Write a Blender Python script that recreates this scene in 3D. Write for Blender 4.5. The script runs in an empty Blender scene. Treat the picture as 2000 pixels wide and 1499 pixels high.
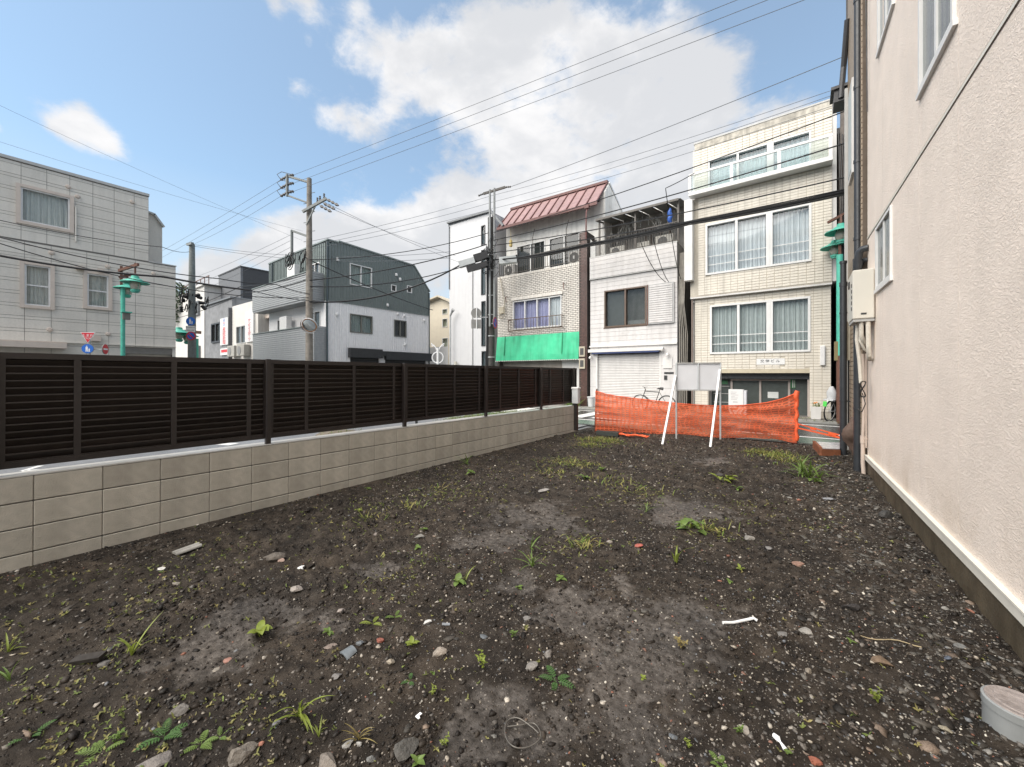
import bpy, bmesh, math, random
import numpy as np
from mathutils import Vector, Matrix, Euler
R = math.radians
random.seed(7); rng = np.random.default_rng(11)
S = bpy.context.scene
COL = S.collection
# ------------------------------------------------------------------ camera, sky, sun, exposure
FPX, CH, HZ, YAW = 755.0, 1.6, 729.0, R(36.8)      # focal length in photo pixels, eye height, horizon row, yaw
cd = bpy.data.cameras.new('camera'); cam = bpy.data.objects.new('camera', cd); COL.objects.link(cam)
cam.location = (0, 0, CH); cam.rotation_euler = (R(90), 0, YAW)
cd.sensor_width = 36; cd.lens = 36*FPX/2000; cd.shift_y = -(749.5-HZ)/2000
cd.clip_start = .05; cd.clip_end = 3000
S.camera = cam
SUN_EL, SUN_AZ = R(50), R(199)     # azimuth clockwise from +Y: behind the camera, to its left
world = bpy.data.worlds.new('World'); S.world = world; world.use_nodes = True
sl = bpy.data.lights.new('sun', 'SUN'); sl.energy = 2.7; sl.angle = R(70); sl.color = (1, .925, .83)
so = bpy.data.objects.new('sun', sl); COL.objects.link(so)
sdir = Vector((math.sin(SUN_AZ)*math.cos(SUN_EL), math.cos(SUN_AZ)*math.cos(SUN_EL), math.sin(SUN_EL)))
so.rotation_euler = sdir.to_track_quat('Z', 'Y').to_euler()
S.view_settings.view_transform = 'Standard'; S.view_settings.look = 'None'
S.view_settings.exposure = 1.33; S.view_settings.gamma = 1; S.view_settings.use_curve_mapping = False
S.render.engine = 'CYCLES'
S.cycles.max_bounces = 8; S.cycles.transparent_max_bounces = 16; S.cycles.use_denoising = True
try: S.cycles.caustics_reflective = False; S.cycles.caustics_refractive = False
except Exception: pass

def ray(u, v):      # photo pixel -> direction (not normalised: one unit forward)
    a = (u-1000)/FPX; b = (HZ-v)/FPX
    return Vector((a*math.cos(YAW)-math.sin(YAW), a*math.sin(YAW)+math.cos(YAW), b))
def PD(u, v, d):    # surveyed point at forward distance d
    return ray(u, v)*d + Vector((0, 0, CH))
def GP(u, v, z=0.0):   # surveyed point on the level z
    r = ray(u, v); return r*((z-CH)/r.z) + Vector((0, 0, CH))
def PY(Y, u, v):    # surveyed point on the vertical plane y = Y
    r = ray(u, v); return r*(Y/r.y) + Vector((0, 0, CH))
def PX(X, u, v):
    r = ray(u, v); return r*(X/r.x) + Vector((0, 0, CH))

def build_world():
    nt = world.node_tree; N = nt.nodes; L = nt.links; N.clear()
    out = N.new('ShaderNodeOutputWorld'); bg = N.new('ShaderNodeBackground'); bg.inputs['Strength'].default_value = .12
    sky = N.new('ShaderNodeTexSky'); sky.sky_type = 'NISHITA'; sky.sun_disc = False
    sky.sun_elevation = SUN_EL; sky.sun_rotation = SUN_AZ; sky.air_density = 1.0; sky.dust_density = 1.2; sky.ozone_density = 1.5; sky.altitude = 0
    tc = N.new('ShaderNodeTexCoord')
    def math_(op, a, b=None, c=None):
        n = N.new('ShaderNodeMath'); n.operation = op
        for i, x in enumerate((a, b, c)):
            if x is None: continue
            if isinstance(x, (int, float)): n.inputs[i].default_value = x
            else: L.new(x, n.inputs[i])
        return n.outputs[0]
    nrm = N.new('ShaderNodeVectorMath'); nrm.operation = 'NORMALIZE'; L.new(tc.outputs['Generated'], nrm.inputs[0])
    D = nrm.outputs[0]
    sep = N.new('ShaderNodeSeparateXYZ'); L.new(D, sep.inputs[0])
    # cloud noise on the direction sphere, flattened a little vertically
    mp = N.new('ShaderNodeMapping'); mp.inputs['Scale'].default_value = (1, 1, 1.6); mp.inputs['Location'].default_value = (7.9, 4.3, 2.2); L.new(D, mp.inputs[0])
    def noise(scale, det, rough, dist=0.):
        n = N.new('ShaderNodeTexNoise'); n.inputs['Scale'].default_value = scale; n.inputs['Detail'].default_value = det
        n.inputs['Roughness'].default_value = rough; n.inputs['Distortion'].default_value = dist; L.new(mp.outputs[0], n.inputs['Vector']); return n.outputs['Fac']
    n1 = noise(4.2, 10, .60, .25); n2 = noise(13, 7, .62, .3); n4 = noise(30, 6, .65, .2); n3 = noise(3.4, 5, .55)
    field = None
    for (u, v, su, w) in CLOUDS:      # where the cloud banks stand: direction, half width, weight
        d = ray(u, v).normalized() if not isinstance(u, tuple) else Vector(u).normalized()
        dp = N.new('ShaderNodeVectorMath'); dp.operation = 'DISTANCE'; L.new(D, dp.inputs[0]); dp.inputs[1].default_value = d
        g = math_('MULTIPLY', math_('EXPONENT', math_('MULTIPLY', math_('POWER', math_('DIVIDE', dp.outputs['Value'], su), 2), -1.0)), w)
        field = g if field is None else math_('ADD', field, g)
    field = math_('MINIMUM', field, 1.15)
    low = math_('MAXIMUM', math_('SUBTRACT', 1.0, math_('MULTIPLY', math_('ABSOLUTE', sep.outputs['Z']), 2.6)), 0.0)   # paler towards the horizon
    dens = math_('ADD', math_('MULTIPLY', n1, 1.3), math_('ADD', math_('MULTIPLY', n2, .95), math_('MULTIPLY', n4, .5)))
    dens = math_('ADD', dens, math_('MULTIPLY', field, .80))
    m = N.new('ShaderNodeMapRange'); m.interpolation_type = 'SMOOTHSTEP'; L.new(dens, m.inputs[0])
    m.inputs[1].default_value = 1.62; m.inputs[2].default_value = 2.24; m.inputs[3].default_value = 0; m.inputs[4].default_value = .96
    th = N.new('ShaderNodeMapRange'); th.interpolation_type = 'SMOOTHSTEP'; L.new(math_('ADD', math_('MULTIPLY', n3, .8), math_('MULTIPLY', n1, .7)), th.inputs[0])
    th.inputs[1].default_value = .60; th.inputs[2].default_value = .86; th.inputs[3].default_value = 0; th.inputs[4].default_value = 1
    cc = N.new('ShaderNodeMixRGB'); cc.inputs[1].default_value = (3.45, 3.4, 3.38, 1); cc.inputs[2].default_value = (2.55, 2.58, 2.66, 1); L.new(th.outputs[0], cc.inputs[0])
    skyg = N.new('ShaderNodeMixRGB'); skyg.blend_type = 'MULTIPLY'; skyg.inputs[0].default_value = 1; skyg.inputs[2].default_value = (.70, .82, .80, 1); L.new(sky.outputs[0], skyg.inputs[1])
    veil = N.new('ShaderNodeMixRGB'); L.new(math_('ADD', .25, math_('MULTIPLY', low, .85)), veil.inputs[0]); L.new(skyg.outputs[0], veil.inputs[1]); veil.inputs[2].default_value = (2.35, 2.65, 2.9, 1)
    mx = N.new('ShaderNodeMixRGB'); L.new(m.outputs[0], mx.inputs[0]); L.new(veil.outputs[0], mx.inputs[1]); L.new(cc.outputs[0], mx.inputs[2])
    L.new(mx.outputs[0], bg.inputs['Color']); L.new(bg.outputs[0], out.inputs[0])
CLOUDS = [(700, 100, 70, .8), (790, 130, 75, .95), (880, 110, 80, 1.), (980, 100, 80, 1.), (1080, 95, 85, 1.), (1190, 110, 90, 1.), (1300, 130, 85, 1.), (1390, 160, 70, .85), (900, 190, 80, .9), (1000, 210, 90, 1.), (1110, 230, 100, 1.), (1230, 230, 100, 1.), (1340, 240, 80, .85), (1010, 300, 70, .8), (1130, 320, 80, .8), (640, 225, 40, .8), (700, 250, 40, .7), (760, 215, 40, .65), (580, 170, 25, .6), (150, 240, 48, .62), (190, 268, 48, .62), (222, 288, 34, .5), (100, 240, 30, .45), (165, 212, 26, .4), (140, 275, 30, .4), (-10, 250, 20, .7), (600, 15, 40, .7), (700, 10, 35, .65), (530, 5, 30, .6), (1250, 360, 90, .8), (1450, 320, 100, .85), (1540, 240, 70, .65), (1560, 380, 120, .9), (1300, 430, 110, .95), (880, 400, 55, .95), (840, 440, 50, .95), (930, 400, 60, .9), (780, 455, 60, .9), (700, 445, 60, .95), (630, 450, 60, .95), (560, 460, 55, .9), (500, 490, 50, .85), (420, 520, 50, .95), (380, 540, 45, .85), (600, 520, 60, .7), (700, 520, 70, .7), (840, 520, 70, .8), (1010, 400, 70, .75), (1310, 10, 35, .55), (1100, 400, 80, .75)]
CLOUDS = [(u, v, r/(FPX*(1+((u-1000)/FPX)**2+((HZ-v)/FPX)**2)**.75), w) for (u, v, r, w) in CLOUDS]
CLOUDS += [((math.sin(a)*math.cos(e), math.cos(a)*math.cos(e), math.sin(e)), 0, w, .95) for a, e, w in ((1.2, .5, .3), (1.9, .9, .3), (2.6, .4, .35), (3.3, .75, .35), (3.9, .35, .3), (4.4, .8, .3), (.2, 1.2, .2), (2.2, .2, .3), (1.0, .9, .25), (3.0, 1.2, .25), (4.9, 1.1, .2))]      # the same broken cover, added out of view all round to light the scene
build_world()

# ------------------------------------------------------------------ materials
MATS = {}
def M(name, rgb, rough=.6, var=.12, scale=6, bump=0., bscale=40, metal=0., streak=0., rnd=0., spec=.5, big=.0, dirt=None, coat=0.):
    if name in MATS: return MATS[name]
    m = bpy.data.materials.new(name); m.use_nodes = True; nt = m.node_tree; N = nt.nodes; L = nt.links
    b = N['Principled BSDF']; b.inputs['Roughness'].default_value = rough; b.inputs['Metallic'].default_value = metal
    b.inputs['Specular IOR Level'].default_value = spec
    if coat: b.inputs['Coat Weight'].default_value = coat; b.inputs['Coat Roughness'].default_value = .12
    tc = N.new('ShaderNodeTexCoord'); col = None
    def noise(sc, det=4, mp=None):
        n = N.new('ShaderNodeTexNoise'); n.inputs['Scale'].default_value = sc; n.inputs['Detail'].default_value = det
        if mp:
            q = N.new('ShaderNodeMapping'); q.inputs['Scale'].default_value = mp; L.new(tc.outputs['Object'], q.inputs[0]); L.new(q.outputs[0], n.inputs['Vector'])
        else: L.new(tc.outputs['Object'], n.inputs['Vector'])
        return n.outputs['Fac']
    def mr(x, a, b_, c, d):
        n = N.new('ShaderNodeMapRange'); L.new(x, n.inputs[0])
        for i, q in enumerate((a, b_, c, d)): n.inputs[i+1].default_value = q
        return n.outputs[0]
    def mul(a, b_):
        n = N.new('ShaderNodeMath'); n.operation = 'MULTIPLY'
        for i, q in enumerate((a, b_)):
            if isinstance(q, float): n.inputs[i].default_value = q
            else: L.new(q, n.inputs[i])
        return n.outputs[0]
    k = mr(noise(scale, 5), .25, .75, 1-var, 1+var)
    if big: k = mul(k, mr(noise(.7, 3), .3, .7, 1-big, 1+big))
    if streak:
        k = mul(k, mr(noise(1., 5, (5, 5, .35)), .45, .75, 1., 1-streak))
    if rnd:
        oi = N.new('ShaderNodeObjectInfo'); k = mul(k, mr(oi.outputs['Random'], 0, 1, 1-rnd, 1+rnd))
    h = N.new('ShaderNodeVectorMath'); h.operation = 'SCALE'; h.inputs[0].default_value = rgb; L.new(k, h.inputs['Scale'])
    col = h.outputs[0]
    if dirt:
        mx = N.new('ShaderNodeMixRGB'); L.new(mr(noise(2.3, 6), .52, .72, 0, dirt[1]), mx.inputs[0]); L.new(col, mx.inputs[1]); mx.inputs[2].default_value = (*dirt[0], 1); col = mx.outputs[0]
    L.new(col, b.inputs['Base Color'])
    L.new(mr(noise(scale*2.1, 3), .3, .7, max(.03, rough*.8), min(1, rough*1.2)), b.inputs['Roughness'])
    if bump:
        bp = N.new('ShaderNodeBump'); bp.inputs['Strength'].default_value = bump; bp.inputs['Distance'].default_value = .02
        L.new(noise(bscale, 6), bp.inputs['Height']); L.new(bp.outputs[0], b.inputs['Normal'])
    MATS[name] = m; return m
def glass(name='window_glass', tint=(.90, .93, .93), trans=.97, rough=.03):
    if name in MATS: return MATS[name]
    m = bpy.data.materials.new(name); m.use_nodes = True; N = m.node_tree.nodes; L = m.node_tree.links; N.clear()
    o = N.new('ShaderNodeOutputMaterial'); g = N.new('ShaderNodeBsdfGlossy'); g.inputs['Roughness'].default_value = rough; g.inputs['Color'].default_value = (.95, .97, 1, 1)
    t = N.new('ShaderNodeBsdfTransparent'); t.inputs['Color'].default_value = (*tint, 1)
    d = N.new('ShaderNodeBsdfDiffuse'); d.inputs['Color'].default_value = (*[c*.12 for c in tint], 1)
    fr = N.new('ShaderNodeFresnel'); fr.inputs['IOR'].default_value = 1.5
    a = N.new('ShaderNodeMixShader'); a.inputs[0].default_value = trans; L.new(d.outputs[0], a.inputs[1]); L.new(t.outputs[0], a.inputs[2])
    b = N.new('ShaderNodeMixShader'); ge = N.new('ShaderNodeNewGeometry'); iv = N.new('ShaderNodeMath'); iv.operation = 'SUBTRACT'; iv.inputs[0].default_value = 1; L.new(ge.outputs['Backfacing'], iv.inputs[1]); fm = N.new('ShaderNodeMath'); fm.operation = 'MULTIPLY'; L.new(fr.outputs[0], fm.inputs[0]); L.new(iv.outputs[0], fm.inputs[1]); L.new(fm.outputs[0], b.inputs[0])
    cb = N.new('ShaderNodeMixRGB'); cb.inputs[1].default_value = (*tint, 1); cb.inputs[2].default_value = (1, 1, 1, 1); L.new(ge.outputs['Backfacing'], cb.inputs[0]); L.new(cb.outputs[0], t.inputs['Color'])
    mx_ = N.new('ShaderNodeMath'); mx_.operation = 'MAXIMUM'; mx_.inputs[0].default_value = trans; L.new(ge.outputs['Backfacing'], mx_.inputs[1]); L.new(mx_.outputs[0], a.inputs[0]); L.new(a.outputs[0], b.inputs[1]); L.new(g.outputs[0], b.inputs[2])
    L.new(b.outputs[0], o.inputs[0]); MATS[name] = m; return m

# ------------------------------------------------------------------ mesh helpers
class MB:
    def __init__(s): s.v = []; s.f = []; s.m = []
    def add(s, vs, fs, m=0):
        n = len(s.v); s.v += [tuple(v) for v in vs]; s.f += [tuple(i+n for i in f) for f in fs]; s.m += [m]*len(fs); return s
    def box(s, x0, x1, y0, y1, z0, z1, m=0, ch=0.):
        if x0 > x1: x0, x1 = x1, x0
        if y0 > y1: y0, y1 = y1, y0
        if z0 > z1: z0, z1 = z1, z0
        if not ch:
            return s.add([(x0,y0,z0),(x1,y0,z0),(x1,y1,z0),(x0,y1,z0),(x0,y0,z1),(x1,y0,z1),(x1,y1,z1),(x0,y1,z1)],
                         [(0,3,2,1),(4,5,6,7),(0,1,5,4),(1,2,6,5),(2,3,7,6),(3,0,4,7)], m)
        c = ((x0+x1)/2, (y0+y1)/2, (z0+z1)/2); h = ((x1-x0)/2, (y1-y0)/2, (z1-z0)/2); vs = []; idx = {}
        for sx in (-1, 1):
            for sy in (-1, 1):
                for sz in (-1, 1):
                    for a in range(3):
                        e = [h[0]-ch, h[1]-ch, h[2]-ch]; e[a] = h[a]
                        idx[(sx, sy, sz, a)] = len(vs); vs.append((c[0]+sx*e[0], c[1]+sy*e[1], c[2]+sz*e[2]))
        fs = []
        for a in range(3):
            b, d = (a+1) % 3, (a+2) % 3
            for t in (-1, 1):
                q = []
                for (p, r) in ((-1,-1),(1,-1),(1,1),(-1,1)):
                    k = [0, 0, 0]; k[a] = t; k[b] = p; k[d] = r; q.append(idx[(*k, a)])
                fs.append(tuple(q) if t > 0 else tuple(q[::-1]))
        for a in range(3):
            b, d = (a+1) % 3, (a+2) % 3
            for p in (-1, 1):
                for r in (-1, 1):
                    def I(t, ax):
                        k = [0, 0, 0]; k[a] = t; k[b] = p; k[d] = r; return idx[(*k, ax)]
                    q = (I(-1, b), I(1, b), I(1, d), I(-1, d)); fs.append(q if p*r > 0 else q[::-1])
        for sx in (-1, 1):
            for sy in (-1, 1):
                for sz in (-1, 1):
                    q = tuple(idx[(sx, sy, sz, a)] for a in range(3)); fs.append(q if sx*sy*sz > 0 else q[::-1])
        return s.add(vs, fs, m)
    def obox(s, c, size, rot=(0, 0, 0), m=0):
        n = len(s.v); h = [q/2 for q in size]; s.box(-h[0], h[0], -h[1], h[1], -h[2], h[2], m)
        mt = Euler(rot).to_matrix(); c = Vector(c)
        for i in range(n, len(s.v)): s.v[i] = tuple(mt @ Vector(s.v[i]) + c)
        return s
    def bar(s, p0, p1, w, h, m=0, up=(0, 0, 1)):
        p0, p1 = Vector(p0), Vector(p1); d = (p1-p0).normalized(); up = Vector(up)
        if abs(d.dot(up)) > .98: up = Vector((1, 0, 0))
        x = d.cross(up).normalized(); y = x.cross(d)
        vs = [p+x*(a*w/2)+y*(b*h/2) for p in (p0, p1) for (a, b) in ((-1,-1),(1,-1),(1,1),(-1,1))]
        return s.add(vs, [(0,1,2,3),(7,6,5,4),(0,4,5,1),(1,5,6,2),(2,6,7,3),(3,7,4,0)], m)
    def tube(s, pts, r, n=8, m=0, cap=True):
        pts = [Vector(p) for p in pts]; k = len(pts); rs = r if isinstance(r, (list, tuple)) else [r]*k
        ref = None; vs = []
        for i, p in enumerate(pts):
            d = (pts[min(i+1, k-1)]-pts[max(i-1, 0)]).normalized()
            if ref is None: ref = Vector((0, 0, 1)) if abs(d.z) < .9 else Vector((1, 0, 0))
            x = (ref - d*ref.dot(d)).normalized(); y = d.cross(x); ref = x
            for j in range(n):
                a = 2*math.pi*j/n; vs.append(p+(x*math.cos(a)+y*math.sin(a))*rs[i])
        fs = [(i*n+j, i*n+(j+1) % n, (i+1)*n+(j+1) % n, (i+1)*n+j) for i in range(k-1) for j in range(n)]
        if cap: fs += [tuple(range(n))[::-1], tuple(range((k-1)*n, k*n))]
        return s.add(vs, fs, m)
    def cyl(s, p0, p1, r0, r1=None, n=14, m=0): return s.tube([p0, p1], [r0, r0 if r1 is None else r1], n, m)
    def lathe(s, c, prof, n=20, m=0, M_=None, cap=True):
        vs = []; k = len(prof)
        for (r, z) in prof:
            for j in range(n):
                a = 2*math.pi*j/n; p = Vector((r*math.cos(a), r*math.sin(a), z))
                if M_: p = M_ @ p
                vs.append(p+Vector(c))
        fs = [(i*n+j, i*n+(j+1) % n, (i+1)*n+(j+1) % n, (i+1)*n+j) for i in range(k-1) for j in range(n)]
        if cap: fs += [tuple(range(n))[::-1], tuple(range((k-1)*n, k*n))]
        return s.add(vs, fs, m)
    def prism(s, a, b, m=0):      # two matching polygons
        n = len(a); return s.add(list(a)+list(b), [tuple(range(n))[::-1], tuple(range(n, 2*n))]+[(i, (i+1) % n, n+(i+1) % n, n+i) for i in range(n)], m)
    def quad(s, *p, m=0): return s.add(p, [tuple(range(len(p)))], m)
    def merge(s, o, m=None):
        n = len(s.v); s.v += o.v; s.f += [tuple(i+n for i in f) for f in o.f]; s.m += [m]*len(o.f) if m is not None else o.m; return s
    def mesh(s, name, mats, off=Vector((0, 0, 0)), smooth=False):
        me = bpy.data.meshes.new(name); off = Vector(off)
        me.from_pydata([(v[0]-off.x, v[1]-off.y, v[2]-off.z) for v in s.v], [], s.f)
        for q in (mats if isinstance(mats, (list, tuple)) else [mats]): me.materials.append(q)
        if len(me.materials) > 1: me.polygons.foreach_set('material_index', s.m)
        if smooth:
            me.polygons.foreach_set('use_smooth', [True]*len(me.polygons))
            try: me.set_sharp_from_angle(angle=R(40))
            except Exception: pass
        me.update(); return me
    def build(s, name, mats, parent=None, smooth=False, label=None, cat=None, group=None, kind=None, org=None):
        if parent is not None: off = ORG.get(parent.name, Vector((0, 0, 0)))
        elif org is not None: off = Vector(org)
        else:
            xs = [v[0] for v in s.v]; ys = [v[1] for v in s.v]; off = Vector(((min(xs)+max(xs))/2, (min(ys)+max(ys))/2, min(v[2] for v in s.v)))
        o = bpy.data.objects.new(name, s.mesh(name, mats, off, smooth)); COL.objects.link(o)
        if parent is not None: o.parent = parent; ORG[o.name] = off
        else: o.location = off; ORG[o.name] = off
        return tag(o, label, cat, group, kind)
ORG = {}
def tag(o, label=None, cat=None, group=None, kind=None):
    if label: o['label'] = label
    if cat: o['category'] = cat
    if group: o['group'] = group
    if kind: o['kind'] = kind
    return o
def thing(name, loc, label, cat, group=None, rot=(0, 0, 0), local=False):
    o = bpy.data.objects.new(name, None); COL.objects.link(o); o.location = loc; o.rotation_euler = rot; o.empty_display_size = .2
    ORG[o.name] = Vector((0, 0, 0)) if local else Vector(loc)
    return tag(o, label, cat, group)
def share(name, me, parent, loc=(0, 0, 0), rot=(0, 0, 0)):       # another child with a shared mesh, in the parent's own coordinates
    o = bpy.data.objects.new(name, me); COL.objects.link(o); o.parent = parent; o.location = loc; o.rotation_euler = rot; return o
def copy_tree(o, parent=None):
    c = o.copy(); COL.objects.link(c); ORG[c.name] = ORG.get(o.name, Vector((0, 0, 0)))
    if parent is not None: c.parent = parent
    for ch in list(o.children): copy_tree(ch, c)
    return c
class Face:      # a facade: a along it, d outward, z up
    def __init__(s, kind, plane): s.k = kind; s.p = plane
    def P(s, a, d, z):
        if s.k == 'S': return Vector((a, s.p-d, z))
        if s.k == 'E': return Vector((s.p+d, a, z))
        return Vector((s.p-d, a, z))
    def box(s, mb, a0, a1, d0, d1, z0, z1, m=0, ch=0.):
        p, q = s.P(a0, d0, z0), s.P(a1, d1, z1); return mb.box(p.x, q.x, p.y, q.y, p.z, q.z, m, ch)
    def mat(s):   # text orientation
        if s.k == 'S': return Euler((R(90), 0, 0)).to_matrix()
        if s.k == 'E': return Euler((R(90), 0, R(90))).to_matrix()
        return Euler((R(90), 0, R(-90))).to_matrix()
def cells(a0, a1, z0, z1, holes):
    A = sorted({a0, a1, *[min(max(h[i], a0), a1) for h in holes for i in (0, 1)]}); Z = sorted({z0, z1, *[min(max(h[i], z0), z1) for h in holes for i in (2, 3)]})
    for i in range(len(A)-1):
        for j in range(len(Z)-1):
            ca, cz = (A[i]+A[i+1])/2, (Z[j]+Z[j+1])/2
            if not any(h[0] < ca < h[1] and h[2] < cz < h[3] for h in holes): yield A[i], A[i+1], Z[j], Z[j+1]
def wall(mb, F, a0, a1, z0, z1, holes=(), depth=.22, m=0):
    for (p, q, r, t) in cells(a0, a1, z0, z1, holes):
        v = [F.P(p, 0, r), F.P(q, 0, r), F.P(q, 0, t), F.P(p, 0, t)]
        mb.quad(*(v if F.k != 'W' else v[::-1]), m=m)
    rects = [(a0, a1, z0, z1)] + list(holes)
    for i, (p, q, r, t) in enumerate(rects):
        c = [(p, r), (q, r), (q, t), (p, t)]
        for k in range(4):
            (x0, y0), (x1, y1) = c[k], c[(k+1) % 4]
            mb.quad(F.P(x0, 0, y0), F.P(x0, -depth, y0), F.P(x1, -depth, y1), F.P(x1, 0, y1), m=m)
    return mb
def text_mb(s, size, ext=.004):
    cu = bpy.data.curves.new('lettering', 'FONT'); cu.body = s; cu.size = size; cu.extrude = ext; cu.align_x = 'CENTER'; cu.align_y = 'CENTER'; cu.resolution_u = 3
    o = bpy.data.objects.new('lettering', cu); COL.objects.link(o); dg = bpy.context.evaluated_depsgraph_get(); dg.update()
    me = bpy.data.meshes.new_from_object(o.evaluated_get(dg)); mb = MB()
    mb.add([v.co.copy() for v in me.vertices], [tuple(p.vertices) for p in me.polygons])
    bpy.data.objects.remove(o); bpy.data.curves.remove(cu); bpy.data.meshes.remove(me); return mb
def text(F, s, a, d, z, size, ext=.004, rot=0., sx=1.):
    mb = text_mb(s, size, ext); mt = F.mat() @ Matrix.Rotation(rot, 3, 'Z'); c = F.P(a, d, z)
    mb.v = [tuple(mt @ Vector((v[0]*sx, v[1], v[2])) + c) for v in mb.v]; return mb
def curtain(mb, F, a0, a1, z0, z1, d, waves=None, amp=.042, m=0, seed=0, hem=0.):
    r = random.Random(seed); n = max(16, int((a1-a0)*60)); w = waves or (a1-a0)*7; ph = r.random()*6; vs = []
    for j in range(5):
        for i in range(n+1):
            t = i/n; a = a0+(a1-a0)*t
            o = amp*(math.sin(t*w*6.28+ph+.5*math.sin(j*.9+t*9))+.5*math.sin(t*w*2.7*6.28+ph*2))
            vs.append(F.P(a, d+o*(.5+.13*j), z1-(z1-z0)*j/4 + (hem*math.sin(t*5+ph) if j == 4 else 0)))
    return mb.add(vs, [(j*(n+1)+i, j*(n+1)+i+1, (j+1)*(n+1)+i+1, (j+1)*(n+1)+i) for j in range(4) for i in range(n)], m)
def window(parent, F, a0, a1, z0, z1, splits=(), fw=.05, out=.03, rec=.08, frame=None, gl=None, cur=None, curd=-.17, hsplit=None, sill=0., bars=0, name='window', label=None, seed=1, cz0=None):
    f = MB()
    F.box(f, a0, a0+fw, -rec, out, z0, z1); F.box(f, a1-fw, a1, -rec, out, z0, z1)
    F.box(f, a0+fw, a1-fw, -rec, out-.002, z0, z0+fw); F.box(f, a0+fw, a1-fw, -rec, out-.002, z1-fw, z1)
    for q in splits: F.box(f, q-fw*.6, q+fw*.6, -rec, out-.012, z0+fw, z1-fw)
    w = f.build(name, frame, parent, label=label)
    ed = [a0+fw] + [q for q in splits] + [a1-fw]
    for i in range(len(ed)-1):
        p = MB(); l0 = ed[i]+(fw*.6 if i else 0); l1 = ed[i+1]-(fw*.6 if i < len(ed)-2 else 0)
        F.box(p, l0, l1, -rec+.01, -rec+.018, z0+fw, z1-fw); p.build('pane', gl or glass(), w)
    if hsplit is not None:
        s = MB(); F.box(s, a0+fw, a1-fw, -rec+.012, -rec+.05, hsplit-.025, hsplit+.025); s.build('sash_rail', frame, w)
    if cur:
        c = MB(); curtain(c, F, a0+.01, a1-.01, (cz0 or z0)+.02, z1-.01, curd, seed=seed); c.build('curtain', cur, w, smooth=True)
    if sill:
        s = MB(); F.box(s, a0-.04, a1+.04, -.02, sill, z0-.05, z0-.003); s.build('sill', frame, w)
    for b in range(bars):
        s = MB(); zz = z0+fw+(z1-z0)*.5*(b+1)/(bars+1); F.box(s, a0+fw, a1-fw, -rec+.03, -rec+.045, zz-.012, zz+.012); s.build('guard_bar', frame, w)
    return w

# ------------------------------------------------------------------ noise for the soil
TAB = [rng.random((256, 256)) for _ in range(6)]
def vnoise(x, y, k=0):
    xi = np.floor(x).astype(int); yi = np.floor(y).astype(int); fx = x-xi; fy = y-yi
    fx = fx*fx*fx*(fx*(fx*6-15)+10); fy = fy*fy*fy*(fy*(fy*6-15)+10); T = TAB[k % 6]
    a = T[xi & 255, yi & 255]; b = T[(xi+1) & 255, yi & 255]; c = T[xi & 255, (yi+1) & 255]; d = T[(xi+1) & 255, (yi+1) & 255]
    return (a+(b-a)*fx)*(1-fy)+(c+(d-c)*fx)*fy
def fbm(x, y, f, o=4, k=0, gain=.5):
    s = 0; a = 1; t = 0
    for i in range(o): s = s+a*(vnoise(x*f*2**i+17.3*i+k*5.1, y*f*2**i+9.7*i, k+i)-.5); t += a; a *= gain
    return s/t*2
MUDS = [(1130,1160,.28),(1080,1215,.35),(1250,1235,.55),(1330,1200,.35),(960,1380,.30),(1090,1420,.30),(1240,1420,.38),(1190,1290,.4),(700,1115,.22),(470,1210,.3),(1330,1000,.6),(1080,1010,.5),(1000,1010,.4),(1390,900,.5),(950,1050,.35),(560,1190,.22),(1010,1130,.22),(380,1290,.3),(1230,1130,.2),(650,1200,.22)]
MUDXY = [(GP(u, v).x, GP(u, v).y, s) for (u, v, s) in MUDS]
def mud(x, y):
    s = np.zeros_like(x)
    wx = x+.30*fbm(x, y, 2.0, 4, 1); wy = y+.30*fbm(x, y, 2.0, 4, 2)
    for (a, b, r) in MUDXY: s = np.maximum(s, np.exp(-((wx-a)**2+(wy-b)**2)/(.64*r*r)))
    s = s + (.45*fbm(x, y, 4.5, 4, 3)+.55*fbm(x, y, 17, 4, 5))*np.clip(s*3, 0, 1)
    return np.clip((s-.34)/.34, 0, 1)
def WX(y): return -5.16+.01484*y        # face of the block wall
def RX(y): return 1.08-.0315*y          # face of the stucco wall
def soil(x, y, md=None):
    x = np.asarray(x, float); y = np.asarray(y, float)
    if md is None: md = mud(x, y)
    r = 1-.5*md
    h = .035*fbm(x, y, .45, 3, 0)+.022*fbm(x, y, 1.7, 3, 1)*(.5+.5*r)
    h = h+.026*fbm(x, y, 5.5, 5, 2, .62)*r
    c = np.clip(fbm(x, y, 14, 3, 4)-.12, 0, 1); h = h+.05*c*r*np.clip(.7+fbm(x, y, .9, 2, 5)*1.6, 0, 1.4)
    h = h+.006*fbm(x, y, 45, 2, 3)*r
    c_, s_ = math.cos(.5), math.sin(.5); xr = x*c_+y*s_; yr = y*c_-x*s_; h = h+.020*fbm(xr*.9, yr*4., 1., 3, 3)*(.4+.6*r)
    h = h-.010*md
    w_ = np.clip((x-WX(y))/.5, .12, 1); h = h*w_ - .012*(1-w_); e = np.clip((x-.35)/.5, 0, 1); h = h+.02*e*(1+fbm(x, y, 9, 3, 1))     # rubble banked against the wall
    t = np.clip((y-10.3)/1.0, 0, 1); return h*(1-t)-.09*t*t
def sz(x, y): return float(soil(np.array([x]), np.array([y]))[0])
def SG(u, v, dz=0.):     # surveyed point on the soil
    p = GP(u, v, 0.)
    for _ in range(4): p = GP(u, v, sz(p.x, p.y))
    p.z += dz; return p

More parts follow.
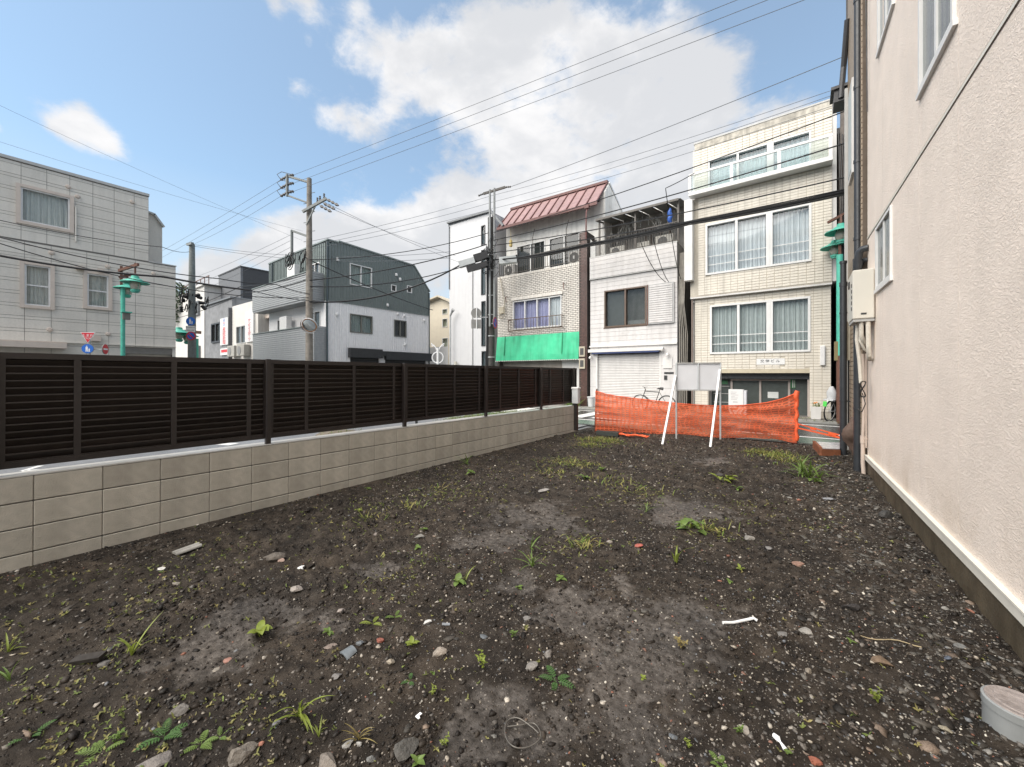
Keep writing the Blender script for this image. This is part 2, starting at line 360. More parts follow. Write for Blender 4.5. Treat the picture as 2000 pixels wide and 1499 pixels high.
# ------------------------------------------------------------------ materials used all over
m_white_frame = M('white_aluminium', (.66, .66, .655), .4, .05)
m_alu = M('grey_aluminium', (.42, .42, .41), .4, .08)
m_bronze = M('brown_window_frame', (.10, .065, .045), .45, .15)
m_gloom = M('dim_room_glass_back', (.10, .11, .11), .8, .15)
m_dark = M('dark_interior', (.03, .03, .032), .8, .2)
m_rubber = M('black_cable_sheath', (.012, .012, .013), .5, .2)
m_pvc = M('black_drain_pipe', (.028, .031, .036), .38, .15, 8)
m_galv = M('galvanised_steel', (.45, .46, .46), .42, .12, 14, metal=.55)
m_rust = M('rusty_brown_steel', (.12, .055, .038), .7, .3, 12)
m_teal = M('mint_green_paint', (.075, .43, .325), .5, .18, 9, streak=.3)
m_curt_w = M('white_net_curtain', (.62, .65, .68), .9, .06)
m_curt_g = M('grey_curtain', (.42, .46, .46), .9, .08)
m_curt_b = M('lilac_curtain', (.42, .42, .62), .9, .08)

# ------------------------------------------------------------------ ground, roads
def soil_material():
    m = bpy.data.materials.new('wet_soil'); m.use_nodes = True; N = m.node_tree.nodes; L = m.node_tree.links; b = N['Principled BSDF']; b.inputs['Specular IOR Level'].default_value = .22
    at = N.new('ShaderNodeAttribute'); at.attribute_name = 'mud'; tc = N.new('ShaderNodeTexCoord')
    def nz(s, d=6, r=.6):
        n = N.new('ShaderNodeTexNoise'); n.inputs['Scale'].default_value = s; n.inputs['Detail'].default_value = d; n.inputs['Roughness'].default_value = r; L.new(tc.outputs['Object'], n.inputs['Vector']); return n.outputs['Fac']
    def ramp(x, pts):
        n = N.new('ShaderNodeValToRGB'); L.new(x, n.inputs[0]); e = n.color_ramp.elements
        while len(e) < len(pts): e.new(.5)
        for i, (p, c) in enumerate(pts): e[i].position = p; e[i].color = (*c, 1)
        return n.outputs[0]
    c1 = ramp(nz(7), [(.28, (.0095, .0072, .0055)), (.5, (.032, .0252, .0195)), (.72, (.068, .056, .0455))])
    c2 = ramp(nz(26), [(.3, (.036, .0315, .028)), (.5, (.083, .0742, .068)), (.72, (.155, .142, .133))])
    mx = N.new('ShaderNodeMixRGB'); L.new(at.outputs['Fac'], mx.inputs[0]); L.new(c1, mx.inputs[1]); L.new(c2, mx.inputs[2])
    c3 = ramp(nz(1.3, 4), [(.35, (.7, .7, .7)), (.65, (1.35, 1.3, 1.22))]); mm = N.new('ShaderNodeMixRGB'); mm.blend_type = 'MULTIPLY'; mm.inputs[0].default_value = 1
    L.new(mx.outputs[0], mm.inputs[1]); L.new(c3, mm.inputs[2])
    # pale grit specks too fine to model
    vo = N.new('ShaderNodeTexVoronoi'); vo.inputs['Scale'].default_value = 85; L.new(tc.outputs['Object'], vo.inputs['Vector'])
    sp = N.new('ShaderNodeMapRange'); L.new(vo.outputs['Distance'], sp.inputs[0]); sp.inputs[1].default_value = .14; sp.inputs[2].default_value = .24; sp.inputs[3].default_value = 1; sp.inputs[4].default_value = 0
    gt = N.new('ShaderNodeMath'); gt.operation = 'GREATER_THAN'; sv = N.new('ShaderNodeSeparateColor'); L.new(vo.outputs['Color'], sv.inputs[0]); L.new(sv.outputs[0], gt.inputs[0]); gt.inputs[1].default_value = .68
    ml = N.new('ShaderNodeMath'); ml.operation = 'MULTIPLY'; L.new(sp.outputs[0], ml.inputs[0]); L.new(gt.outputs[0], ml.inputs[1])
    gc = ramp(sv.outputs[1], [(0, (.075, .064, .054)), (.6, (.17, .15, .125)), (1, (.36, .33, .28))])
    fin = N.new('ShaderNodeMixRGB'); L.new(ml.outputs[0], fin.inputs[0]); L.new(mm.outputs[0], fin.inputs[1]); L.new(gc, fin.inputs[2])
    L.new(fin.outputs[0], b.inputs['Base Color'])
    r = N.new('ShaderNodeMapRange'); L.new(at.outputs['Fac'], r.inputs[0]); r.inputs[3].default_value = .62; r.inputs[4].default_value = .36; L.new(r.outputs[0], b.inputs['Roughness'])
    bp = N.new('ShaderNodeBump'); bp.inputs['Strength'].default_value = 1.; bp.inputs['Distance'].default_value = .02; L.new(nz(48, 9, .78), bp.inputs['Height']); L.new(bp.outputs[0], b.inputs['Normal'])
    return m
def make_soil():
    ny, nx = 980, 420
    t = np.linspace(0, 1, ny); ys = -4.2+15.5*(t**1.1*.6+t*.4); s = np.linspace(0, 1, nx)
    Y, T = np.meshgrid(ys, s, indexing='ij'); X = (WX(Y)-.03)+(RX(Y)+.06-WX(Y))*T
    md = mud(X, Y); Z = soil(X, Y, md)
    V = np.stack([X, Y, Z], -1).reshape(-1, 3).astype(np.float32); i = np.arange(ny*nx).reshape(ny, nx)
    Fq = np.stack([i[:-1, :-1], i[:-1, 1:], i[1:, 1:], i[1:, :-1]], -1).reshape(-1, 4).astype(np.int32)
    me = bpy.data.meshes.new('bare_soil'); me.vertices.add(len(V)); me.vertices.foreach_set('co', V.ravel())
    me.loops.add(Fq.size); me.loops.foreach_set('vertex_index', Fq.ravel()); me.polygons.add(len(Fq)); me.polygons.foreach_set('loop_start', np.arange(0, Fq.size, 4, dtype=np.int32))
    me.polygons.foreach_set('use_smooth', np.ones(len(Fq), bool))
    me.update(calc_edges=True); a = me.attributes.new('mud', 'FLOAT', 'POINT'); a.data.foreach_set('value', md.reshape(-1).astype(np.float32))
    me.materials.append(soil_material()); o = bpy.data.objects.new('bare_soil_ground', me); COL.objects.link(o); tag(o, kind='structure')
make_soil()
m_road = M('wet_asphalt', (.040, .042, .045), .16, .25, 5, .25, 90, big=.25)
m_lot = M('damp_grey_asphalt', (.15, .155, .165), .38, .2, 9, .3, 120, big=.2)
m_line = M('white_road_paint', (.66, .66, .64), .4, .18, 14)
m_green_road = M('green_road_paint', (.10, .155, .125), .3, .2, 6)
def sheet(name, x0, x1, y0, y1, z, mat, kind='structure'):
    return MB().quad((x0, y0, z), (x1, y0, z), (x1, y1, z), (x0, y1, z)).build(name, mat, kind=kind)
sheet('ground', -420, 420, -420, 420, -.075, M('far_ground', (.12, .12, .115), .6))
sheet('road', -300, 60, 11.1, 16.0, -.03, m_road)
sheet('cross_road', -20.5, -16.5, -60, 11.098, -.031, m_road)
sheet('parking_lot', -16.5, -5.34, -40, 11.08, -.026, m_lot)
sheet('side_yard', -5.34, -4.9, 9.9, 11.05, -.06, m_lot)
def marks():
    mb = MB(); 
    def r(x0, x1, y0, y1, m=0, z=-.025): mb.quad((x0, y0, z), (x1, y0, z), (x1, y1, z), (x0, y1, z), m=m)
    r(-16, 8, 12.28, 12.43); r(-16, 8, 15.22, 15.36); r(-16, 8, 11.25, 12.2, 1)
    for i, x in enumerate((-10.2, -9.1, -8.0, -6.9)): r(x, x+.5, 12.8, 14.9)
    r(-6.1, -4.0, 12.9, 13.2)
    a = GP(75, 915, -.03); b = GP(45, 921, -.03); c = GP(140, 915, -.03)
    for (p, q) in ((b, GP(80, 911, -.03)), (b, c)):
        mb.bar((p.x, p.y, -.021), (q.x, q.y, -.021), .09, .002)
    p = GP(440, 868, -.03); mb.obox((p.x, p.y, -.021), (.5, .25, .002), (0, 0, .4)); 
    return mb.build('road_markings', [m_line, m_green_road], kind='structure')
marks()
def pavement():
    mb = MB(); mb.box(-26, 9, 16.0, 16.16, -.06, .05, 1); mb.box(-26, 9, 16.163, 17.6, -.06, .035, 0)
    return mb.build('pavement', [M('worn_concrete_paving', (.16, .15, .14), .5, .25, 5, .3, 40, big=.2), M('kerb_concrete', (.30, .30, .28), .6, .2, 7, .2)], kind='structure')
pavement()

# ------------------------------------------------------------------ block wall with the slat fence on it
m_block = M('concrete_block', (.45, .42, .355), .75, .10, 18, .3, 120, rnd=.12, big=.10, streak=.18, dirt=((.24, .215, .17), .30))
m_mortar = M('dark_mortar_joint', (.10, .095, .085), .9, .2, 30)
def block_wall():
    t = thing('block_wall', (-5.16, 0, .744), 'low wall of beige concrete blocks in four courses along the bare lot', 'wall', rot=(R(-.34), 0, R(-.85)), local=True)
    k0, k1 = -11, 23; L_, H_ = .4, .2125
    mb = MB().box(-.196, .004, -.1985, .1985, -H_*.5+.0045, H_*.5-.0045, ch=.005); me = mb.mesh('concrete_block', m_block)
    for c in range(5):
        for k in range(k0, k1+1):
            y = .194+.4*k+.2; w = 1.
            if k == k1: continue
            o = share('concrete_block', me, t, (random.uniform(-.0012, .0012), y, -H_*(c+.5)), (0, 0, random.uniform(-.002, .002)))
    e0 = .194+.4*k1
    for c in range(5):       # cut blocks at the street end
        MB().box(-.196, .004, e0+.002, 9.75, -H_*(c+1)+.003, -H_*c-.003, ch=.005).build('concrete_block', m_block, t)
    MB().box(-.19, -.003, .194+.4*k0+.01, 9.74, -1.06, -.006).build('mortar_core', m_mortar, t)
    MB().box(-.198, .0055, .194+.4*k0, 9.752, .0005, .012).build('wet_top_sheen', M('pale_wet_sheen', (.50, .49, .46), .35, .1, 12), t)  # light reflected off the wet wall top, put into a pale strip
block_wall()
m_slat = M('dark_brown_slat', (.023, .0175, .015), .36, .3, 10, rnd=.30, streak=.2)
m_slat2 = M('dark_brown_frame', (.017, .0125, .011), .45, .2, 12)
def slat_fence():
    t = thing('slat_fence', (-5.26, 0, 1.764), 'dark brown louvred screen fence standing on the beige block wall', 'fence', rot=(R(-.2), 0, R(-.85)), local=True)
    bays = [(-4.0+2*i, -2.0+2*i) for i in range(7)]; n = 14; zt, zb = 0., -.945; p = (zt-zb-.09)/n
    mb = MB(); mb.obox((0, 0, 0), (.012, 1.93, p*1.12), (0, R(24), 0)); mb.obox((.018, 0, -p*.40), (.014, 1.93, .012)); me = mb.mesh('slat', m_slat)
    mb2 = MB(); mb2.obox((0, 0, 0), (.012, 1.80, p*1.12), (0, R(24), 0)); mb2.obox((.018, 0, -p*.40), (.014, 1.80, .012)); me2 = mb2.mesh('slat', m_slat)
    for i, (a, b) in enumerate(bays):
        last = i == len(bays)-1; b_ = 9.86 if last else b
        for k in range(n):
            share('slat', me2 if last else me, t, (0, (a+b_)/2, zt-.05-p*(k+.5)), (0, R(random.uniform(-.8, .8)), 0))
        w = .045
        for (y, nm, dx) in ((a+.03, 'frame_stile', 0), (b_-.03, 'frame_stile', 0), (a-.21+.0, 'mullion', 0), (a+(2)/3-.22+.0, 'mullion', 0), (a+4/3-.22, 'mullion', 0)):
            if y < a-.5: continue
            MB().box(-.018, .032, y-w/2, y+w/2, zb-.005, zt+.004).build(nm, m_slat2, t)
        MB().box(-.02, .034, a+.002, b_-.002, zt-.045, zt+.006).build('top_rail', m_slat2, t)
        MB().box(-.02, .034, a+.002, b_-.002, zb-.008, zb+.04).build('bottom_rail', m_slat2, t)
        MB().box(-.030, -.024, a+.01, b_-.01, zb, zt-.01).build('back_sheet', m_slat2, t)
    for y in (-2.02, -.02, 1.98, 3.97, 5.95, 7.98, 9.62):
        mb = MB().box(.036, .088, y-.027, y+.027, -1.03-.006*y*.2, .012, ch=.004); mb.box(.02, .10, y-.05, y+.05, -1.034, -1.022); mb.build('post', m_slat2, t)
slat_fence()

# ------------------------------------------------------------------ pale stucco house on the right
m_stucco = M('pink_cream_stucco', (.85, .74, .65), .62, .06, 2.5, big=.03, streak=.03)
def stucco_bump():
    nt = m_stucco.node_tree; N = nt.nodes; L = nt.links; b = N['Principled BSDF']; tc = N.new('ShaderNodeTexCoord')
    def nz(s, d, r, dist, mp):
        q = N.new('ShaderNodeMapping'); q.inputs['Scale'].default_value = mp; q.inputs['Rotation'].default_value = (R(25), 0, 0); L.new(tc.outputs['Object'], q.inputs[0])
        n = N.new('ShaderNodeTexNoise'); n.inputs['Scale'].default_value = s; n.inputs['Detail'].default_value = d; n.inputs['Roughness'].default_value = r; n.inputs['Distortion'].default_value = dist; L.new(q.outputs[0], n.inputs['Vector']); return n.outputs['Fac']
    a = nz(20, 7, .62, 2.2, (1, .75, 1.5)); r = N.new('ShaderNodeMapRange'); r.interpolation_type = 'SMOOTHSTEP'; L.new(a, r.inputs[0]); r.inputs[1].default_value = .42; r.inputs[2].default_value = .60
    f = nz(70, 3, .5, 0, (1, 1, 1)); ad = N.new('ShaderNodeMath'); ad.operation = 'MULTIPLY_ADD'; L.new(f, ad.inputs[0]); ad.inputs[1].default_value = .22; L.new(r.outputs[0], ad.inputs[2])
    # soil splash and damp stain above the base trim
    sx = N.new('ShaderNodeSeparateXYZ'); L.new(tc.outputs['Object'], sx.inputs[0]); zr = N.new('ShaderNodeMapRange'); zr.interpolation_type = 'SMOOTHSTEP'; L.new(sx.outputs[2], zr.inputs[0]); zr.inputs[1].default_value = .30; zr.inputs[2].default_value = .95; zr.inputs[3].default_value = .42; zr.inputs[4].default_value = 0
    sn = nz(1.6, 6, .62, .4, (1, 1, .5)); sr = N.new('ShaderNodeMapRange'); L.new(sn, sr.inputs[0]); sr.inputs[1].default_value = .42; sr.inputs[2].default_value = .70; sm = N.new('ShaderNodeMath'); sm.operation = 'MULTIPLY'; L.new(zr.outputs[0], sm.inputs[0]); L.new(sr.outputs[0], sm.inputs[1])
    old = b.inputs['Base Color'].links[0].from_socket; mxs = N.new('ShaderNodeMixRGB'); L.new(sm.outputs[0], mxs.inputs[0]); L.new(old, mxs.inputs[1]); mxs.inputs[2].default_value = (.42, .31, .20, 1); L.new(mxs.outputs[0], b.inputs['Base Color'])
    bp = N.new('ShaderNodeBump'); bp.inputs['Strength'].default_value = .5; bp.inputs['Distance'].default_value = .007; L.new(ad.outputs[0], bp.inputs['Height']); L.new(bp.outputs[0], b.inputs['Normal'])
stucco_bump()
m_plinth = M('damp_concrete_plinth', (.085, .068, .045), .5, .3, 4, .2, 50, streak=.35, big=.25)
m_trim = M('cream_metal_trim', (.68, .65, .58), .4, .06)
FW = Face('W', 0.)
def loc_w(u, v):     # photo pixel -> (along, up) on the stucco wall's own plane
    r = ray(u, v); k = math.tan(R(1.8)); t = 1.08/(r.x+k*r.y); p = r*t; return (p.y/math.cos(R(1.8))-0*t, CH+p.z)
def stucco_house():
    t = thing('stucco_house', (1.08, 0, 0), 'tall pink cream stucco house wall rising along the side of the bare lot', 'house', rot=(0, 0, R(1.8)), local=True)
    y1 = 8.12
    wins = {}
    for nm, (ua, ub, vt, vb) in {'a': (1799, 1868, None, 181), 'b': (1717, 1747, None, 103), 'c': (1713, 1743, 400, 567), 'd': (1681, 1692, 200, 327)}.items():
        A0 = loc_w(ub, vb)[0]; A1 = loc_w(ua, vb)[0]; z0 = loc_w(ua, vb)[1]; z1 = loc_w(ua, vt)[1] if vt else z0+1.35
        wins[nm] = (A0, A1, z0, z1)
    wins['c'] = (wins['c'][0], wins['c'][1], loc_w(1713, 567)[1], loc_w(1743, 400)[1])
    H = list(wins.values())
    joints = [-4.0, .9, loc_w(1990, 700)[0]-.65, loc_w(1871.5, 700)[0], loc_w(1795, 700)[0], 7.0, y1]
    joints = sorted(joints); zj = 3.69; rows = [(.33, zj-.03), (zj+.03, 11.5)]
    for i in range(len(joints)-1):
        for (z0, z1) in rows:
            hs = [h for h in H if h[1] > joints[i] and h[0] < joints[i+1] and h[3] > z0 and h[2] < z1]
            mb = MB(); wall(mb, FW, joints[i]+.0025, joints[i+1]-.0025, z0, z1, hs, .10); mb.build('wall_panel', m_stucco, t)
    MB().box(.03, 4, -4, y1-.002, .0, 11.5).build('inner_wall', m_stucco, t)
    MB().box(-.006, .03, -4, y1, zj-.014, zj+.014).build('joint_trim', m_trim, t); MB().box(.0, .03, -4, y1, zj-.029, zj-.016).build('joint_seal', m_bronze, t)
    MB().box(-.0, .029, -4, y1-.002, -.3, .245).build('plinth', m_plinth, t)
    tr = MB(); tr.box(-.028, .028, -4, y1, .250, .325); tr.box(-.036, .03, -4, y1, .318, .332); tr.build('base_trim', m_trim, t)
    for nm, (a0, a1, z0, z1) in wins.items():
        if nm == 'd':
            mb = MB(); FW.box(mb, a0, a0+.04, -.05, .03, z0, z1); FW.box(mb, a1-.04, a1, -.05, .03, z0, z1); FW.box(mb, a0+.04, a1-.04, -.05, .028, z0, z0+.04); FW.box(mb, a0+.04, a1-.04, -.05, .028, z1-.04, z1)
            w = mb.build('louvre_window', m_alu, t)
            for k in range(9):
                zz = z0+.06+(z1-z0-.1)*k/9; MB().obox(FW.P((a0+a1)/2, -.01, zz+.04), (.008, a1-a0-.09, (z1-z0)/10), (0, R(-32), 0)).build('louvre', m_alu, w)
        else: window(t, FW, a0, a1, z0, z1, [(a0+a1)/2], .04, .022, .022, m_white_frame, gl=glass('frosted_green_glass', (.50, .56, .53), .55, .15), cur=m_gloom, curd=-.07, sill=.03, seed=3)
    return t
SH = stucco_house()
def pipes():
    t = SH; RX0 = lambda x, y: (Matrix.Rotation(-R(1.8), 3, 'Z') @ Vector((x-1.08, y, 0)))
    def V(x, y, z): q = RX0(x, y); return Vector((q.x, q.y, z))
    mb = MB(); x, y = .735, 8.36
    mb.cyl(V(x, y, -.1), V(x, y, 3.0), .057, n=18); mb.cyl(V(x, y, 3.0), V(x, y, 3.45), .066, n=18); mb.cyl(V(x, y, 3.45), V(x, y, 11.4), .05, n=18)
    for z in (3.75, 5.0, 6.2, 7.6): mb.cyl(V(x, y, z), V(x, y, z+.05), .058, n=18)
    mb.bar(V(x, y, 1.02), V(.86, y-.02, 1.02), .02, .02); mb.cyl(V(x, y, 1.01), V(x, y, 1.035), .062, n=18)
    mb.build('downpipe', m_pvc, t, True)
    mb = MB(); mb.tube([V(.83, 8.02, 3.52), V(.76, 8.05, 3.52), V(.725, 8.07, 3.48), V(.71, 8.09, 3.38), V(.71, 8.12, 3.1), V(.72, 8.2, 2.98)], .05, 14); mb.cyl(V(.715, 8.09, 3.36), V(.71, 8.11, 3.26), .06, n=14)
    mb.tube([V(.83, 8.1, 3.36), V(.78, 8.12, 3.36), V(.75, 8.2, 3.3)], .035, 12); mb.build('elbow_pipe', m_pvc, t, True)
    mb = MB(); x, y = .655, 9.86; mb.cyl(V(x, y, -.1), V(x, y, 3.3), .055, n=16); mb.cyl(V(x, y, 3.3), V(x, y, 3.75), .048, n=16); mb.cyl(V(x, y, 3.28), V(x, y, 3.36), .063, n=16); mb.cyl(V(x, y, 3.72), V(x, y, 3.77), .058, n=16)
    for z in (2.75, 1.05, .42): mb.cyl(V(x, y, z), V(x, y, z+.03), .062, n=16)
    mb.bar(V(x, y, 1.05), V(.8, y, 1.05), .02, .02); mb.build('downpipe', m_pvc, t, True)
    m = M('beige_pipe_lagging', (.50, .41, .35), .6, .1)
    mb = MB(); mb.tube([V(.79, 8.13, -.1), V(.775, 8.14, .2), V(.775, 8.14, .62)], .028, 10); mb.tube([V(.775, 8.14, .6), V(.785, 8.14, .9), V(.785, 8.14, 1.7), V(.77, 8.14, 1.9)], .022, 10)
    mb.cyl(V(.775, 8.14, .5), V(.775, 8.14, .62), .034, n=10); mb.bar(V(.775, 8.14, .58), V(.82, 8.1, .58), .02, .02); mb.build('water_pipe', m, t, True)
    mb = MB(); mb.tube([V(.8, 8.02, .45), V(.8, 8.02, 1.9)], .01, 6); mb.build('conduit', m, t, True)
    MB().tube([V(.745, 7.9, 11), V(.80, 7.95, 6.4), V(.81, 8.0, 5.6)], .008, 5).build('wall_wire', m_rubber, t)
pipes()

# ------------------------------------------------------------------ cream tiled building
def tile_rects(a0, a1, z0, z1, pa, pz, gap, holes, stagger=False):
    out = []; nz_ = round((z1-z0)/pz); na = round((a1-a0)/pa); pz = (z1-z0)/nz_; pa = (a1-a0)/na
    for j in range(nz_):
        for i in range(-1 if stagger and j % 2 else 0, na):
            o = pa/2 if stagger and j % 2 else 0
            r = [max(a0, a0+i*pa+o)+gap/2, min(a1, a0+(i+1)*pa+o)-gap/2, z0+j*pz+gap/2, z0+(j+1)*pz-gap/2]
            for h in holes:     # clip against openings
                if r[0] < h[1] and r[1] > h[0] and r[2] < h[3] and r[3] > h[2]:
                    if r[0] < h[0]-.015 and r[1] <= h[1]+.5*pa and r[0] < h[0]: r[1] = min(r[1], h[0])
                    elif r[1] > h[1]+.015: r[0] = max(r[0], h[1])
                    elif r[2] < h[2]-.01: r[3] = min(r[3], h[2])
                    elif r[3] > h[3]+.01: r[2] = max(r[2], h[3])
                    else: r = None; break
            if r and r[1]-r[0] > .012 and r[3]-r[2] > .012: out.append(r)
    return out
m_ctile = M('cream_glazed_tile', (.65, .61, .535), .42, .06, 9, .12, 25, rnd=.05, streak=.20, big=.06)
m_cjoint = M('cream_tile_joint', (.50, .46, .39), .8, .12, 12, streak=.2)
m_cwhite = M('white_render', (.62, .61, .595), .65, .06, 4, streak=.10)
def cream_building():
    t = thing('tiled_building', (-1.3, 16.9, 0), 'four storey cream tiled building with big curtained windows', 'building')
    U = Face('S', 16.9); Lo = Face('S', 17.08)
    x0, x1 = -3.6, .835
    w4 = (-2.95, .28, 8.75, 10.0); w3 = (-3.04, .285, 5.47, 7.48); w2 = (-2.91, .26, 2.35, 4.29); g = (-2.97, .24, .04, 1.75)
    mb = MB(); wall(mb, U, x0, x1, 4.66, 8.60, [w3], .3); wall(mb, U, x0+.16, x1, 8.602, 10.82, [(w4[0], w4[1], 8.7, 10.0)], .3); wall(mb, Lo, x0+.13, x1-.02, 0, 4.658, [w2, g], .3)
    wobj = mb.build('wall', m_cjoint, t)
    mb = MB(); mb.box(x0+.02, x1-.02, 17.95, 26, 0, 4.5); mb.box(x0+.02, x0+.04, 17.385, 17.95, 0, 4.5); mb.box(x1-.06, x1-.04, 17.385, 17.95, 0, 4.5); mb.box(x0+.01, x1-.01, 17.3, 26, 4.5, 10.8); mb.build('side_wall', m_cwhite, t)
    rects = []
    for (F, a0, a1, z0, z1, hs, bt) in ((Lo, x0+.13, x1-.02, .25, 4.56, [w2, g, (-1.36, -.46, 1.90, 2.14)], 0), (U, x0+.29, x1, 4.70, 8.58, [w3], 1), (U, x0+.16, x1, 8.74, 10.52, [w4], 1)):
        rects += [(F, r) for r in tile_rects(a0, a1, z0, z1, .235, .0985, .014, hs)]
    def size(it): p = it[0].P((it[1][0]+it[1][1])/2, 0, (it[1][2]+it[1][3])/2); return -(it[1][1]-it[1][0])*(it[1][3]-it[1][2])/(p-Vector((0, 0, CH))).length_squared
    rects.sort(key=size); cache = {}; rest = MB()
    for n, (F, r) in enumerate(rects):
        w, h = round(r[1]-r[0], 3), round(r[3]-r[2], 3)
        if n < 298:
            if (w, h) not in cache: cache[(w, h)] = MB().box(-w/2, w/2, -.016, .004, -h/2, h/2, ch=.003).mesh('tile', m_ctile)
            share('tile', cache[(w, h)], wobj, F.P((r[0]+r[1])/2, random.uniform(0, .002), (r[2]+r[3])/2)-ORG[t.name])
        else: F.box(rest, r[0], r[1], -.004, .014+random.uniform(0, .003), r[2], r[3])
    rest.build('tile', m_ctile, wobj, kind='stuff')
    # weathered render under the roof edge, coping, jetty soffit
    MB().box(x0+.16, x1, 16.885, 16.899, 10.53, 10.80).build('parapet_render', M('weathered_parapet', (.50, .47, .41), .8, .25, 7, streak=.45, dirt=((.25, .24, .21), .8)), t)
    MB().box(x0+.13, x1+.02, 16.87, 26, 10.803, 10.86).build('coping', m_alu, t)
    MB().box(x0-.0, x1+.0, 16.895, 17.3, 4.60, 4.655).build('soffit', m_cwhite, t)
    MB().box(x1+.002, x1+.12, 16.93, 25, 4.7, 10.7).build('corner_strip', m_cwhite, t)
    window(t, U, *w3, [-1.97, -.93], .07, .05, .10, m_white_frame, cur=m_curt_w, bars=2, seed=5)
    window(t, U, w4[0], w4[1], w4[2]-.05, w4[3], [-1.93, -.9], .06, .04, .10, m_white_frame, gl=glass('blue_glass', (.74, .86, .88), .9), cur=m_curt_w, seed=8)
    window(t, Lo, *w2, [-1.93, -.93], .07, .05, .08, m_white_frame, cur=m_curt_g, bars=2, seed=9)
    for (F, w, q) in ((U, w3, -.93), (Lo, w2, -.93), (U, (w4[0], w4[1], w4[2], w4[3]), -.9)):
        m = MB(); F.box(m, q-.10, q+.10, -.07, .045, w[2]+.07, w[3]-.07); F.box(m, q-.012, q+.012, .046, .056, w[2]+.07, w[3]-.07); m.build('window_pier', m_white_frame, t)
    # balcony of frosted panels before the top windows
    b = MB(); U.box(b, x0+.02, x1, .0, .42, 8.62, 8.70); U.box(b, x0+.03, x1-.0, .36, .42, 9.40, 9.48); U.box(b, x0+.03, x1, .36, .42, 8.705, 8.76)
    for a in (x0+.06, -2.09, -.62, x1-.06): U.box(b, a-.05, a+.05, .365, .415, 8.76, 9.40)
    bal = b.build('balcony', m_white_frame, t)
    fg = glass('frosted_panel', (.80, .90, .88), .80, .2)
    for (a0, a1) in ((x0+.12, -2.15), (-2.03, -.68), (-.56, x1-.12)):
        p = MB(); U.box(p, a0, a1, .385, .393, 8.77, 9.39); p.build('pane', fg, bal)
    s = MB(); U.box(s, x0-.16, x0+.14, .0, .34, 5.30, 8.5); s.build('sign_box', M('aged_white_sign', (.68, .68, .67), .5, .05, 3, streak=.12), t)
    # garage front
    gm = MB(); Lo.box(gm, g[0], g[1], -.30, .012, 1.60, 1.752); gm.build('lintel', M('beige_lintel', (.46, .41, .31), .7, .12), t)
    gm = MB(); Lo.box(gm, g[0], g[1], -.62, -.32, 1.38, 1.60); gm.build('shutter_case', M('dark_grey_paint', (.045, .05, .055), .5, .2, 5), t)
    dg = MB(); Lo.box(dg, g[0], g[1], -.72, -.70, .04, 1.38); dgo = dg.build('door', M('dark_green_grey_board', (.06, .075, .07), .55, .2, 6, streak=.15), t)
    fr = MB()
    for a in (-2.24, -1.27, -.36): Lo.box(fr, a-.035, a+.035, -.69, -.64, .04, 1.345)
    Lo.box(fr, -2.27, -.32, -.69, -.645, 1.30, 1.36); Lo.box(fr, g[1]-.06, g[1]-.001, -.70, -.3, .04, 1.37); fr.build('frame', M('faded_pinkish_frame', (.42, .37, .34), .5, .1), dgo)
    for z in (.4, .75, 1.05): q = MB(); Lo.box(q, -2.9, -2.32, -.69, -.67, z, z+.025); q.build('door_rail', m_alu, dgo)
    MB().box(g[0], g[1], 17.1, 17.8, .036, .042).build('floor_slab', M('worn_concrete_paving', (.16, .15, .14)), t)
    p = MB(); Lo.box(p, -1.03, -.69, -.698, -.694, .64, .88); p.build('paper_notice', M('white_paper', (.68, .70, .69), .6, .05), t)
    p = MB(); Lo.box(p, -.345+.02, -.17, -.69, -.67, 1.03, 1.37); Lo.box(p, -.20, -.185, -.668, -.665, 1.06, 1.34, 1); Lo.box(p, -.262, -.235, -.668, -.665, 1.06, 1.34, 1); p.build('green_notice', [M('green_print', (.03, .16, .06), .5), m_white_frame], t)
    p = MB(); Lo.box(p, -2.6, -2.38, -.69, -.67, 1.15, 1.3); p.build('green_notice', M('green_print', (.03, .16, .06)), t)
    dp = MB(); dp.cyl((x0+.05, 16.99, 0), (x0+.05, 16.99, 4.6), .035); dp.build('downpipe', M('brown_drain_pipe', (.20, .16, .14), .5, .1), t, True)
    # building name plate and lamp
    s = MB(); Lo.box(s, -1.34, -.47, .0, .025, 1.91, 2.13); so_ = s.build('name_plate', m_white_frame, t)
    text(Lo, '交 伸 ビ ル', -.92, .027, 2.035, .125).build('lettering', M('dark_lettering', (.05, .06, .07), .5), so_)
    l = MB(); Lo.box(l, .52, .66, .0, .11, 1.86, 2.54, ch=.02); l.build('wall_lamp', m_white_frame, t)
cream_building()

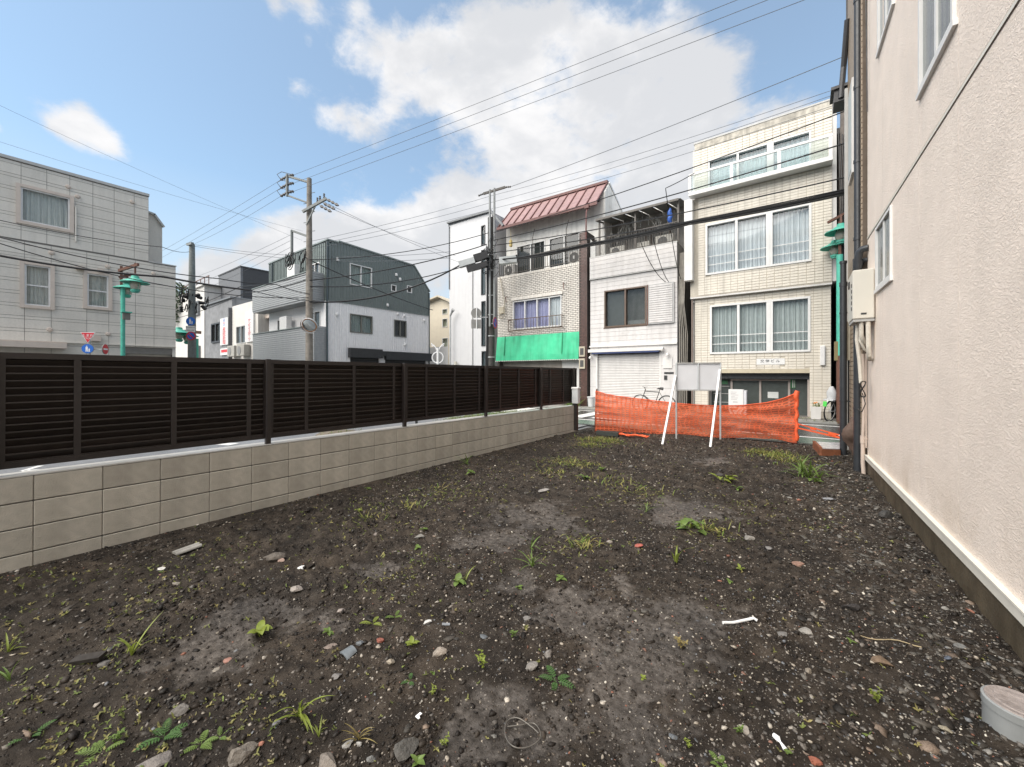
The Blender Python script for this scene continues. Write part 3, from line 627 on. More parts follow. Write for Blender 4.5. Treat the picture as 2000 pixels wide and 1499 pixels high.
# ------------------------------------------------------------------ white boarded building
m_board = M('white_painted_board', (.575, .562, .558), .6, .06, 7, .06, 30, rnd=.03, streak=.18, dirt=((.42, .39, .35), .25))
m_roll = M('white_roller_shutter', (.54, .53, .52), .5, .06, 6, streak=.12)
def white_building():
    t = thing('boarded_building', (-6.05, 16.9, 0), 'white boarded three storey shop house with roller shutter and roofed balcony', 'building')
    F = Face('S', 16.9); x0, x1 = -8.0, -4.1
    wn = (-7.29, -5.36, 3.69, 5.39); sh = (-7.70, -4.76, .02, 2.50)
    MB().box(x0, x1, 17.15, 27, 0, 7.02).build('side_wall', M('grey_weathered_wall', (.30, .29, .27), .8, .2, 4, streak=.4, dirt=((.12, .11, .10), .7)), t)
    mb = MB(); wall(mb, F, x0, x1, 0, 6.0, [wn, sh], .25); mb.build('wall', M('board_gap', (.24, .235, .23), .8), t)
    mb = MB(); wall(mb, Face('S', 16.84), x0, x1, 6.02, 7.03, [], .31); mb.build('balcony_wall', M('board_gap', (.24, .235, .23)), t)
    W2 = Face('S', 16.84)
    def boards(F_, z0, z1, p, hs):
        z = z0
        while z < z1-.03:
            zt = min(z+p, z1)
            spans = [(x0, x1)]
            for h in hs:
                if h[2] < zt-.01 and h[3] > z+.01: spans = [q for s in spans for q in ((s[0], min(s[1], h[0])), (max(s[0], h[1]), s[1])) if q[1]-q[0] > .02]
            for h in hs:
                if h[3]-.01 > z and h[3]+.02 < zt: m = MB(); F_.box(m, h[0], h[1], .001, .016, h[3]+.004, zt-.004); m.build('board', m_board, t)
                if h[2] > z+.02 and h[2]+.01 < zt: m = MB(); F_.box(m, h[0], h[1], .001, .016, z+.004, h[2]-.004); m.build('board', m_board, t)
            for (a, b) in spans:
                m = MB(); F_.box(m, a+.001, b-.001, .001, .016, z+.004, zt-.004, ch=.003); m.build('board', m_board, t)
            z = zt
    boards(F, 2.86, 5.99, .208, [wn]); boards(F, .0, 2.85, .95, [sh]); boards(W2, 6.03, 7.0, .196, [])
    MB().box(x0-.01, x1+.01, 16.81, 16.88, 5.985, 6.015).build('drip_edge', m_alu, t); MB().box(x0-.01, x1+.01, 16.82, 17.15, 7.0, 7.05).build('parapet_cap', m_alu, t)
    mb = MB(); F.box(mb, x0-.01, x1+.005, .017, .10, 2.80, 2.87); mb.build('band', m_cwhite, t)
    window(t, F, *wn, [-6.3], .06, .05, .10, m_bronze, gl=glass('smoked_glass', (.55, .58, .58), .75), cur=None, sill=.03)
    p = MB(); F.box(p, -6.24, -5.45, -.16, -.15, 3.75, 3.95); p.build('window_box', m_cwhite, t)
    p = MB(); F.box(p, -7.22, -6.36, -.20, -.18, 3.75, 5.3); p.build('inner_blind', M('grey_blind', (.30, .31, .31), .8), t)
    # storm shutter box
    s = MB(); F.box(s, -5.31, -4.21, .017, .10, 3.69, 5.38); so_ = s.build('storm_shutter_box', M('grey_shutter_box', (.36, .36, .36), .6), t)
    for k in range(17): q = MB(); F.box(q, -5.22, -4.27, .101, .118, 3.75+k*.094, 3.75+k*.094+.078, ch=.008); q.build('slat', m_board, so_)
    q = MB(); F.box(q, -5.31, -5.27, .101, .125, 3.66, 5.39); q.build('rusty_edge', m_rust, so_)
    # roller shutter: ribbed slats
    r = MB(); n = 33; zz = np.linspace(.03, 2.44, n*4+1)
    for k in range(len(zz)-1):
        d = [-.10, -.088, -.088, -.10]; r.quad(F.P(sh[0]+.06, d[k % 4], zz[k]), F.P(sh[1]-.06, d[k % 4], zz[k]), F.P(sh[1]-.06, d[(k+1) % 4], zz[k+1]), F.P(sh[0]+.06, d[(k+1) % 4], zz[k+1]))
    r.build('roller_shutter', m_roll, t)
    q = MB(); F.box(q, sh[0], sh[0]+.06, -.12, .02, .02, 2.5); F.box(q, sh[1]-.06, sh[1], -.12, .02, .02, 2.5); q.build('shutter_guide', m_cwhite, t)
    a = MB(); F.box(a, -8.03, -4.66, .02, .20, 2.56, 2.70); a.cyl((-4.70, 16.74, 2.60), (-4.62, 16.74, 2.60), .10); ao = a.build('awning_cassette', m_cwhite, t)
    q = MB(); F.box(q, -7.85, -4.80, .03, .19, 2.485, 2.557); q.build('awning_fabric', M('navy_awning_cloth', (.03, .045, .12), .8, .2), ao)
    q = MB(); F.box(q, -4.62, -4.24, .017, .03, 1.56, 1.64); q.build('door_plate', M('black_plate', (.02, .02, .02), .4), t)
    q = MB(); F.box(q, -4.62, -4.50, .017, .05, 1.32, 1.50); q.build('intercom', M('black_plate', (.02, .02, .02)), t)
    q = MB(); F.box(q, -4.66, -4.30, .017, .05, 1.80, 2.25); q.build('meter_cover', m_cwhite, t)
    for (lx, lz) in ((-4.45, 2.42), (-7.93, 2.38)): q = MB(); q.cyl((lx, 16.88, lz), (lx, 16.74, lz-.02), .02); q.lathe((lx, 16.72, lz-.05), [(.02, .06), (.07, 0), (.06, -.06)], 12); q.build('wall_lamp', m_cwhite, t)
    ft = MB(); rr = random.Random(3)
    for i in range(8):
        cx = -7.08+i*.29
        for k in range(6):
            a_ = cx+rr.uniform(-.09, .09); z_ = 3.25+rr.uniform(-.12, .12)
            if rr.random() < .5: F.box(ft, a_, a_+rr.uniform(.04, .1), .017, .0185, z_, z_+.012)
            else: F.box(ft, a_, a_+.012, .017, .0188, z_, z_+rr.uniform(.04, .1))
    ft.build('faded_lettering', M('ghost_lettering', (.50, .49, .48), .8), t)
    # side strip towards the cream building: conduits in the gap
    q = MB(); rr = random.Random(5)
    for k in range(5): x = -4.06+k*.05; q.tube([(x, 17.0+.1*k, .3), (x+.02, 17.05+.1*k, 2.5+rr.random()), (x-.02, 17.02, 4.5), (x+.03, 17.1, 6.6)], .02, 6)
    q.build('conduit', M('aged_conduit', (.38, .36, .32), .7, .2), t)
    # balcony storey set back, with roof sheet
    B = Face('S', 18.6)
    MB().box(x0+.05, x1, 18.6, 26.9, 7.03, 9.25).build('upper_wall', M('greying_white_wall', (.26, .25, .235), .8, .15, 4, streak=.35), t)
    for (a0, a1) in ((-6.9, -5.9), (-5.7, -4.8)): window(t, B, a0, a1, 7.15, 8.5, [(a0+a1)/2], .05, .04, .06, m_bronze, gl=glass('pale_glass', (.82, .90, .88), .88), name='balcony_window')
    rf = MB(); rf.bar((x0+.30, 16.86, 8.76), (x1+.05, 16.86, 8.76), .06, .09); rf.build('roof_gutter', M('grey_brown_steel', (.12, .11, .10), .6, .2), t)
    mp = M('translucent_roof_sheet', (.22, .225, .22), .5, .2, 6)
    for k in range(6):
        xa = x0+.3+k*.625; q = MB(); q.prism([(xa+.04, 16.9, 8.80), (xa+.585, 16.9, 8.80), (xa+.585, 18.6, 9.12), (xa+.04, 18.6, 9.12)], [(xa+.04, 16.9, 8.812), (xa+.585, 16.9, 8.812), (xa+.585, 18.6, 9.132), (xa+.04, 18.6, 9.132)]); q.build('roof_panel', mp, t)
        q = MB(); q.bar((xa, 16.88, 8.74), (xa, 18.6, 9.06), .05, .07); q.build('roof_rafter', M('grey_brown_steel', (.12, .11, .10)), t)
    for x in (x0+.4, -5.9, x1): q = MB(); q.box(x-.035, x+.035, 17.0, 17.07, 7.05, 8.78); q.build('roof_post', M('grey_brown_steel', (.12, .11, .10)), t)
    MB().box(x0+.84, x1+.4, 18.8, 26, 9.251, 9.46).build('roof_slab', m_cwhite, t)
    m_rail = M('dark_bronze_rail', (.06, .052, .045), .5, .2)
    q = MB(); q.bar((x0+.8, 16.95, 7.88), (x1, 16.95, 7.88), .04, .04); q.bar((x0+.8, 16.95, 7.12), (x1, 16.95, 7.12), .03, .03); ro = q.build('railing', m_rail, t)
    for k in range(28): x = x0+.82+k*(x1-x0-.82)/27; q = MB(); q.box(x-.009, x+.009, 16.94, 16.958, 7.13, 7.87); q.build('baluster', m_rail, ro)
    q = MB(); q.prism([(x0, 16.9, 7.05), (x0+.25, 16.9, 7.05), (x0+.25, 16.9, 7.6), (x0, 16.9, 7.95)], [(x0, 16.93, 7.05), (x0+.25, 16.93, 7.05), (x0+.25, 16.93, 7.6), (x0, 16.93, 7.95)]); q.build('end_screen', m_alu, t)
white_building()
def blob_pile():     # things standing on the roofed balcony
    mw = M('pale_balcony_box', (.36, .35, .32), .6, .1)
    def tagd(mb, name, mat, label, cat, **k): return mb.build(name, mat, None, label=label, cat=cat, **k)
    o = thing('air_conditioner', (-4.75, 17.6, 7.05), 'beige outdoor air conditioner behind the bars at the sign-box end of the roofed balcony', 'air conditioner', 'outdoor air conditioners')
    MB().box(-5.15, -4.4, 17.45, 17.75, 7.08, 7.62, ch=.015).build('case', mw, o); q = MB(); q.cyl((-4.85, 17.455, 7.35), (-4.85, 17.44, 7.35), .21, n=20); q.build('fan_grille', M('fan_dark', (.06, .06, .06), .6), o)
    o = thing('air_conditioner', (-7.0, 17.5, 7.05), 'beige outdoor air conditioner behind the bars at the red-roof end of the roofed balcony', 'air conditioner', 'outdoor air conditioners')
    MB().box(-7.2, -6.5, 17.35, 17.65, 7.08, 7.5, ch=.015).build('case', mw, o); q = MB(); q.cyl((-6.95, 17.355, 7.29), (-6.95, 17.34, 7.29), .17, n=20); q.build('fan_grille', M('fan_dark', (.06, .06, .06)), o)
    MB().box(-5.9, -5.35, 17.2, 17.5, 7.06, 7.42, ch=.02).build('storage_box', mw, label='pale storage box between the air conditioners on the roofed balcony', cat='box')
    q = MB(); r = random.Random(2)
    for k in range(90):
        x = r.uniform(-7.2, -4.3); z = 8.45+.25*math.sin(x*3)+r.uniform(-.25, .15); q.tube([(x, 17.4, z), (x+r.uniform(-.12, .12), 17.4+r.uniform(-.1, .1), z-r.uniform(.15, .4))], r.uniform(.008, .02), 5)
    q.build('hanging_hooks', M('dull_metal_hook', (.16, .16, .15), .5, .3), label='tangle of laundry hooks and hangers hanging under the balcony roof', cat='laundry hangers')
    q = MB(); c = []; 
    for k in range(9): c.append((-4.42+.02*math.sin(k*2), 17.0+.02*math.cos(k*1.7), 8.55-.09*k))
    q.tube(c, [.02, .06, .08, .10, .09, .10, .08, .06, .03], 10); q.build('blue_sheet', M('blue_plastic_sheet', (.03, .10, .38), .45, .25, 12), label='bundled blue plastic sheet tied to the balcony post of the white shop house', cat='plastic sheet')
blob_pile()

# ------------------------------------------------------------------ brick fronted building with green awning
m_brick = M('white_brick', (.64, .61, .565), .5, .14, 9, .1, 30, streak=.22, dirt=((.40, .35, .30), .35))
m_bjoint = M('sooty_brick_joint', (.055, .048, .043), .9, .2)
m_pinkroof = M('faded_red_roof_sheet', (.28, .175, .17), .45, .16, 3, streak=.1, rnd=.06)
m_redtrim = M('dark_red_trim', (.12, .045, .04), .5, .2)
def brick_building():
    t = thing('brick_building', (-11, 16.9, 0), 'three storey white brick shop house with faded red metal roof and green awning', 'building')
    F = Face('S', 16.9); x0, x1 = -13.65, -8.55
    w2 = (-12.55, -9.54, 3.95, 5.48)
    mb = MB(); wall(mb, F, x0, x1, 2.4, 6.95, [w2], .25); mb.box(x0, x1, 16.9, 17.2, 0, .35); wo = mb.build('wall', m_bjoint, t)
    bb = MB()
    for r in tile_rects(x0, x1, 3.45, 6.82, .245, .092, .022, [w2], True): F.box(bb, r[0], r[1], -.004, .014, r[2], r[3])
    bb.build('brick', m_brick, wo, kind='stuff')
    sc = MB()
    for k in range(46): a = x0+.01+k*(x1-x0-.02)/46; F.box(sc, a+.008, a+(x1-x0)/46-.008, -.004, .022, 6.83, 6.96)
    sc.build('brick', m_brick, wo, kind='stuff')
    MB().box(x0, x1, 17.2, 26.5, 0, 7.0).build('side_wall', m_cwhite, t)
    B = Face('S', 17.7)
    mw = M('stained_white_wall', (.74, .73, .70), .75, .08, 5, streak=.25, dirt=((.42, .40, .37), .4))
    u = MB(); wall(u, B, x0, x1+.9, 7.0, 9.98, [(-12.9, -11.0, 6.9, 8.75), (-10.75, -8.95, 6.9, 8.75)], .2); u.box(x0, x1+.9, 17.95, 21.4, 7.0, 9.7); u.build('upper_wall', mw, t)
    for (a0, a1) in ((-12.9, -11.0), (-10.75, -8.95)): window(t, B, a0, a1, 7.02, 8.75, [(a0+a1)/2], .05, .04, .05, m_white_frame, gl=glass('grey_glass', (.34, .38, .38), .35), name='balcony_window')
    # single pitch roof rising to the rear
    ea, eb = Vector((x0+.02, 16.95, 9.74)), Vector((-7.7, 16.95, 9.62)); ra, rb = Vector((x0+.02, 18.2, 11.16)), Vector((-7.7, 18.2, 11.02))
    n = 11
    for k in range(n):
        p0, p1 = ea.lerp(eb, k/n+.004), ea.lerp(eb, (k+1)/n-.004); q0, q1 = ra.lerp(rb, k/n+.004), ra.lerp(rb, (k+1)/n-.004); up = Vector((0, 0, .03))
        MB().prism([p0, p1, q1, q0], [p0+up, p1+up, q1+up, q0+up]).build('roof_panel', m_pinkroof, t)
    for k in range(n+1):
        p, q = ea.lerp(eb, k/n), ra.lerp(rb, k/n); MB().bar(p+Vector((0, -.02, .05)), q+Vector((0, 0, .05)), .05, .06).build('roof_batten', m_redtrim, t)
    MB().bar(ra+Vector((-.03, 0, .06)), rb+Vector((.03, 0, .06)), .22, .12).build('ridge_cap', m_redtrim, t)
    MB().bar(ea+Vector((-.05, -.06, -.06)), eb+Vector((.05, -.06, -.06)), .10, .14).build('gutter', m_redtrim, t)
    g = MB(); g.prism([(-7.62, 17.73, 7.0), (-7.62, 21.4, 7.0), (-7.62, 21.4, 9.4), (-7.62, 18.2, 10.95), (-7.62, 17.73, 10.42)], [(-7.9, 17.73, 7.0), (-7.9, 21.4, 7.0), (-7.9, 21.4, 9.4), (-7.9, 18.2, 10.95), (-7.9, 17.73, 10.42)]); g.build('gable_wall', mw, t)
    MB().bar((-7.66, 18.25, 11.05), (-7.66, 21.6, 9.38), .12, .10).build('roof_verge', m_white_frame, t)
    MB().prism([(x0, 18.25, 11.08), (-7.7, 18.25, 10.96), (-7.7, 21.5, 9.35), (x0, 21.5, 9.45)], [(x0, 18.25, 11.14), (-7.7, 18.25, 11.02), (-7.7, 21.5, 9.41), (x0, 21.5, 9.51)]).build('rear_roof', m_pinkroof, t)
    # balcony rail, window grille
    mr_ = M('dark_bronze_rail', (.06, .052, .045), .5, .2)
    q = MB(); q.bar((x0+.08, 16.95, 7.82), (x1-.02, 16.95, 7.82), .05, .04); q.bar((x0+.08, 16.95, 7.06), (x1-.02, 16.95, 7.06), .04, .03); q.bar((x0+.08, 16.95, 7.06), (x0+.08, 16.95, 7.82), .04, .04); q.bar((x1-.04, 16.95, 7.06), (x1-.04, 16.95, 7.82), .04, .04); ro = q.build('railing', mr_, t)
    for k in range(34): x = x0+.22+k*(x1-x0-.36)/33; m = MB(); m.box(x-.011, x+.011, 16.94, 16.96, 7.075, 7.80); m.build('baluster', mr_, ro)
    for (x, lean) in ((-11.35, .25), (-9.35, .25)): m = MB(); m.tube([(x, 17, 7.1), (x, 17, 8.75), (x+lean, 16.8, 9.1)], .02, 6); m.build('clothes_pole_bracket', mr_, t)
    window(t, F, *w2, [-11.77, -11.0, -10.26], .05, .05, .08, m_white_frame, cur=m_curt_b, seed=21)
    c = MB(); curtain(c, F, -10.25, -9.6, 4.0, 5.42, -.135, seed=4); c.build('net_curtain', m_curt_w, t, smooth=True)
    q = MB(); q.bar((-12.78, 16.72, 4.47), (-9.42, 16.72, 4.47), .045, .035); q.bar((-12.78, 16.72, 3.86), (-9.42, 16.72, 3.86), .045, .035)
    for x in (-12.76, -9.44):
        for z in (4.47, 3.86): q.bar((x, 16.72, z), (x, 16.9, z), .03, .03)
        q.bar((x, 16.72, 3.86), (x, 16.72, 4.47), .03, .03)
    gr = q.build('window_railing', m_bronze, t)
    for k in range(17): x = -12.6+k*3.0/16; m = MB(); m.box(x-.008, x+.008, 16.712, 16.728, 3.88, 4.455); m.build('baluster', m_bronze, gr)
    m = MB(); F.box(m, w2[0]-.08, w2[1]+.08, .016, .10, 5.52, 5.66)
    m.build('window_hood', m_brick, t)
    for (x, z) in ((-12.9, 5.75), (-9.35, 6.0)): m = MB(); m.tube([(x, 16.9, z), (x+.05, 16.6, z), (x+.12, 16.55, z-.35)], .02, 6); m.build('pole_bracket', m_rust, t)
    # awning: sloping cloth with scalloped hem
    ma = M('green_awning_cloth', (.045, .46, .245), .65, .14, 2, streak=.28, big=.10)
    a = MB(); nx = 40
    tp = [(x0+.0+(x1-x0)*i/nx, 16.86, 3.60) for i in range(nx+1)]; mdl = [(p[0], 16.745-.012*math.sin(i*.9), 2.55+.015*math.sin(i*1.9)) for i, p in enumerate(tp)]; hm = [(p[0], 16.735, 2.27) for i, p in enumerate(tp)]
    rows = [tp, mdl, hm]
    for j in range(2): a.add(rows[j]+rows[j+1], [(i, i+1, nx+2+i, nx+1+i) for i in range(nx)])
    a.quad(tp[0], mdl[0], hm[0], (x0, 16.86, 2.28)); a.quad(tp[-1], mdl[-1], hm[-1], (x1, 16.86, 2.28)); ao = a.build('awning', ma, t)
    m = MB()
    for x in (x0+.55, x1-.95): m.prism([(x, 16.85, 3.605), (x+.05, 16.85, 3.605), (x+.05, 16.74, 2.57), (x, 16.74, 2.57)], [(x, 16.835, 3.62), (x+.05, 16.835, 3.62), (x+.05, 16.715, 2.57), (x, 16.715, 2.57)])
    m.build('awning_seam', M('green_awning_seam', (.012, .26, .12), .6), ao)
    m = MB()
    for k in range(41): x = x0+(x1-x0)*k/40; m.box(x-.035, x+.035, 16.722, 16.73, 2.235, 2.275)
    m.build('awning_fringe', M('white_fringe', (.6, .62, .58), .7), ao)
    # shop front below the awning
    r = MB(); zz = np.linspace(.1, 2.35, 61)
    for k in range(60):
        d = (-.30, -.285); r.quad(F.P(x0+.15, d[k % 2], zz[k]), F.P(-9.7, d[k % 2], zz[k]), F.P(-9.7, d[(k+1) % 2], zz[k+1]), F.P(x0+.15, d[(k+1) % 2], zz[k+1]))
    r.build('roller_shutter', M('beige_roller_shutter', (.30, .27, .24), .6, .15, 4, streak=.2), t)
    m = MB(); F.box(m, -9.65, x1, -.5, -.4, .0, 2.45); F.box(m, x0, x0+.14, -.3, 0, .3, 2.45); m.build('shop_front', m_bjoint, t)
    # brown tiled pillar
    mp = M('brown_glazed_brick', (.085, .042, .033), .35, .35, 9, .1, 30, rnd=.1, spec=.6)
    m = MB().box(-8.53, -8.11, 16.78, 17.6, 0, 8.30); po = m.build('pillar', m_bjoint, t)
    bm_ = MB(); 
    for j in range(124):
        for i in range(2 if j % 2 else 3):
            a = -8.53+(.105 if j % 2 else 0)+.21*i-(.0 if j % 2 else .105)
            aa, ab = max(a, -8.53), min(a+.21, -8.11)
            if ab-aa > .02: bm_.box(aa+.005, ab-.005, 16.768, 16.779, j*.067+.005, j*.067+.062)
    bm_.build('brick', mp, po, kind='stuff')
    m = MB(); m.tube([(-8.16, 16.9, 9.55), (-8.16, 16.88, 9.4), (-8.14, 16.74, 9.15), (-8.14, 16.72, 8.3), (-8.14, 16.74, 7.9)], .035, 8); m.box(-8.26, -8.04, 16.78, 16.94, 9.42, 9.60); m.build('downpipe', m_redtrim, t, True)
    for z in (2.62, 2.05): m = MB(); m.box(-8.5, -8.2, 16.70, 16.767, z-.24, z+.24); m.box(-8.44, -8.26, 16.692, 16.699, z-.16, z+.16, 1); m.build('meter_box', [M('beige_box', (.42, .38, .30), .5), M('fan_dark', (.06, .06, .06))], t)
    m = MB(); m.box(-13.5, -13.15, 16.88, 16.80, 4.9, 5.25); m.tube([(-13.3, 16.78, 4.9), (-13.45, 16.78, 4.7), (-13.2, 16.78, 4.62), (-13.05, 16.78, 4.8), (-13.1, 16.8, 5.6), (-13.4, 16.8, 6.9)], .025, 7); m.build('meter_box', M('beige_box', (.42, .38, .30)), t)
    for (x, c) in ((-8.95, 'red pillar'), (-13.02, 'utility pole')):
        o = thing('air_conditioner', (x, 17.3, 7.0), f'grey outdoor air conditioner by the {c} on the brick building balcony', 'air conditioner', 'outdoor air conditioners')
        MB().box(x-.36, x+.36, 17.15, 17.45, 7.02, 7.62, ch=.015).build('case', M('grey_ac_case', (.40, .39, .37), .5), o); q = MB(); q.cyl((x-.05, 17.152, 7.32), (x-.05, 17.13, 7.32), .25, n=22); q.build('fan_grille', M('fan_dark', (.06, .06, .06)), o); q = MB(); q.box(x-.09, x-.01, 17.12, 17.129, 7.25, 7.4); q.build('badge', m_alu, o)
    m = MB(); m.lathe((-12.95, 17.2, 8.62), [(.02, .42), (.06, .36), (.09, .34), (.09, .04), (.05, 0)], 12); m.tube([(-12.95, 17.2, 9.0), (-12.95, 17.2, 9.95)], .012, 5); m.build('wind_chime_lantern', M('pale_yellow_lantern', (.55, .42, .16), .5), label='small yellowish lantern hanging under the eave end by the utility pole', cat='lantern')
brick_building()

# ------------------------------------------------------------------ narrow white house, beige house behind
def narrow_house():
    t = thing('narrow_house', (-16, 16.9, 0), 'plain white narrow house with a column of slit windows beside the utility pole', 'house')
    F = Face('S', 16.9); x0, x1 = -17.5, -14.05
    sl_ = [(-14.87, -14.56, 9.0, 10.13), (-14.87, -14.54, 6.12, 8.72), (-14.85, -14.54, 3.15, 5.75), (-14.83, -14.5, .4, 2.86)]
    m = MB(); wall(m, F, x0, x1, 0, 10.75, sl_, .2); m.box(x0, x1, 17.12, 24, 0, 10.72); m.build('wall', M('smooth_white_render', (.57, .575, .59), .6, .03, 3, streak=.08), t)
    md = M('black_slit_frame', (.03, .03, .035), .4)
    for s in sl_: window(t, F, *s, (), .05, .03, .06, md, gl=glass('blue_glass', (.74, .86, .88), .9), name='slit_window')
    m = MB(); m.bar((x0-.1, 16.85, 10.92), (-14.1, 16.85, 10.80), .18, .10); m.bar((-14.1, 16.86, 10.80), (-13.2, 16.86, 9.75), .16, .10); m.build('roof_edge', M('grey_roof_edge', (.16, .17, .18), .5), t)
    MB().prism([(x0-.1, 16.9, 10.74), (-14.1, 16.9, 10.74), (-14.1, 24, 10.74), (x0-.1, 24, 10.74)], [(x0-.1, 16.9, 10.88), (-14.1, 16.9, 10.78), (-14.1, 24, 10.78), (x0-.1, 24, 10.88)]).build('roof', M('grey_roof_edge', (.16, .17, .18)), t)
    MB().cyl((-15.53, 16.86, 0), (-15.53, 16.86, 7.6), .03, n=8).build('downpipe', m_alu, t); MB().cyl((x0+.02, 16.86, 6.8), (x0+.02, 16.86, 10.7), .03, n=8).build('corner_pipe', M('grey_roof_edge', (.16, .17, .18)), t)
    o = thing('lamp_post', (-17.1, 16.6, 0), 'slim grey lamp post with one tilted head against the narrow white house', 'street lamp')
    MB().tube([(-17.1, 16.6, 0), (-17.1, 16.6, 5.1)], .045, 8).build('pole', m_galv, o); m = MB(); m.tube([(-17.1, 16.6, 5.08), (-16.95, 16.55, 5.24), (-16.75, 16.5, 5.42)], [.05, .06, .11], 8); m.build('lamp_head', m_galv, o)
    MB().tube([(-16.75, 16.7, 0), (-16.75, 16.7, 2.3)], .09, 10).build('bollard', M('pale_cream_paint', (.6, .58, .5), .5), label='short pale post with capped top before the narrow white house', cat='bollard')
    o = thing('beige_house', (-24, 23, 0), 'beige gabled house seen down the gap past the teal building', 'house')
    F2 = Face('S', 23.0); p0 = PY(23., 836, 600).x; p1 = PY(23., 882, 600).x; zt = lambda u, v: PY(23., u, v).z
    zr = zt(862, 580); ze = zt(880, 590)
    wn = []
    for (u0, v0, u1, v1) in ((864, 603, 874, 615), (864, 622, 874, 640), (864, 660, 875, 680)):
        a = PY(23., u0, v1); b = PY(23., u1, v0); wn.append((a.x, b.x, a.z, b.z))
    m = MB(); wall(m, F2, p0-3, p1, 0, ze-.3, wn, .2); m.box(p0-3, p1, 23.22, 30, 0, ze-.3); xm = PY(23., 862, 580).x
    m.prism([(p0-3, 23, ze-.3), (p1, 23, ze-.3), (xm, 23, zr-.02), (p0-3, 23, zr-.75)], [(p0-3, 30, ze-.3), (p1, 30, ze-.3), (xm, 30, zr-.02), (p0-3, 30, zr-.75)]); m.build('wall', M('pale_beige_render', (.62, .56, .45), .7, .05, 3), o)
    for w in wn: window(o, F2, *w, (), .04, .03, .05, m_white_frame, gl=glass('pale_glass', (.82, .90, .88), .88))
    m = MB(); m.bar((p0-3, 22.8, zr-.75), (xm, 22.8, zr), .5, .12); m.bar((xm, 22.8, zr), (p1+.3, 22.8, ze-.1), .5, .12); m.build('roof', M('beige_roof_edge', (.50, .45, .36), .6), o)
    f = thing('white_gate', (PY(21., 858, 700).x, 21, 0), 'white boarded gate panel in front of the beige house', 'gate'); a = PY(21., 838, 700).x; b = PY(21., 875, 700).x; zg = PY(21., 858, 678).z
    for k in range(12): x = a+(b-a)*k/12; MB().box(x+.01, x+(b-a)/12-.01, 21, 21.03, .2, zg).build('board', m_cwhite, f)
narrow_house()

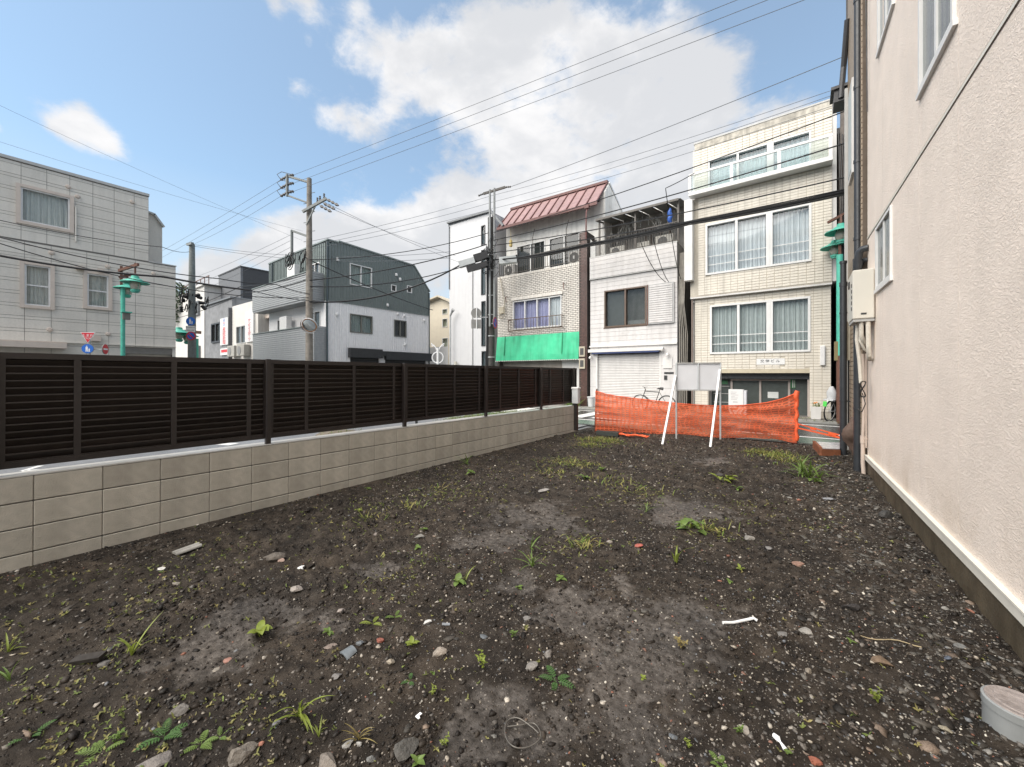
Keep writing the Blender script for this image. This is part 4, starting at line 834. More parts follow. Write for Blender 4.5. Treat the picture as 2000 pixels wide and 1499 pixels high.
# ------------------------------------------------------------------ grey panelled house across the side road
m_panel = M('grey_siding_panel', (.62, .592, .54), .7, .05, 20, .12, 140, rnd=.05, streak=.08)
m_gjoint = M('grey_panel_joint', (.19, .182, .168), .8)
m_gframe = M('greige_window_surround', (.56, .485, .425), .6, .06)
def grey_house():
    t = thing('panelled_house', (-23.5, 0, 0), 'grey panelled three storey house with greige window surrounds behind the fence', 'house')
    F = Face('E', -23.5); y0, yl, yu = -7.0, 5.07, 4.13
    w3 = (.57, 1.79, 7.33, 8.60); wa = (.66, 1.29, 4.18, 5.72); wb = (2.26, 2.87, 4.35, 5.70); gar = (3.35, 4.95, .0, 2.74)
    m = MB(); wall(m, F, y0, yl, 0, 6.58, [wa, wb, gar], .22); wall(m, F, y0, yu, 6.582, 9.60, [w3], .22); m.build('wall', m_gjoint, t)
    m = MB(); m.box(-34, -23.73, y0, yl, 0, 6.58); m.box(-34, -23.73, y0, yu, 6.583, 9.6); m.build('side_wall', m_panel, t)
    m = MB(); m.prism([(-24.3, yu+.002, 6.59), (-24.3, 4.75, 6.59), (-24.3, 4.75, 8.55), (-24.3, 4.45, 8.98), (-24.3, yu+.002, 9.05)], [(-30, yu+.002, 6.59), (-30, 4.75, 6.59), (-30, 4.75, 8.55), (-30, 4.45, 8.98), (-30, yu+.002, 9.05)]); m.build('stair_wall', m_panel, t)
    m = MB(); m.bar((-24.25, yu, 9.09), (-24.25, 4.48, 9.02), .14, .08); m.bar((-24.25, 4.46, 9.03), (-24.25, 4.80, 8.53), .14, .08); m.build('stair_roof_edge', m_alu, t)
    cols3 = [y0, -3.4, -1.9, -.64, .58, 1.2, 1.79, 2.42, 3.04, 3.66, yu]; cols2 = [y0, -3.4, -1.9, -.64, .66, 1.31, 2.25, 2.88, 3.7, 4.31, yl]
    per, nar = .455, .115
    for (z0, z1, cols, hs) in ((2.82, 6.56, cols2, [wa, wb]), (.1, 2.80, cols2, [gar]), (6.62, 9.5, cols3, [w3])):
        n = round((z1-z0)/per); p = (z1-z0)/n
        for j in range(n):
            for i in range(len(cols)-1):
                mb = MB()
                for (ra, rb) in ((0, p-nar), (p-nar, p)):
                    for (a, b, c, d) in cells(cols[i]+.006, cols[i+1]-.006, z0+j*p+ra+.0065, z0+j*p+rb-.0065, hs): F.box(mb, a, b, .001, .016, c, d)
                if mb.v: mb.build('siding_panel', m_panel, t)
    MB().box(-23.55, -23.42, y0, yl, 2.795, 2.83).build('belt_trim', m_panel, t); MB().box(-23.56, -23.44, y0, yu+.02, 9.53, 9.64).build('parapet_cap', m_alu, t); MB().box(-34, -23.45, yu, yl+.02, 6.585, 6.63).build('roof_ledge', m_alu, t)
    for (w, hs) in ((w3, None), (wa, 4.95), (wb, 5.02)):
        q = MB(); b = .11
        for (a0, a1, c0, c1) in ((w[0]-b, w[0], w[2]-b, w[3]+b), (w[1], w[1]+b, w[2]-b, w[3]+b), (w[0], w[1], w[2]-b, w[2]), (w[0], w[1], w[3], w[3]+b)): F.box(q, a0+.001, a1-.001, .0, .075, c0, c1)
        so_ = q.build('window_surround', m_gframe, t)
        window(t, F, *w, (), .05, .03, .06, m_white_frame, gl=glass('grey_glass2', (.86, .88, .87), .92), cur=M('pale_house_curtain', (.72, .73, .70), .9, .06), hsplit=hs, seed=7)
    for (y, z) in ((-.4, 6.12), (1.32, 6.3), (2.85, 6.1), (1.27, 3.3), (2.86, 3.25), (2.0, 8.75), (1.75, 9.05), (3.6, 9.1), (4.3, 6.1)):
        q = MB(); c = F.P(y, .016, z); q.cyl(c, c+Vector((.05, 0, 0)), .085, .06, 12); q.cyl(c+Vector((.045, 0, 0)), c+Vector((.06, 0, 0)), .04, n=10); q.build('vent_cap', m_gframe, t)
    for (y, z, s) in ((1.95, 5.78, .14), (2.55, 5.82, .11), (2.28, 2.92, .22)): q = MB(); F.box(q, y, y+s*1.6, .016, .2, z, z+s); q.build('vent_hood', m_gframe, t)
    q = MB(); F.box(q, y0, 1.66, .016, .75, 2.55, 2.76); F.box(q, y0, 1.66, .016, .70, 2.765, 2.80); q.build('canopy', m_gframe, t)
    q = MB(); F.box(q, gar[0], gar[1], -1.5, -1.4, 0, 2.74); q.build('garage_interior', m_dark, t); q = MB(); F.box(q, gar[0], gar[1], -.12, -.02, 2.45, 2.735); q.build('garage_lintel', m_gjoint, t)
    q = MB(); q.tube([F.P(1.95, .05, 6.9), F.P(1.95, .05, 8.3)], .03, 6); q.build('conduit', m_panel, t)
grey_house()

# ------------------------------------------------------------------ teal over white metal clad building
m_tclad = M('teal_grey_metal_cladding', (.165, .195, .19), .45, .08, 5, streak=.08)
m_wclad = M('white_metal_cladding', (.80, .795, .80), .5, .05, 5, streak=.05)
m_lap = M('blue_grey_lap_board', (.30, .315, .325), .55, .10, 9, rnd=.04, streak=.1)
def teal_building():
    t = thing('metal_clad_building', (-22, 11.55, 0), 'three storey building clad teal above and white below with rounded roof end and balconies', 'building')
    E_ = Face('E', -22.); S_ = Face('S', 11.55); yE = 19.2; zb = 5.82; xW = -30.0
    top = lambda y: 9.32 if y < 12.2 else (9.40-.20*(y-12.2)/5.6 if y < 17.8 else 9.20-1.62*(y-17.8)/1.4)
    w3 = (12.92, 14.43, 7.0, 8.30); s1 = (15.88, 16.29, 7.08, 7.54); s2 = (17.18, 17.61, 7.22, 7.72); w2 = (12.93, 14.46, 4.08, 5.22); w2b = (16.11, 17.12, 4.06, 5.21); g1 = (12.95, 14.98, .0, 2.58); g2 = (15.42, 18.9, .0, 2.5)
    m = MB(); wall(m, E_, 11.55, yE, 0, zb, [w2, w2b, g1, g2], .2); m.build('lower_wall', m_wclad, t)
    m = MB(); wall(m, E_, 11.55, 17.8, zb+.002, 9.18, [w3, s1, s2], .2)
    m.prism([(-22.0, 17.802, zb), (-22.0, yE, zb), (-22.0, yE, 7.58), (-22.0, 17.802, 9.2)], [(-22.3, 17.802, zb), (-22.3, yE, zb), (-22.3, yE, 7.58), (-22.3, 17.802, 9.2)]); m.prism([(-22.001, 11.55, 9.18), (-22.001, 17.8, 9.18), (-22.001, 12.2, 9.4), (-22.001, 11.55, 9.32)], [(-22.3, 11.55, 9.18), (-22.3, 17.8, 9.18), (-22.3, 12.2, 9.4), (-22.3, 11.55, 9.32)])
    m.box(xW, -22.3, 11.78, 17.8, zb, 9.25); m.prism([(-22.3, 17.8, zb), (-22.3, yE, zb), (-22.3, yE, 7.55), (-22.3, 17.8, 9.15)], [(xW, 17.8, zb), (xW, yE, zb), (xW, yE, 7.55), (xW, 17.8, 9.15)])
    wl = (-28.3, -26.9, 5.9, 7.9); wl2 = (-24.1, -22.9, 5.9, 8.2); wl3 = (-28.6, -27.2, 3.1, 5.2); wl4 = (-24.3, -22.8, 3.1, 5.3)
    wall(m, S_, xW, -22.001, zb+.002, 9.25, [wl, wl2], .2); uo = m.build('upper_wall', m_tclad, t)
    m = MB(); wall(m, S_, xW, -22.001, 0, zb, [wl3, wl4], .2); m.box(xW, -22.22, 11.78, yE, 0, zb-.01); lo = m.build('front_wall', m_wclad, t)
    rb = MB(); k = 0
    y = 11.62
    while y < yE-.05:
        hs = [(h[2], h[3]) for h in (w3, s1, s2) if h[0]-.02 < y < h[1]+.02]; z = zb+.01
        for (a, b) in sorted(hs): rb.box(-22.0, -21.965, y-.012, y+.012, z, a-.01); z = b+.01
        rb.box(-22.0, -21.965, y-.012, y+.012, z, top(y)-.02); y += .185
    x = -29.95
    while x < -22.02:
        hs = [(h[2], h[3]) for h in (wl, wl2) if h[0]-.02 < x < h[1]+.02]; z = zb+.01
        for (a, b) in sorted(hs): rb.box(x-.012, x+.012, 11.515, 11.55, z, a-.01); z = b+.01
        rb.box(x-.012, x+.012, 11.515, 11.55, z, 9.22); x += .22
    rb.build('cladding_rib', m_tclad, uo, kind='stuff')
    rb = MB(); y = 11.6
    while y < yE-.03:
        hs = [(h[2], h[3]) for h in (w2, w2b, (12.75, 15.1, -.1, 3.15), (15.3, 19.3, -.1, 3.05)) if h[0]-.02 < y < h[1]+.02]; z = .05
        for (a, b) in sorted(hs):
            if a > z: rb.box(-22.0, -21.975, y-.03, y+.03, z, a-.01)
            z = max(z, b+.01)
        rb.box(-22.0, -21.975, y-.03, y+.03, z, zb-.01); y += .15
    rb.build('cladding_rib', m_wclad, lo, kind='stuff')
    q = MB(); q.box(-22.0, -21.95, 11.55, yE+.03, zb-.03, zb+.03); q.build('flashing', m_tclad, t)
    q = MB()
    for (a, b) in ((11.5, 12.2), (12.2, 17.8), (17.8, yE+.05)): q.bar((-22.02, a, top(a+1e-6 if a != 17.8 else 17.79)+.03), (-22.02, b, top(b-1e-6 if b < 19 else 19.2)+.03), .16, .08)
    q.bar((xW-.05, 11.57, 9.29), (-22.0, 11.57, 9.34), .16, .08); q.build('roof_edge', M('grey_green_roof_edge', (.20, .23, .22), .4), t)
    q = MB(); q.box(-23.4, -22.4, 11.7, 12.3, 9.35, 9.5); q.box(-27.5, -26.3, 11.7, 12.3, 9.28, 9.42); q.build('roof_vent', m_white_frame, t)
    window(t, E_, *w3, [(w3[0]+w3[1])/2], .05, .04, .08, m_white_frame, gl=glass('pale_glass', (.82, .90, .88), .88), cur=m_curt_g)
    for w in (s1, s2): window(t, E_, *w, (), .05, .04, .06, m_white_frame, gl=glass('grey_glass', (.34, .38, .38), .35))
    mg = M('olive_grey_frame', (.15, .15, .135), .5)
    window(t, E_, *w2, [(w2[0]+w2[1])/2], .06, .05, .06, mg, gl=glass('pale_glass', (.82, .90, .88), .88), cur=m_curt_g); window(t, E_, *w2b, [(w2b[0]+w2b[1])/2], .06, .05, .06, mg, gl=glass('grey_glass', (.34, .38, .38), .35))
    for w in (wl, wl2, wl3, wl4): window(t, S_, *w, [(w[0]+w[1])/2], .05, .04, .06, m_white_frame, gl=glass('smoked_glass', (.55, .58, .58), .75), cur=m_curt_g)
    mc = M('charcoal_shutter_case', (.026, .027, .029), .5, .2)
    q = MB(); E_.box(q, 12.8, 15.05, .026, .28, 2.55, 3.12); E_.box(q, 15.051, 15.34, .026, .26, 2.7, 3.02); E_.box(q, 15.341, 19.28, .026, .28, 2.48, 3.02); q.build('shutter_case', mc, t)
    for g in (g1, g2):
        s = MB(); zz = np.linspace(.02, g[3], 33)
        for k in range(32): d = (-.12, -.10); s.quad(E_.P(g[0], d[k % 2], zz[k]), E_.P(g[1], d[k % 2], zz[k]), E_.P(g[1], d[(k+1) % 2], zz[k+1]), E_.P(g[0], d[(k+1) % 2], zz[k+1]))
        s.build('garage_shutter', mc, t)
    for (y, z) in ((12.15, 8.3), (16.3, 8.25), (16.6, 8.0), (15.6, 6.1), (12.1, 5.05), (16.4, 5.6), (16.95, 5.55), (18.7, 5.4), (17.0, 3.55)): q = MB(); c = E_.P(y, .0, z); q.lathe(c, [(.09, -.08), (.11, 0), (.09, .1), (.03, .13)], 10); q.build('vent_hood', m_white_frame, t)
    q = MB(); q.tube([(-21.95, 11.5, 9.2), (-21.95, 11.5, 2.2), (-21.9, 11.6, 1.9), (-21.9, 13, 1.85), (-21.9, 13.1, .2)], .05, 8); q.build('downpipe', M('teal_downpipe', (.045, .065, .075), .4), t, True); q = MB(); q.tube([(-29.3, 11.46, 9.2), (-29.3, 11.46, 5.8)], .05, 8); q.build('downpipe', M('teal_downpipe', (.045, .065, .075)), t, True); MB().tube([(-21.96, yE-.03, 7.5), (-21.96, yE-.03, .2)], .045, 8).build('corner_pipe', M('teal_downpipe', (.045, .065, .075)), t)
    # balconies with lap boards
    for (z0, z1, xa, xb, nm) in ((5.90, 7.42, xW-.7, -22.35, 'balcony'), (.3, 4.28, xW-.7, -22.05, 'balcony')):
        yo = 10.75 if z0 > 5 else 10.78
        b = MB(); b.box(xa+.01, xb-.01, yo+.03, yo+.10, z0, z1); b.box(xb-.08, xb-.012, yo+.1, 11.5, z0, z1); b.box(xa+.012, xa+.08, yo+.1, 11.5, z0, z1); b.box(xa, xb, yo+.03, 11.54, z0-.12, z0-.001); bo = b.build(nm, m_lap, t)
        n = round((z1-z0)/.13); p = (z1-z0)/n; lb = MB()
        for j in range(n):
            z = z0+j*p; lb.prism([(xa, yo+.03, z+.004), (xa, yo-.005, z+.004), (xa, yo+.012, z+p), (xa, yo+.03, z+p)], [(xb, yo+.03, z+.004), (xb, yo-.005, z+.004), (xb, yo+.012, z+p), (xb, yo+.03, z+p)])
            lb.prism([(xb-.012, yo+.03, z+.004), (xb+.02, yo+.03, z+.004), (xb+.004, yo+.03, z+p), (xb-.012, yo+.03, z+p)], [(xb-.012, 11.5, z+.004), (xb+.02, 11.5, z+.004), (xb+.004, 11.5, z+p), (xb-.012, 11.5, z+p)])
        lb.build('lap_board', m_lap, bo, kind='stuff'); c = MB(); c.box(xa-.03, xb+.03, yo-.04, yo+.14, z1+.002, z1+.05); c.build('balcony_cap', M('grey_green_roof_edge', (.20, .23, .22)), bo)
    q = MB(); q.box(-25.9, -24.9, 11.0, 11.3, 7.48, 8.3); q.build('white_screen', m_white_frame, t)
    q = MB(); q.box(-27.0, -26.0, 11.0, 11.3, 4.35, 5.2); q.build('white_screen', m_white_frame, t)
teal_building()

# ------------------------------------------------------------------ newspaper shops and houses down the side street
m_red = M('red_sign_print', (.58, .03, .04), .5, .05); m_blue = M('blue_sign_print', (.02, .10, .42), .5, .05)
def eye_logo(F, a, z, r, par):
    mb = MB(); n = 24
    for i in range(n):
        t0, t1 = 2*math.pi*i/n, 2*math.pi*(i+1)/n
        mb.quad(F.P(a+r*math.cos(t0), .105, z+.8*r*math.sin(t0)), F.P(a+r*math.cos(t1), .105, z+.8*r*math.sin(t1)), F.P(a+.78*r*math.cos(t1), .105, z+.6*r*math.sin(t1)), F.P(a+.78*r*math.cos(t0), .105, z+.6*r*math.sin(t0)))
    for k in (-1, 0, 1): mb.bar(F.P(a+k*r*.55, .104, z+.9*r-.12*r*abs(k)), F.P(a+k*r*.95, .104, z+1.5*r-.2*r*abs(k)), .05, .01, up=(0, 1, 0))
    mb.build('logo_eye', m_blue, par); d = MB(); d.cyl(F.P(a, .100, z), F.P(a, .106, z), r*.28, n=14); d.build('logo_dot', m_red, par)
def shops():
    F = Face('S', 11.55)
    t = thing('grey_shop', (-40.5, 11.55, 0), 'grey rendered two storey shop with a black framed window down the side street', 'building')
    w = (-41.9, -39.6, 4.25, 5.95)
    m = MB(); wall(m, F, -43.8, -37.1, 0, 7.7, [w], .25); m.box(-43.8, -37.1, 11.82, 20, 0, 7.7); m.build('wall', M('mottled_grey_render', (.20, .205, .215), .75, .2, 2, big=.15), t)
    window(t, F, *w, [-40.8], .12, .10, .05, M('black_slit_frame', (.03, .03, .035)), gl=glass('smoked_glass', (.55, .58, .58), .75), cur=m_curt_g); MB().box(-43.9, -37.05, 11.4, 20, 7.705, 7.82).build('roof_edge', M('grey_roof_edge', (.16, .17, .18)), t)
    MB().box(-38.0+.9, -37.12+.0, 11.3, 11.54, 0, 6.9).build('corner_pier', M('dark_grey_render', (.10, .10, .11), .7), t)
    mw = M('white_sign_panel', (.70, .70, .70), .45, .04, streak=.06)
    s = thing('shop_sign', (-38.6, 11.4, 3.95), 'tall white sign with red 産経新聞 and a blue eye on the grey shop', 'sign')
    q = MB(); F.box(q, -39.55, -37.75, .01, .10, 3.95, 6.2); q.build('panel', mw, s); eye_logo(F, -38.62, 5.78, .28, s)
    for i, ch in enumerate('産経新聞'): text(F, ch, -38.6, .104, 5.23-i*.36, .40, sx=1.9).build('lettering', m_red, s)
    s = thing('shop_sign', (-38.5, 11.4, 3.15), 'low white board with a red band under the tall 産経新聞 sign', 'sign'); q = MB(); F.box(q, -39.5, -37.1, .01, .10, 3.1, 3.66); q.build('panel', mw, s); q = MB(); F.box(q, -39.3, -37.4, .101, .104, 3.32, 3.56); q.build('red_band', m_red, s)
    t = thing('white_shop', (-33.9, 11.55, 0), 'white rendered two storey shop beside the teal building down the side street', 'building')
    w1 = (-36.1, -34.2, 3.9, 5.3); w2 = (-31.6, -30.2, 3.4, 5.2)
    m = MB(); wall(m, F, -37.05, -31.9, 0, 7.0, [w1], .25); m.box(-37.05, -31.9, 11.82, 20, 0, 7.0); m.box(-31.898, -30, 12.5, 20, 0, 6.9); m.build('wall', M('off_white_render', (.62, .60, .57), .7, .06, 2, streak=.12), t)
    window(t, F, *w1, [-35.1], .07, .05, .05, m_alu, gl=glass('smoked_glass', (.55, .58, .58), .75), cur=m_curt_w)
    d = MB(); Face('S', 12.5).box(d, -31.7, -30.3, .001, .03, 3.5, 5.6); d.build('window', m_dark, t); d = MB(); Face('S', 12.5).box(d, -31.88, -30.1, .03, .5, 5.65, 5.85); d.build('window_hood', m_gframe, t)
    s = thing('shop_sign', (-33.1, 11.4, 4.0), 'white sign with red サンケイスポーツ lettering on the white shop', 'sign')
    q = MB(); F.box(q, -34.0, -32.45, .01, .12, 3.95, 6.25); q.build('panel', mw, s); eye_logo(F, -33.2, 5.95, .22, s)
    for i, ch in enumerate('サンケイスポーツ'): text(F, ch if ch != 'ー' else '｜', -33.2, .124, 5.55-i*.205, .27, sx=2.1).build('lettering', m_red, s)
    for (x, nm) in ((-36.0, 'nearer the grey shop'), (-34.0, 'nearer the hanging wires')):
        o = thing('air_conditioner', (x, 11.2, 3.0), f'beige outdoor air conditioner on the white shop wall {nm}', 'air conditioner', 'outdoor air conditioners')
        MB().box(x-.75, x+.75, 11.1, 11.5, 2.9, 3.75, ch=.02).build('case', M('pale_balcony_box', (.55, .53, .48)), o); q = MB(); q.cyl((x-.2, 11.105, 3.32), (x-.2, 11.08, 3.32), .34, n=20); q.build('fan_grille', M('fan_grey', (.22, .22, .22), .6), o)
    # black block behind
    cx = PY(14., 470, 520).x; z1 = 11.7; t = thing('black_clad_house', (cx, 14, 0), 'flat roofed house clad in dark charcoal rising behind the newspaper shops', 'house')
    xl = PY(14., 427, 530).x; mk = M('charcoal_cladding', (.045, .046, .05), .6, .12, 4); mk2 = M('mid_grey_cladding', (.125, .13, .14), .6, .12, 4)
    MB().box(xl, cx-.01, 14, 14.2, 0, z1).build('front_wall', mk2, t); MB().box(xl, cx, 14.21, 28, 0, z1-.02).build('side_wall', mk, t); MB().box(xl-.05, cx+.05, 13.95, 28, z1, z1+.12).build('roof_edge', mk, t)
    a = MB(); a.box(cx+.01, cx+.06, 17, 21, 7.3, 8.6); a.build('window', glass('grey_glass', (.34, .38, .38), .35), t); a = MB(); a.box(xl+1, xl+4, 13.9, 13.98, 7.3, 8.4); a.build('window', m_dark, t)
    # pale houses beyond the pole
    F3 = Face('S', 12.6); xa = PY(12.6, 330, 600).x; xb = PY(12.6, 399, 600).x; t = thing('pale_house', (xb-4, 12.6, 0), 'off white house behind the sign pole at the far end of the side street', 'house')
    zt = PY(12.6, 395, 560).z; wn = (PY(12.6, 380, 600).x, PY(12.6, 391, 600).x, PY(12.6, 385, 617).z, PY(12.6, 385, 590).z); wn2 = (PY(12.6, 378, 690).x, PY(12.6, 392, 690).x, 2.6, 4.4)
    m = MB(); wall(m, F3, xa, xb, 0, zt, [wn, wn2], .3); m.box(xa, xb, 12.92, 30, 0, zt); m.build('wall', M('off_white_render', (.62, .60, .57)), t)
    for w in (wn, wn2): window(t, F3, *w, (), .15, .2, .05, M('grey_roof_edge', (.16, .17, .18)), gl=glass('smoked_glass', (.55, .58, .58), .75), cur=m_curt_g)
    MB().box(xb-3.5, xb+.3, 12.4, 16, zt+.01, zt+.2).build('roof_edge', m_cwhite, t)
    q = MB()
    for k in range(8): x = xa+4+k*1.3; q.bar((x, 13, zt), (x, 13, zt+1.1), .06, .06)
    q.bar((xa+4, 13, zt+1.1), (xa+13.2, 13, zt+1.1), .06, .06); q.build('roof_railing', m_rust, t)
    xa = PY(16., 300, 600).x; xb = PY(16., 352, 600).x; zt = PY(16., 350, 640).z
    t = thing('low_white_house', (xb-3, 16, 0), 'low white house with a balcony peeping past the end of the grey panelled house', 'house')
    MB().box(xa, PY(16., 362, 600).x, 16, 24, 0, zt).build('wall', M('off_white_render', (.62, .60, .57)), t)
    MB().bar((xa, 15.8, zt+.1), (PY(16., 366, 640).x, 15.8, zt+.35), .8, .2).build('roof', m_gjoint, t)
shops()
def far_tree():
    t = thing('far_tree', (-62, 20, 0), 'small dark tree behind the poles at the far end of the side street', 'tree')
    c = PD(352, 590, 45); MB().tube([(c.x, c.y, 0), (c.x+.1, c.y, 4), (c.x, c.y+.1, 7)], [.25, .18, .05], 8).build('trunk', M('tree_bark', (.06, .05, .04), .9), t)
    r = random.Random(4); m = MB()
    for k in range(900):
        d = Vector((r.gauss(0, 1), r.gauss(0, 1), r.gauss(0, 1))).normalized()*r.random()**.4; p = Vector((c.x, c.y, c.z-.3))+Vector((d.x*2.2, d.y*2.2, d.z*2.6)); a = Vector((r.uniform(-1, 1), r.uniform(-1, 1), r.uniform(-.5, .5))).normalized()*.28; b = Vector((r.uniform(-1, 1), r.uniform(-1, 1), r.uniform(-1, 1))).normalized()*.16
        m.quad(p-a, p+b, p+a, p-b)
    m.build('crown', M('dark_leaf', (.045, .075, .03), .6, .3, 3), t)
far_tree()
# ------------------------------------------------------------------ neighbours of the cream building: brown tiled wing beside the lot, dark old wall
m_btile = M('tan_wall_tile', (.30, .235, .17), .45, .12, 8, rnd=.06)
def tiled_wing():
    t = thing('tan_tiled_wing', (.79, 9.3, 0), 'tan tiled front wing of the next house seen edge on behind the drain pipes', 'house')
    F = Face('W', .775); y0, y1 = 8.2, 10.45
    w = MB().box(.775, 5, y0, y1, 0, 11.2).build('wall', M('tan_tile_joint', (.11, .085, .065), .9), t)
    m = MB()
    for r in tile_rects(y0, y1, .45, 11.1, .23, .085, .012, []): F.box(m, r[0], r[1], -.004, .014, r[2], r[3])
    m.build('tile', m_btile, w, kind='stuff')
    a = MB(); F.box(a, 9.2, 9.85, .015, .05, 5.2, 6.9); F.box(a, 9.28, 9.77, .051, .056, 5.28, 6.82, 1); a.build('window', [m_white_frame, m_curt_g], t)
    MB().box(.71, .79, 10.38, 10.46, 0, 7.4).build('corner_post', m_alu, t)
    g = MB(); g.box(.55, .86, 10.5, 10.95, 7.25, 7.5); g.box(.5, .9, 10.45, 11.0, 7.5, 7.56); g.tube([(.66, 10.5, 7.3), (.70, 10.46, 7.9), (.735, 10.1, 8.6)], .05, 8); g.build('gutter_box', M('dark_steel_gutter', (.06, .06, .065), .5), t)
    MB().box(.74, 2.5, 10.46, 10.52, 8.6, 11.4).build('eave_end', M('dark_steel_gutter', (.06, .06, .065)), t)
    q = MB(); F.box(q, 9.9, 10.2, .016, .10, 1.85, 2.6); q.build('meter_box', M('beige_box', (.42, .38, .30)), t); q = MB(); q.tube([(.74, 10.0, 1.85), (.74, 10.0, .5)], .012, 6); q.build('conduit', m_rubber, t)
tiled_wing()
def dark_house():
    t = thing('dark_weathered_house', (2.6, 17.5, 0), 'dark weathered old house filling the narrow gap beside the cream tiled building', 'house')
    m = MB(); m.box(1.02, 6, 17.3, 25, 0, 9.7); m.build('wall', M('black_weathered_board', (.045, .036, .030), .85, .35, 6, .2, 20, streak=.5), t)
    for k in range(9): q = MB(); x = 1.02+k*.14; q.box(x, x+.02, 17.26, 17.299, 0, 9.7); q.build('batten', M('black_weathered_board', (.045, .036, .030)), t)
    MB().box(.95, 6, 17.1, 25, 9.71, 9.9).build('roof_edge', M('dark_steel_gutter', (.06, .06, .065)), t)
dark_house()

# ------------------------------------------------------------------ utility poles
m_pole = M('weathered_concrete_pole', (.21, .19, .165), .85, .3, 6, .15, 30, streak=.3)
m_darkpole = M('dark_stained_pole', (.055, .052, .048), .7, .35, 5, .15, 25, streak=.3)
m_steel = M('grey_green_arm_steel', (.20, .215, .21), .5, .15, 8)
m_ins = M('brown_grey_insulator', (.11, .105, .10), .4, .2)
def insul(mb, p, q, r=.06):
    p, q = Vector(p), Vector(q); n = 6; mb.tube([p.lerp(q, i/n) for i in range(n+1)], [r*(.4 if i % 2 == 0 else 1) for i in range(n+1)], 7)
P1, P2, P3, P4 = PD(604, HZ, 17.), PD(375, HZ, 24.), PD(959, HZ, 20.2), Vector((1.12, 16.4, 0))
for p in (P1, P2, P3): p.z = 0
def poles():
    t = thing('utility_pole', P1, 'tall concrete utility pole with stacked arms and a round traffic mirror before the teal building', 'utility pole')
    MB().tube([P1+Vector((0, 0, -.1)), P1+Vector((0, 0, 5)), P1+Vector((0, 0, 10.15))], [.17, .14, .10], 14).build('shaft', m_pole, t, True)
    A = [PD(561, v, 17.) for v in (345, 361, 377)]
    m = MB(); m.bar(PD(561, 341, 17), PD(561, 384, 17), .09, .09); m.bar(PD(560, 344, 17), PD(604, 357, 17), .08, .08); m.bar(PD(561, 382, 17), PD(602, 397, 17), .06, .06); m.build('upper_arm', m_steel, t)
    m = MB(); m.bar(PD(591, 414, 16.8), PD(638, 388, 16.8), .10, .10); m.bar(PD(617, 400, 16.8), PD(598, 440, 16.9), .05, .05); m.build('lower_arm', m_steel, t)
    for (u, v) in ((620, 396), (625, 393), (633, 388)): m = MB(); insul(m, PD(u, v, 16.8), PD(u, v-10, 16.8), .05); m.build('insulator', m_ins, t)
    for (u, v) in ((633, 390), (626, 397), (619, 402)): m = MB(); insul(m, PD(u+6, v, 16.5), PD(u+28, v+12, 16.2), .07); m.build('insulator', m_ins, t)
    m = MB(); m.bar(PD(570, 450, 17), PD(570, 502, 17), .09, .09); m.bar(PD(570, 451, 17), PD(601, 462, 17), .08, .08); m.build('side_arm', m_steel, t)
    for v in (345, 361, 377):
        m = MB(); insul(m, PD(561, v, 17), PD(548, v+7, 17.1), .07); insul(m, PD(561, v, 17), PD(574, v-3, 17), .07); m.tube([PD(549, v+7, 17.1), PD(541, v-4, 17), PD(550, v-9, 17), PD(573, v-3, 17)], .014, 5); m.build('insulator', m_ins, t)
    m = MB()
    for k in range(16):
        z = 3.2+k*.42; s = 1 if k % 2 else -1; m.tube([P1+Vector((0, 0, z)), P1+Vector((.30*s, .1*s, z))], .014, 5)
    m.build('step_bolt', m_steel, t)
    m = MB(); r = random.Random(6)
    for k in range(12): a = r.random()*6; c = PD(570+r.uniform(-12, 30), 508+r.uniform(-14, 10), 16.9); m.tube([c+Vector((.3*math.cos(a+q), .1*math.sin(a), .25*math.sin(a+q*1.2))) for q in np.linspace(0, 4, 9)], .018, 5)
    m.build('cable_loop', m_rubber, t)
    o = thing('traffic_mirror', PD(604, 636, 16.7), 'round convex traffic mirror with an orange back clamped to the tall concrete pole', 'traffic mirror')
    c = PD(604, 636, 16.6); F_ = Vector((.55, -.65, -.50)).normalized(); mt = F_.to_track_quat('Z', 'Y').to_matrix()
    MB().lathe(c, [(.30, -.06), (.30, 0), (.27, .0)], 24, M_=mt).build('rim', M('orange_mirror_shell', (.40, .16, .04), .5), o); MB().lathe(c, [(.268, .006), (.2, .03), (.1, .045), (.02, .05)], 24, M_=mt).build('mirror_face', M('mirror_face', (.42, .46, .47), .06, .02, metal=1.), o, True)
    MB().lathe(c, [(.34, -.03), (.345, .07)], 24, M_=mt, cap=False).build('hood', M('grey_hood', (.35, .36, .36), .5), o); MB().bar(c-F_*.05, P1+Vector((0, 0, c.z)), .04, .04).build('bracket', m_steel, o)
    # pole with the signs, far end
    t = thing('utility_pole', P2, 'grey utility pole at the side street carrying the round blue and no parking signs', 'utility pole')
    MB().tube([P2, P2+Vector((0, 0, 5)), P2+Vector((0, 0, 9.6))], [.24, .20, .15], 12).build('shaft', M('grey_concrete_pole', (.20, .22, .215), .8, .2, 6, streak=.25), t, True)
    MB().bar(PD(366, 478, 24), PD(376, 476, 23.6), .14, .14).build('top_arm', m_steel, t)
    m = MB(); r = random.Random(9)
    for sx in (-1, 1):
        for k in range(4): c = PD(374+sx*(8+4*k), 578+6*k+r.uniform(-4, 4), 23.8); insul(m, c, c+Vector((sx*.35, .1, r.uniform(-.35, .3))), .11)
    for k in range(14): c = PD(374+r.uniform(-26, 30), 585+r.uniform(-15, 22), 23.8); a = r.random()*6; m.tube([c+Vector((.32*math.cos(a+q), .1, .26*math.sin(a+q*1.3))) for q in np.linspace(0, 3.5, 8)], .03, 5)
    m.build('cable_closure', m_rubber, t)
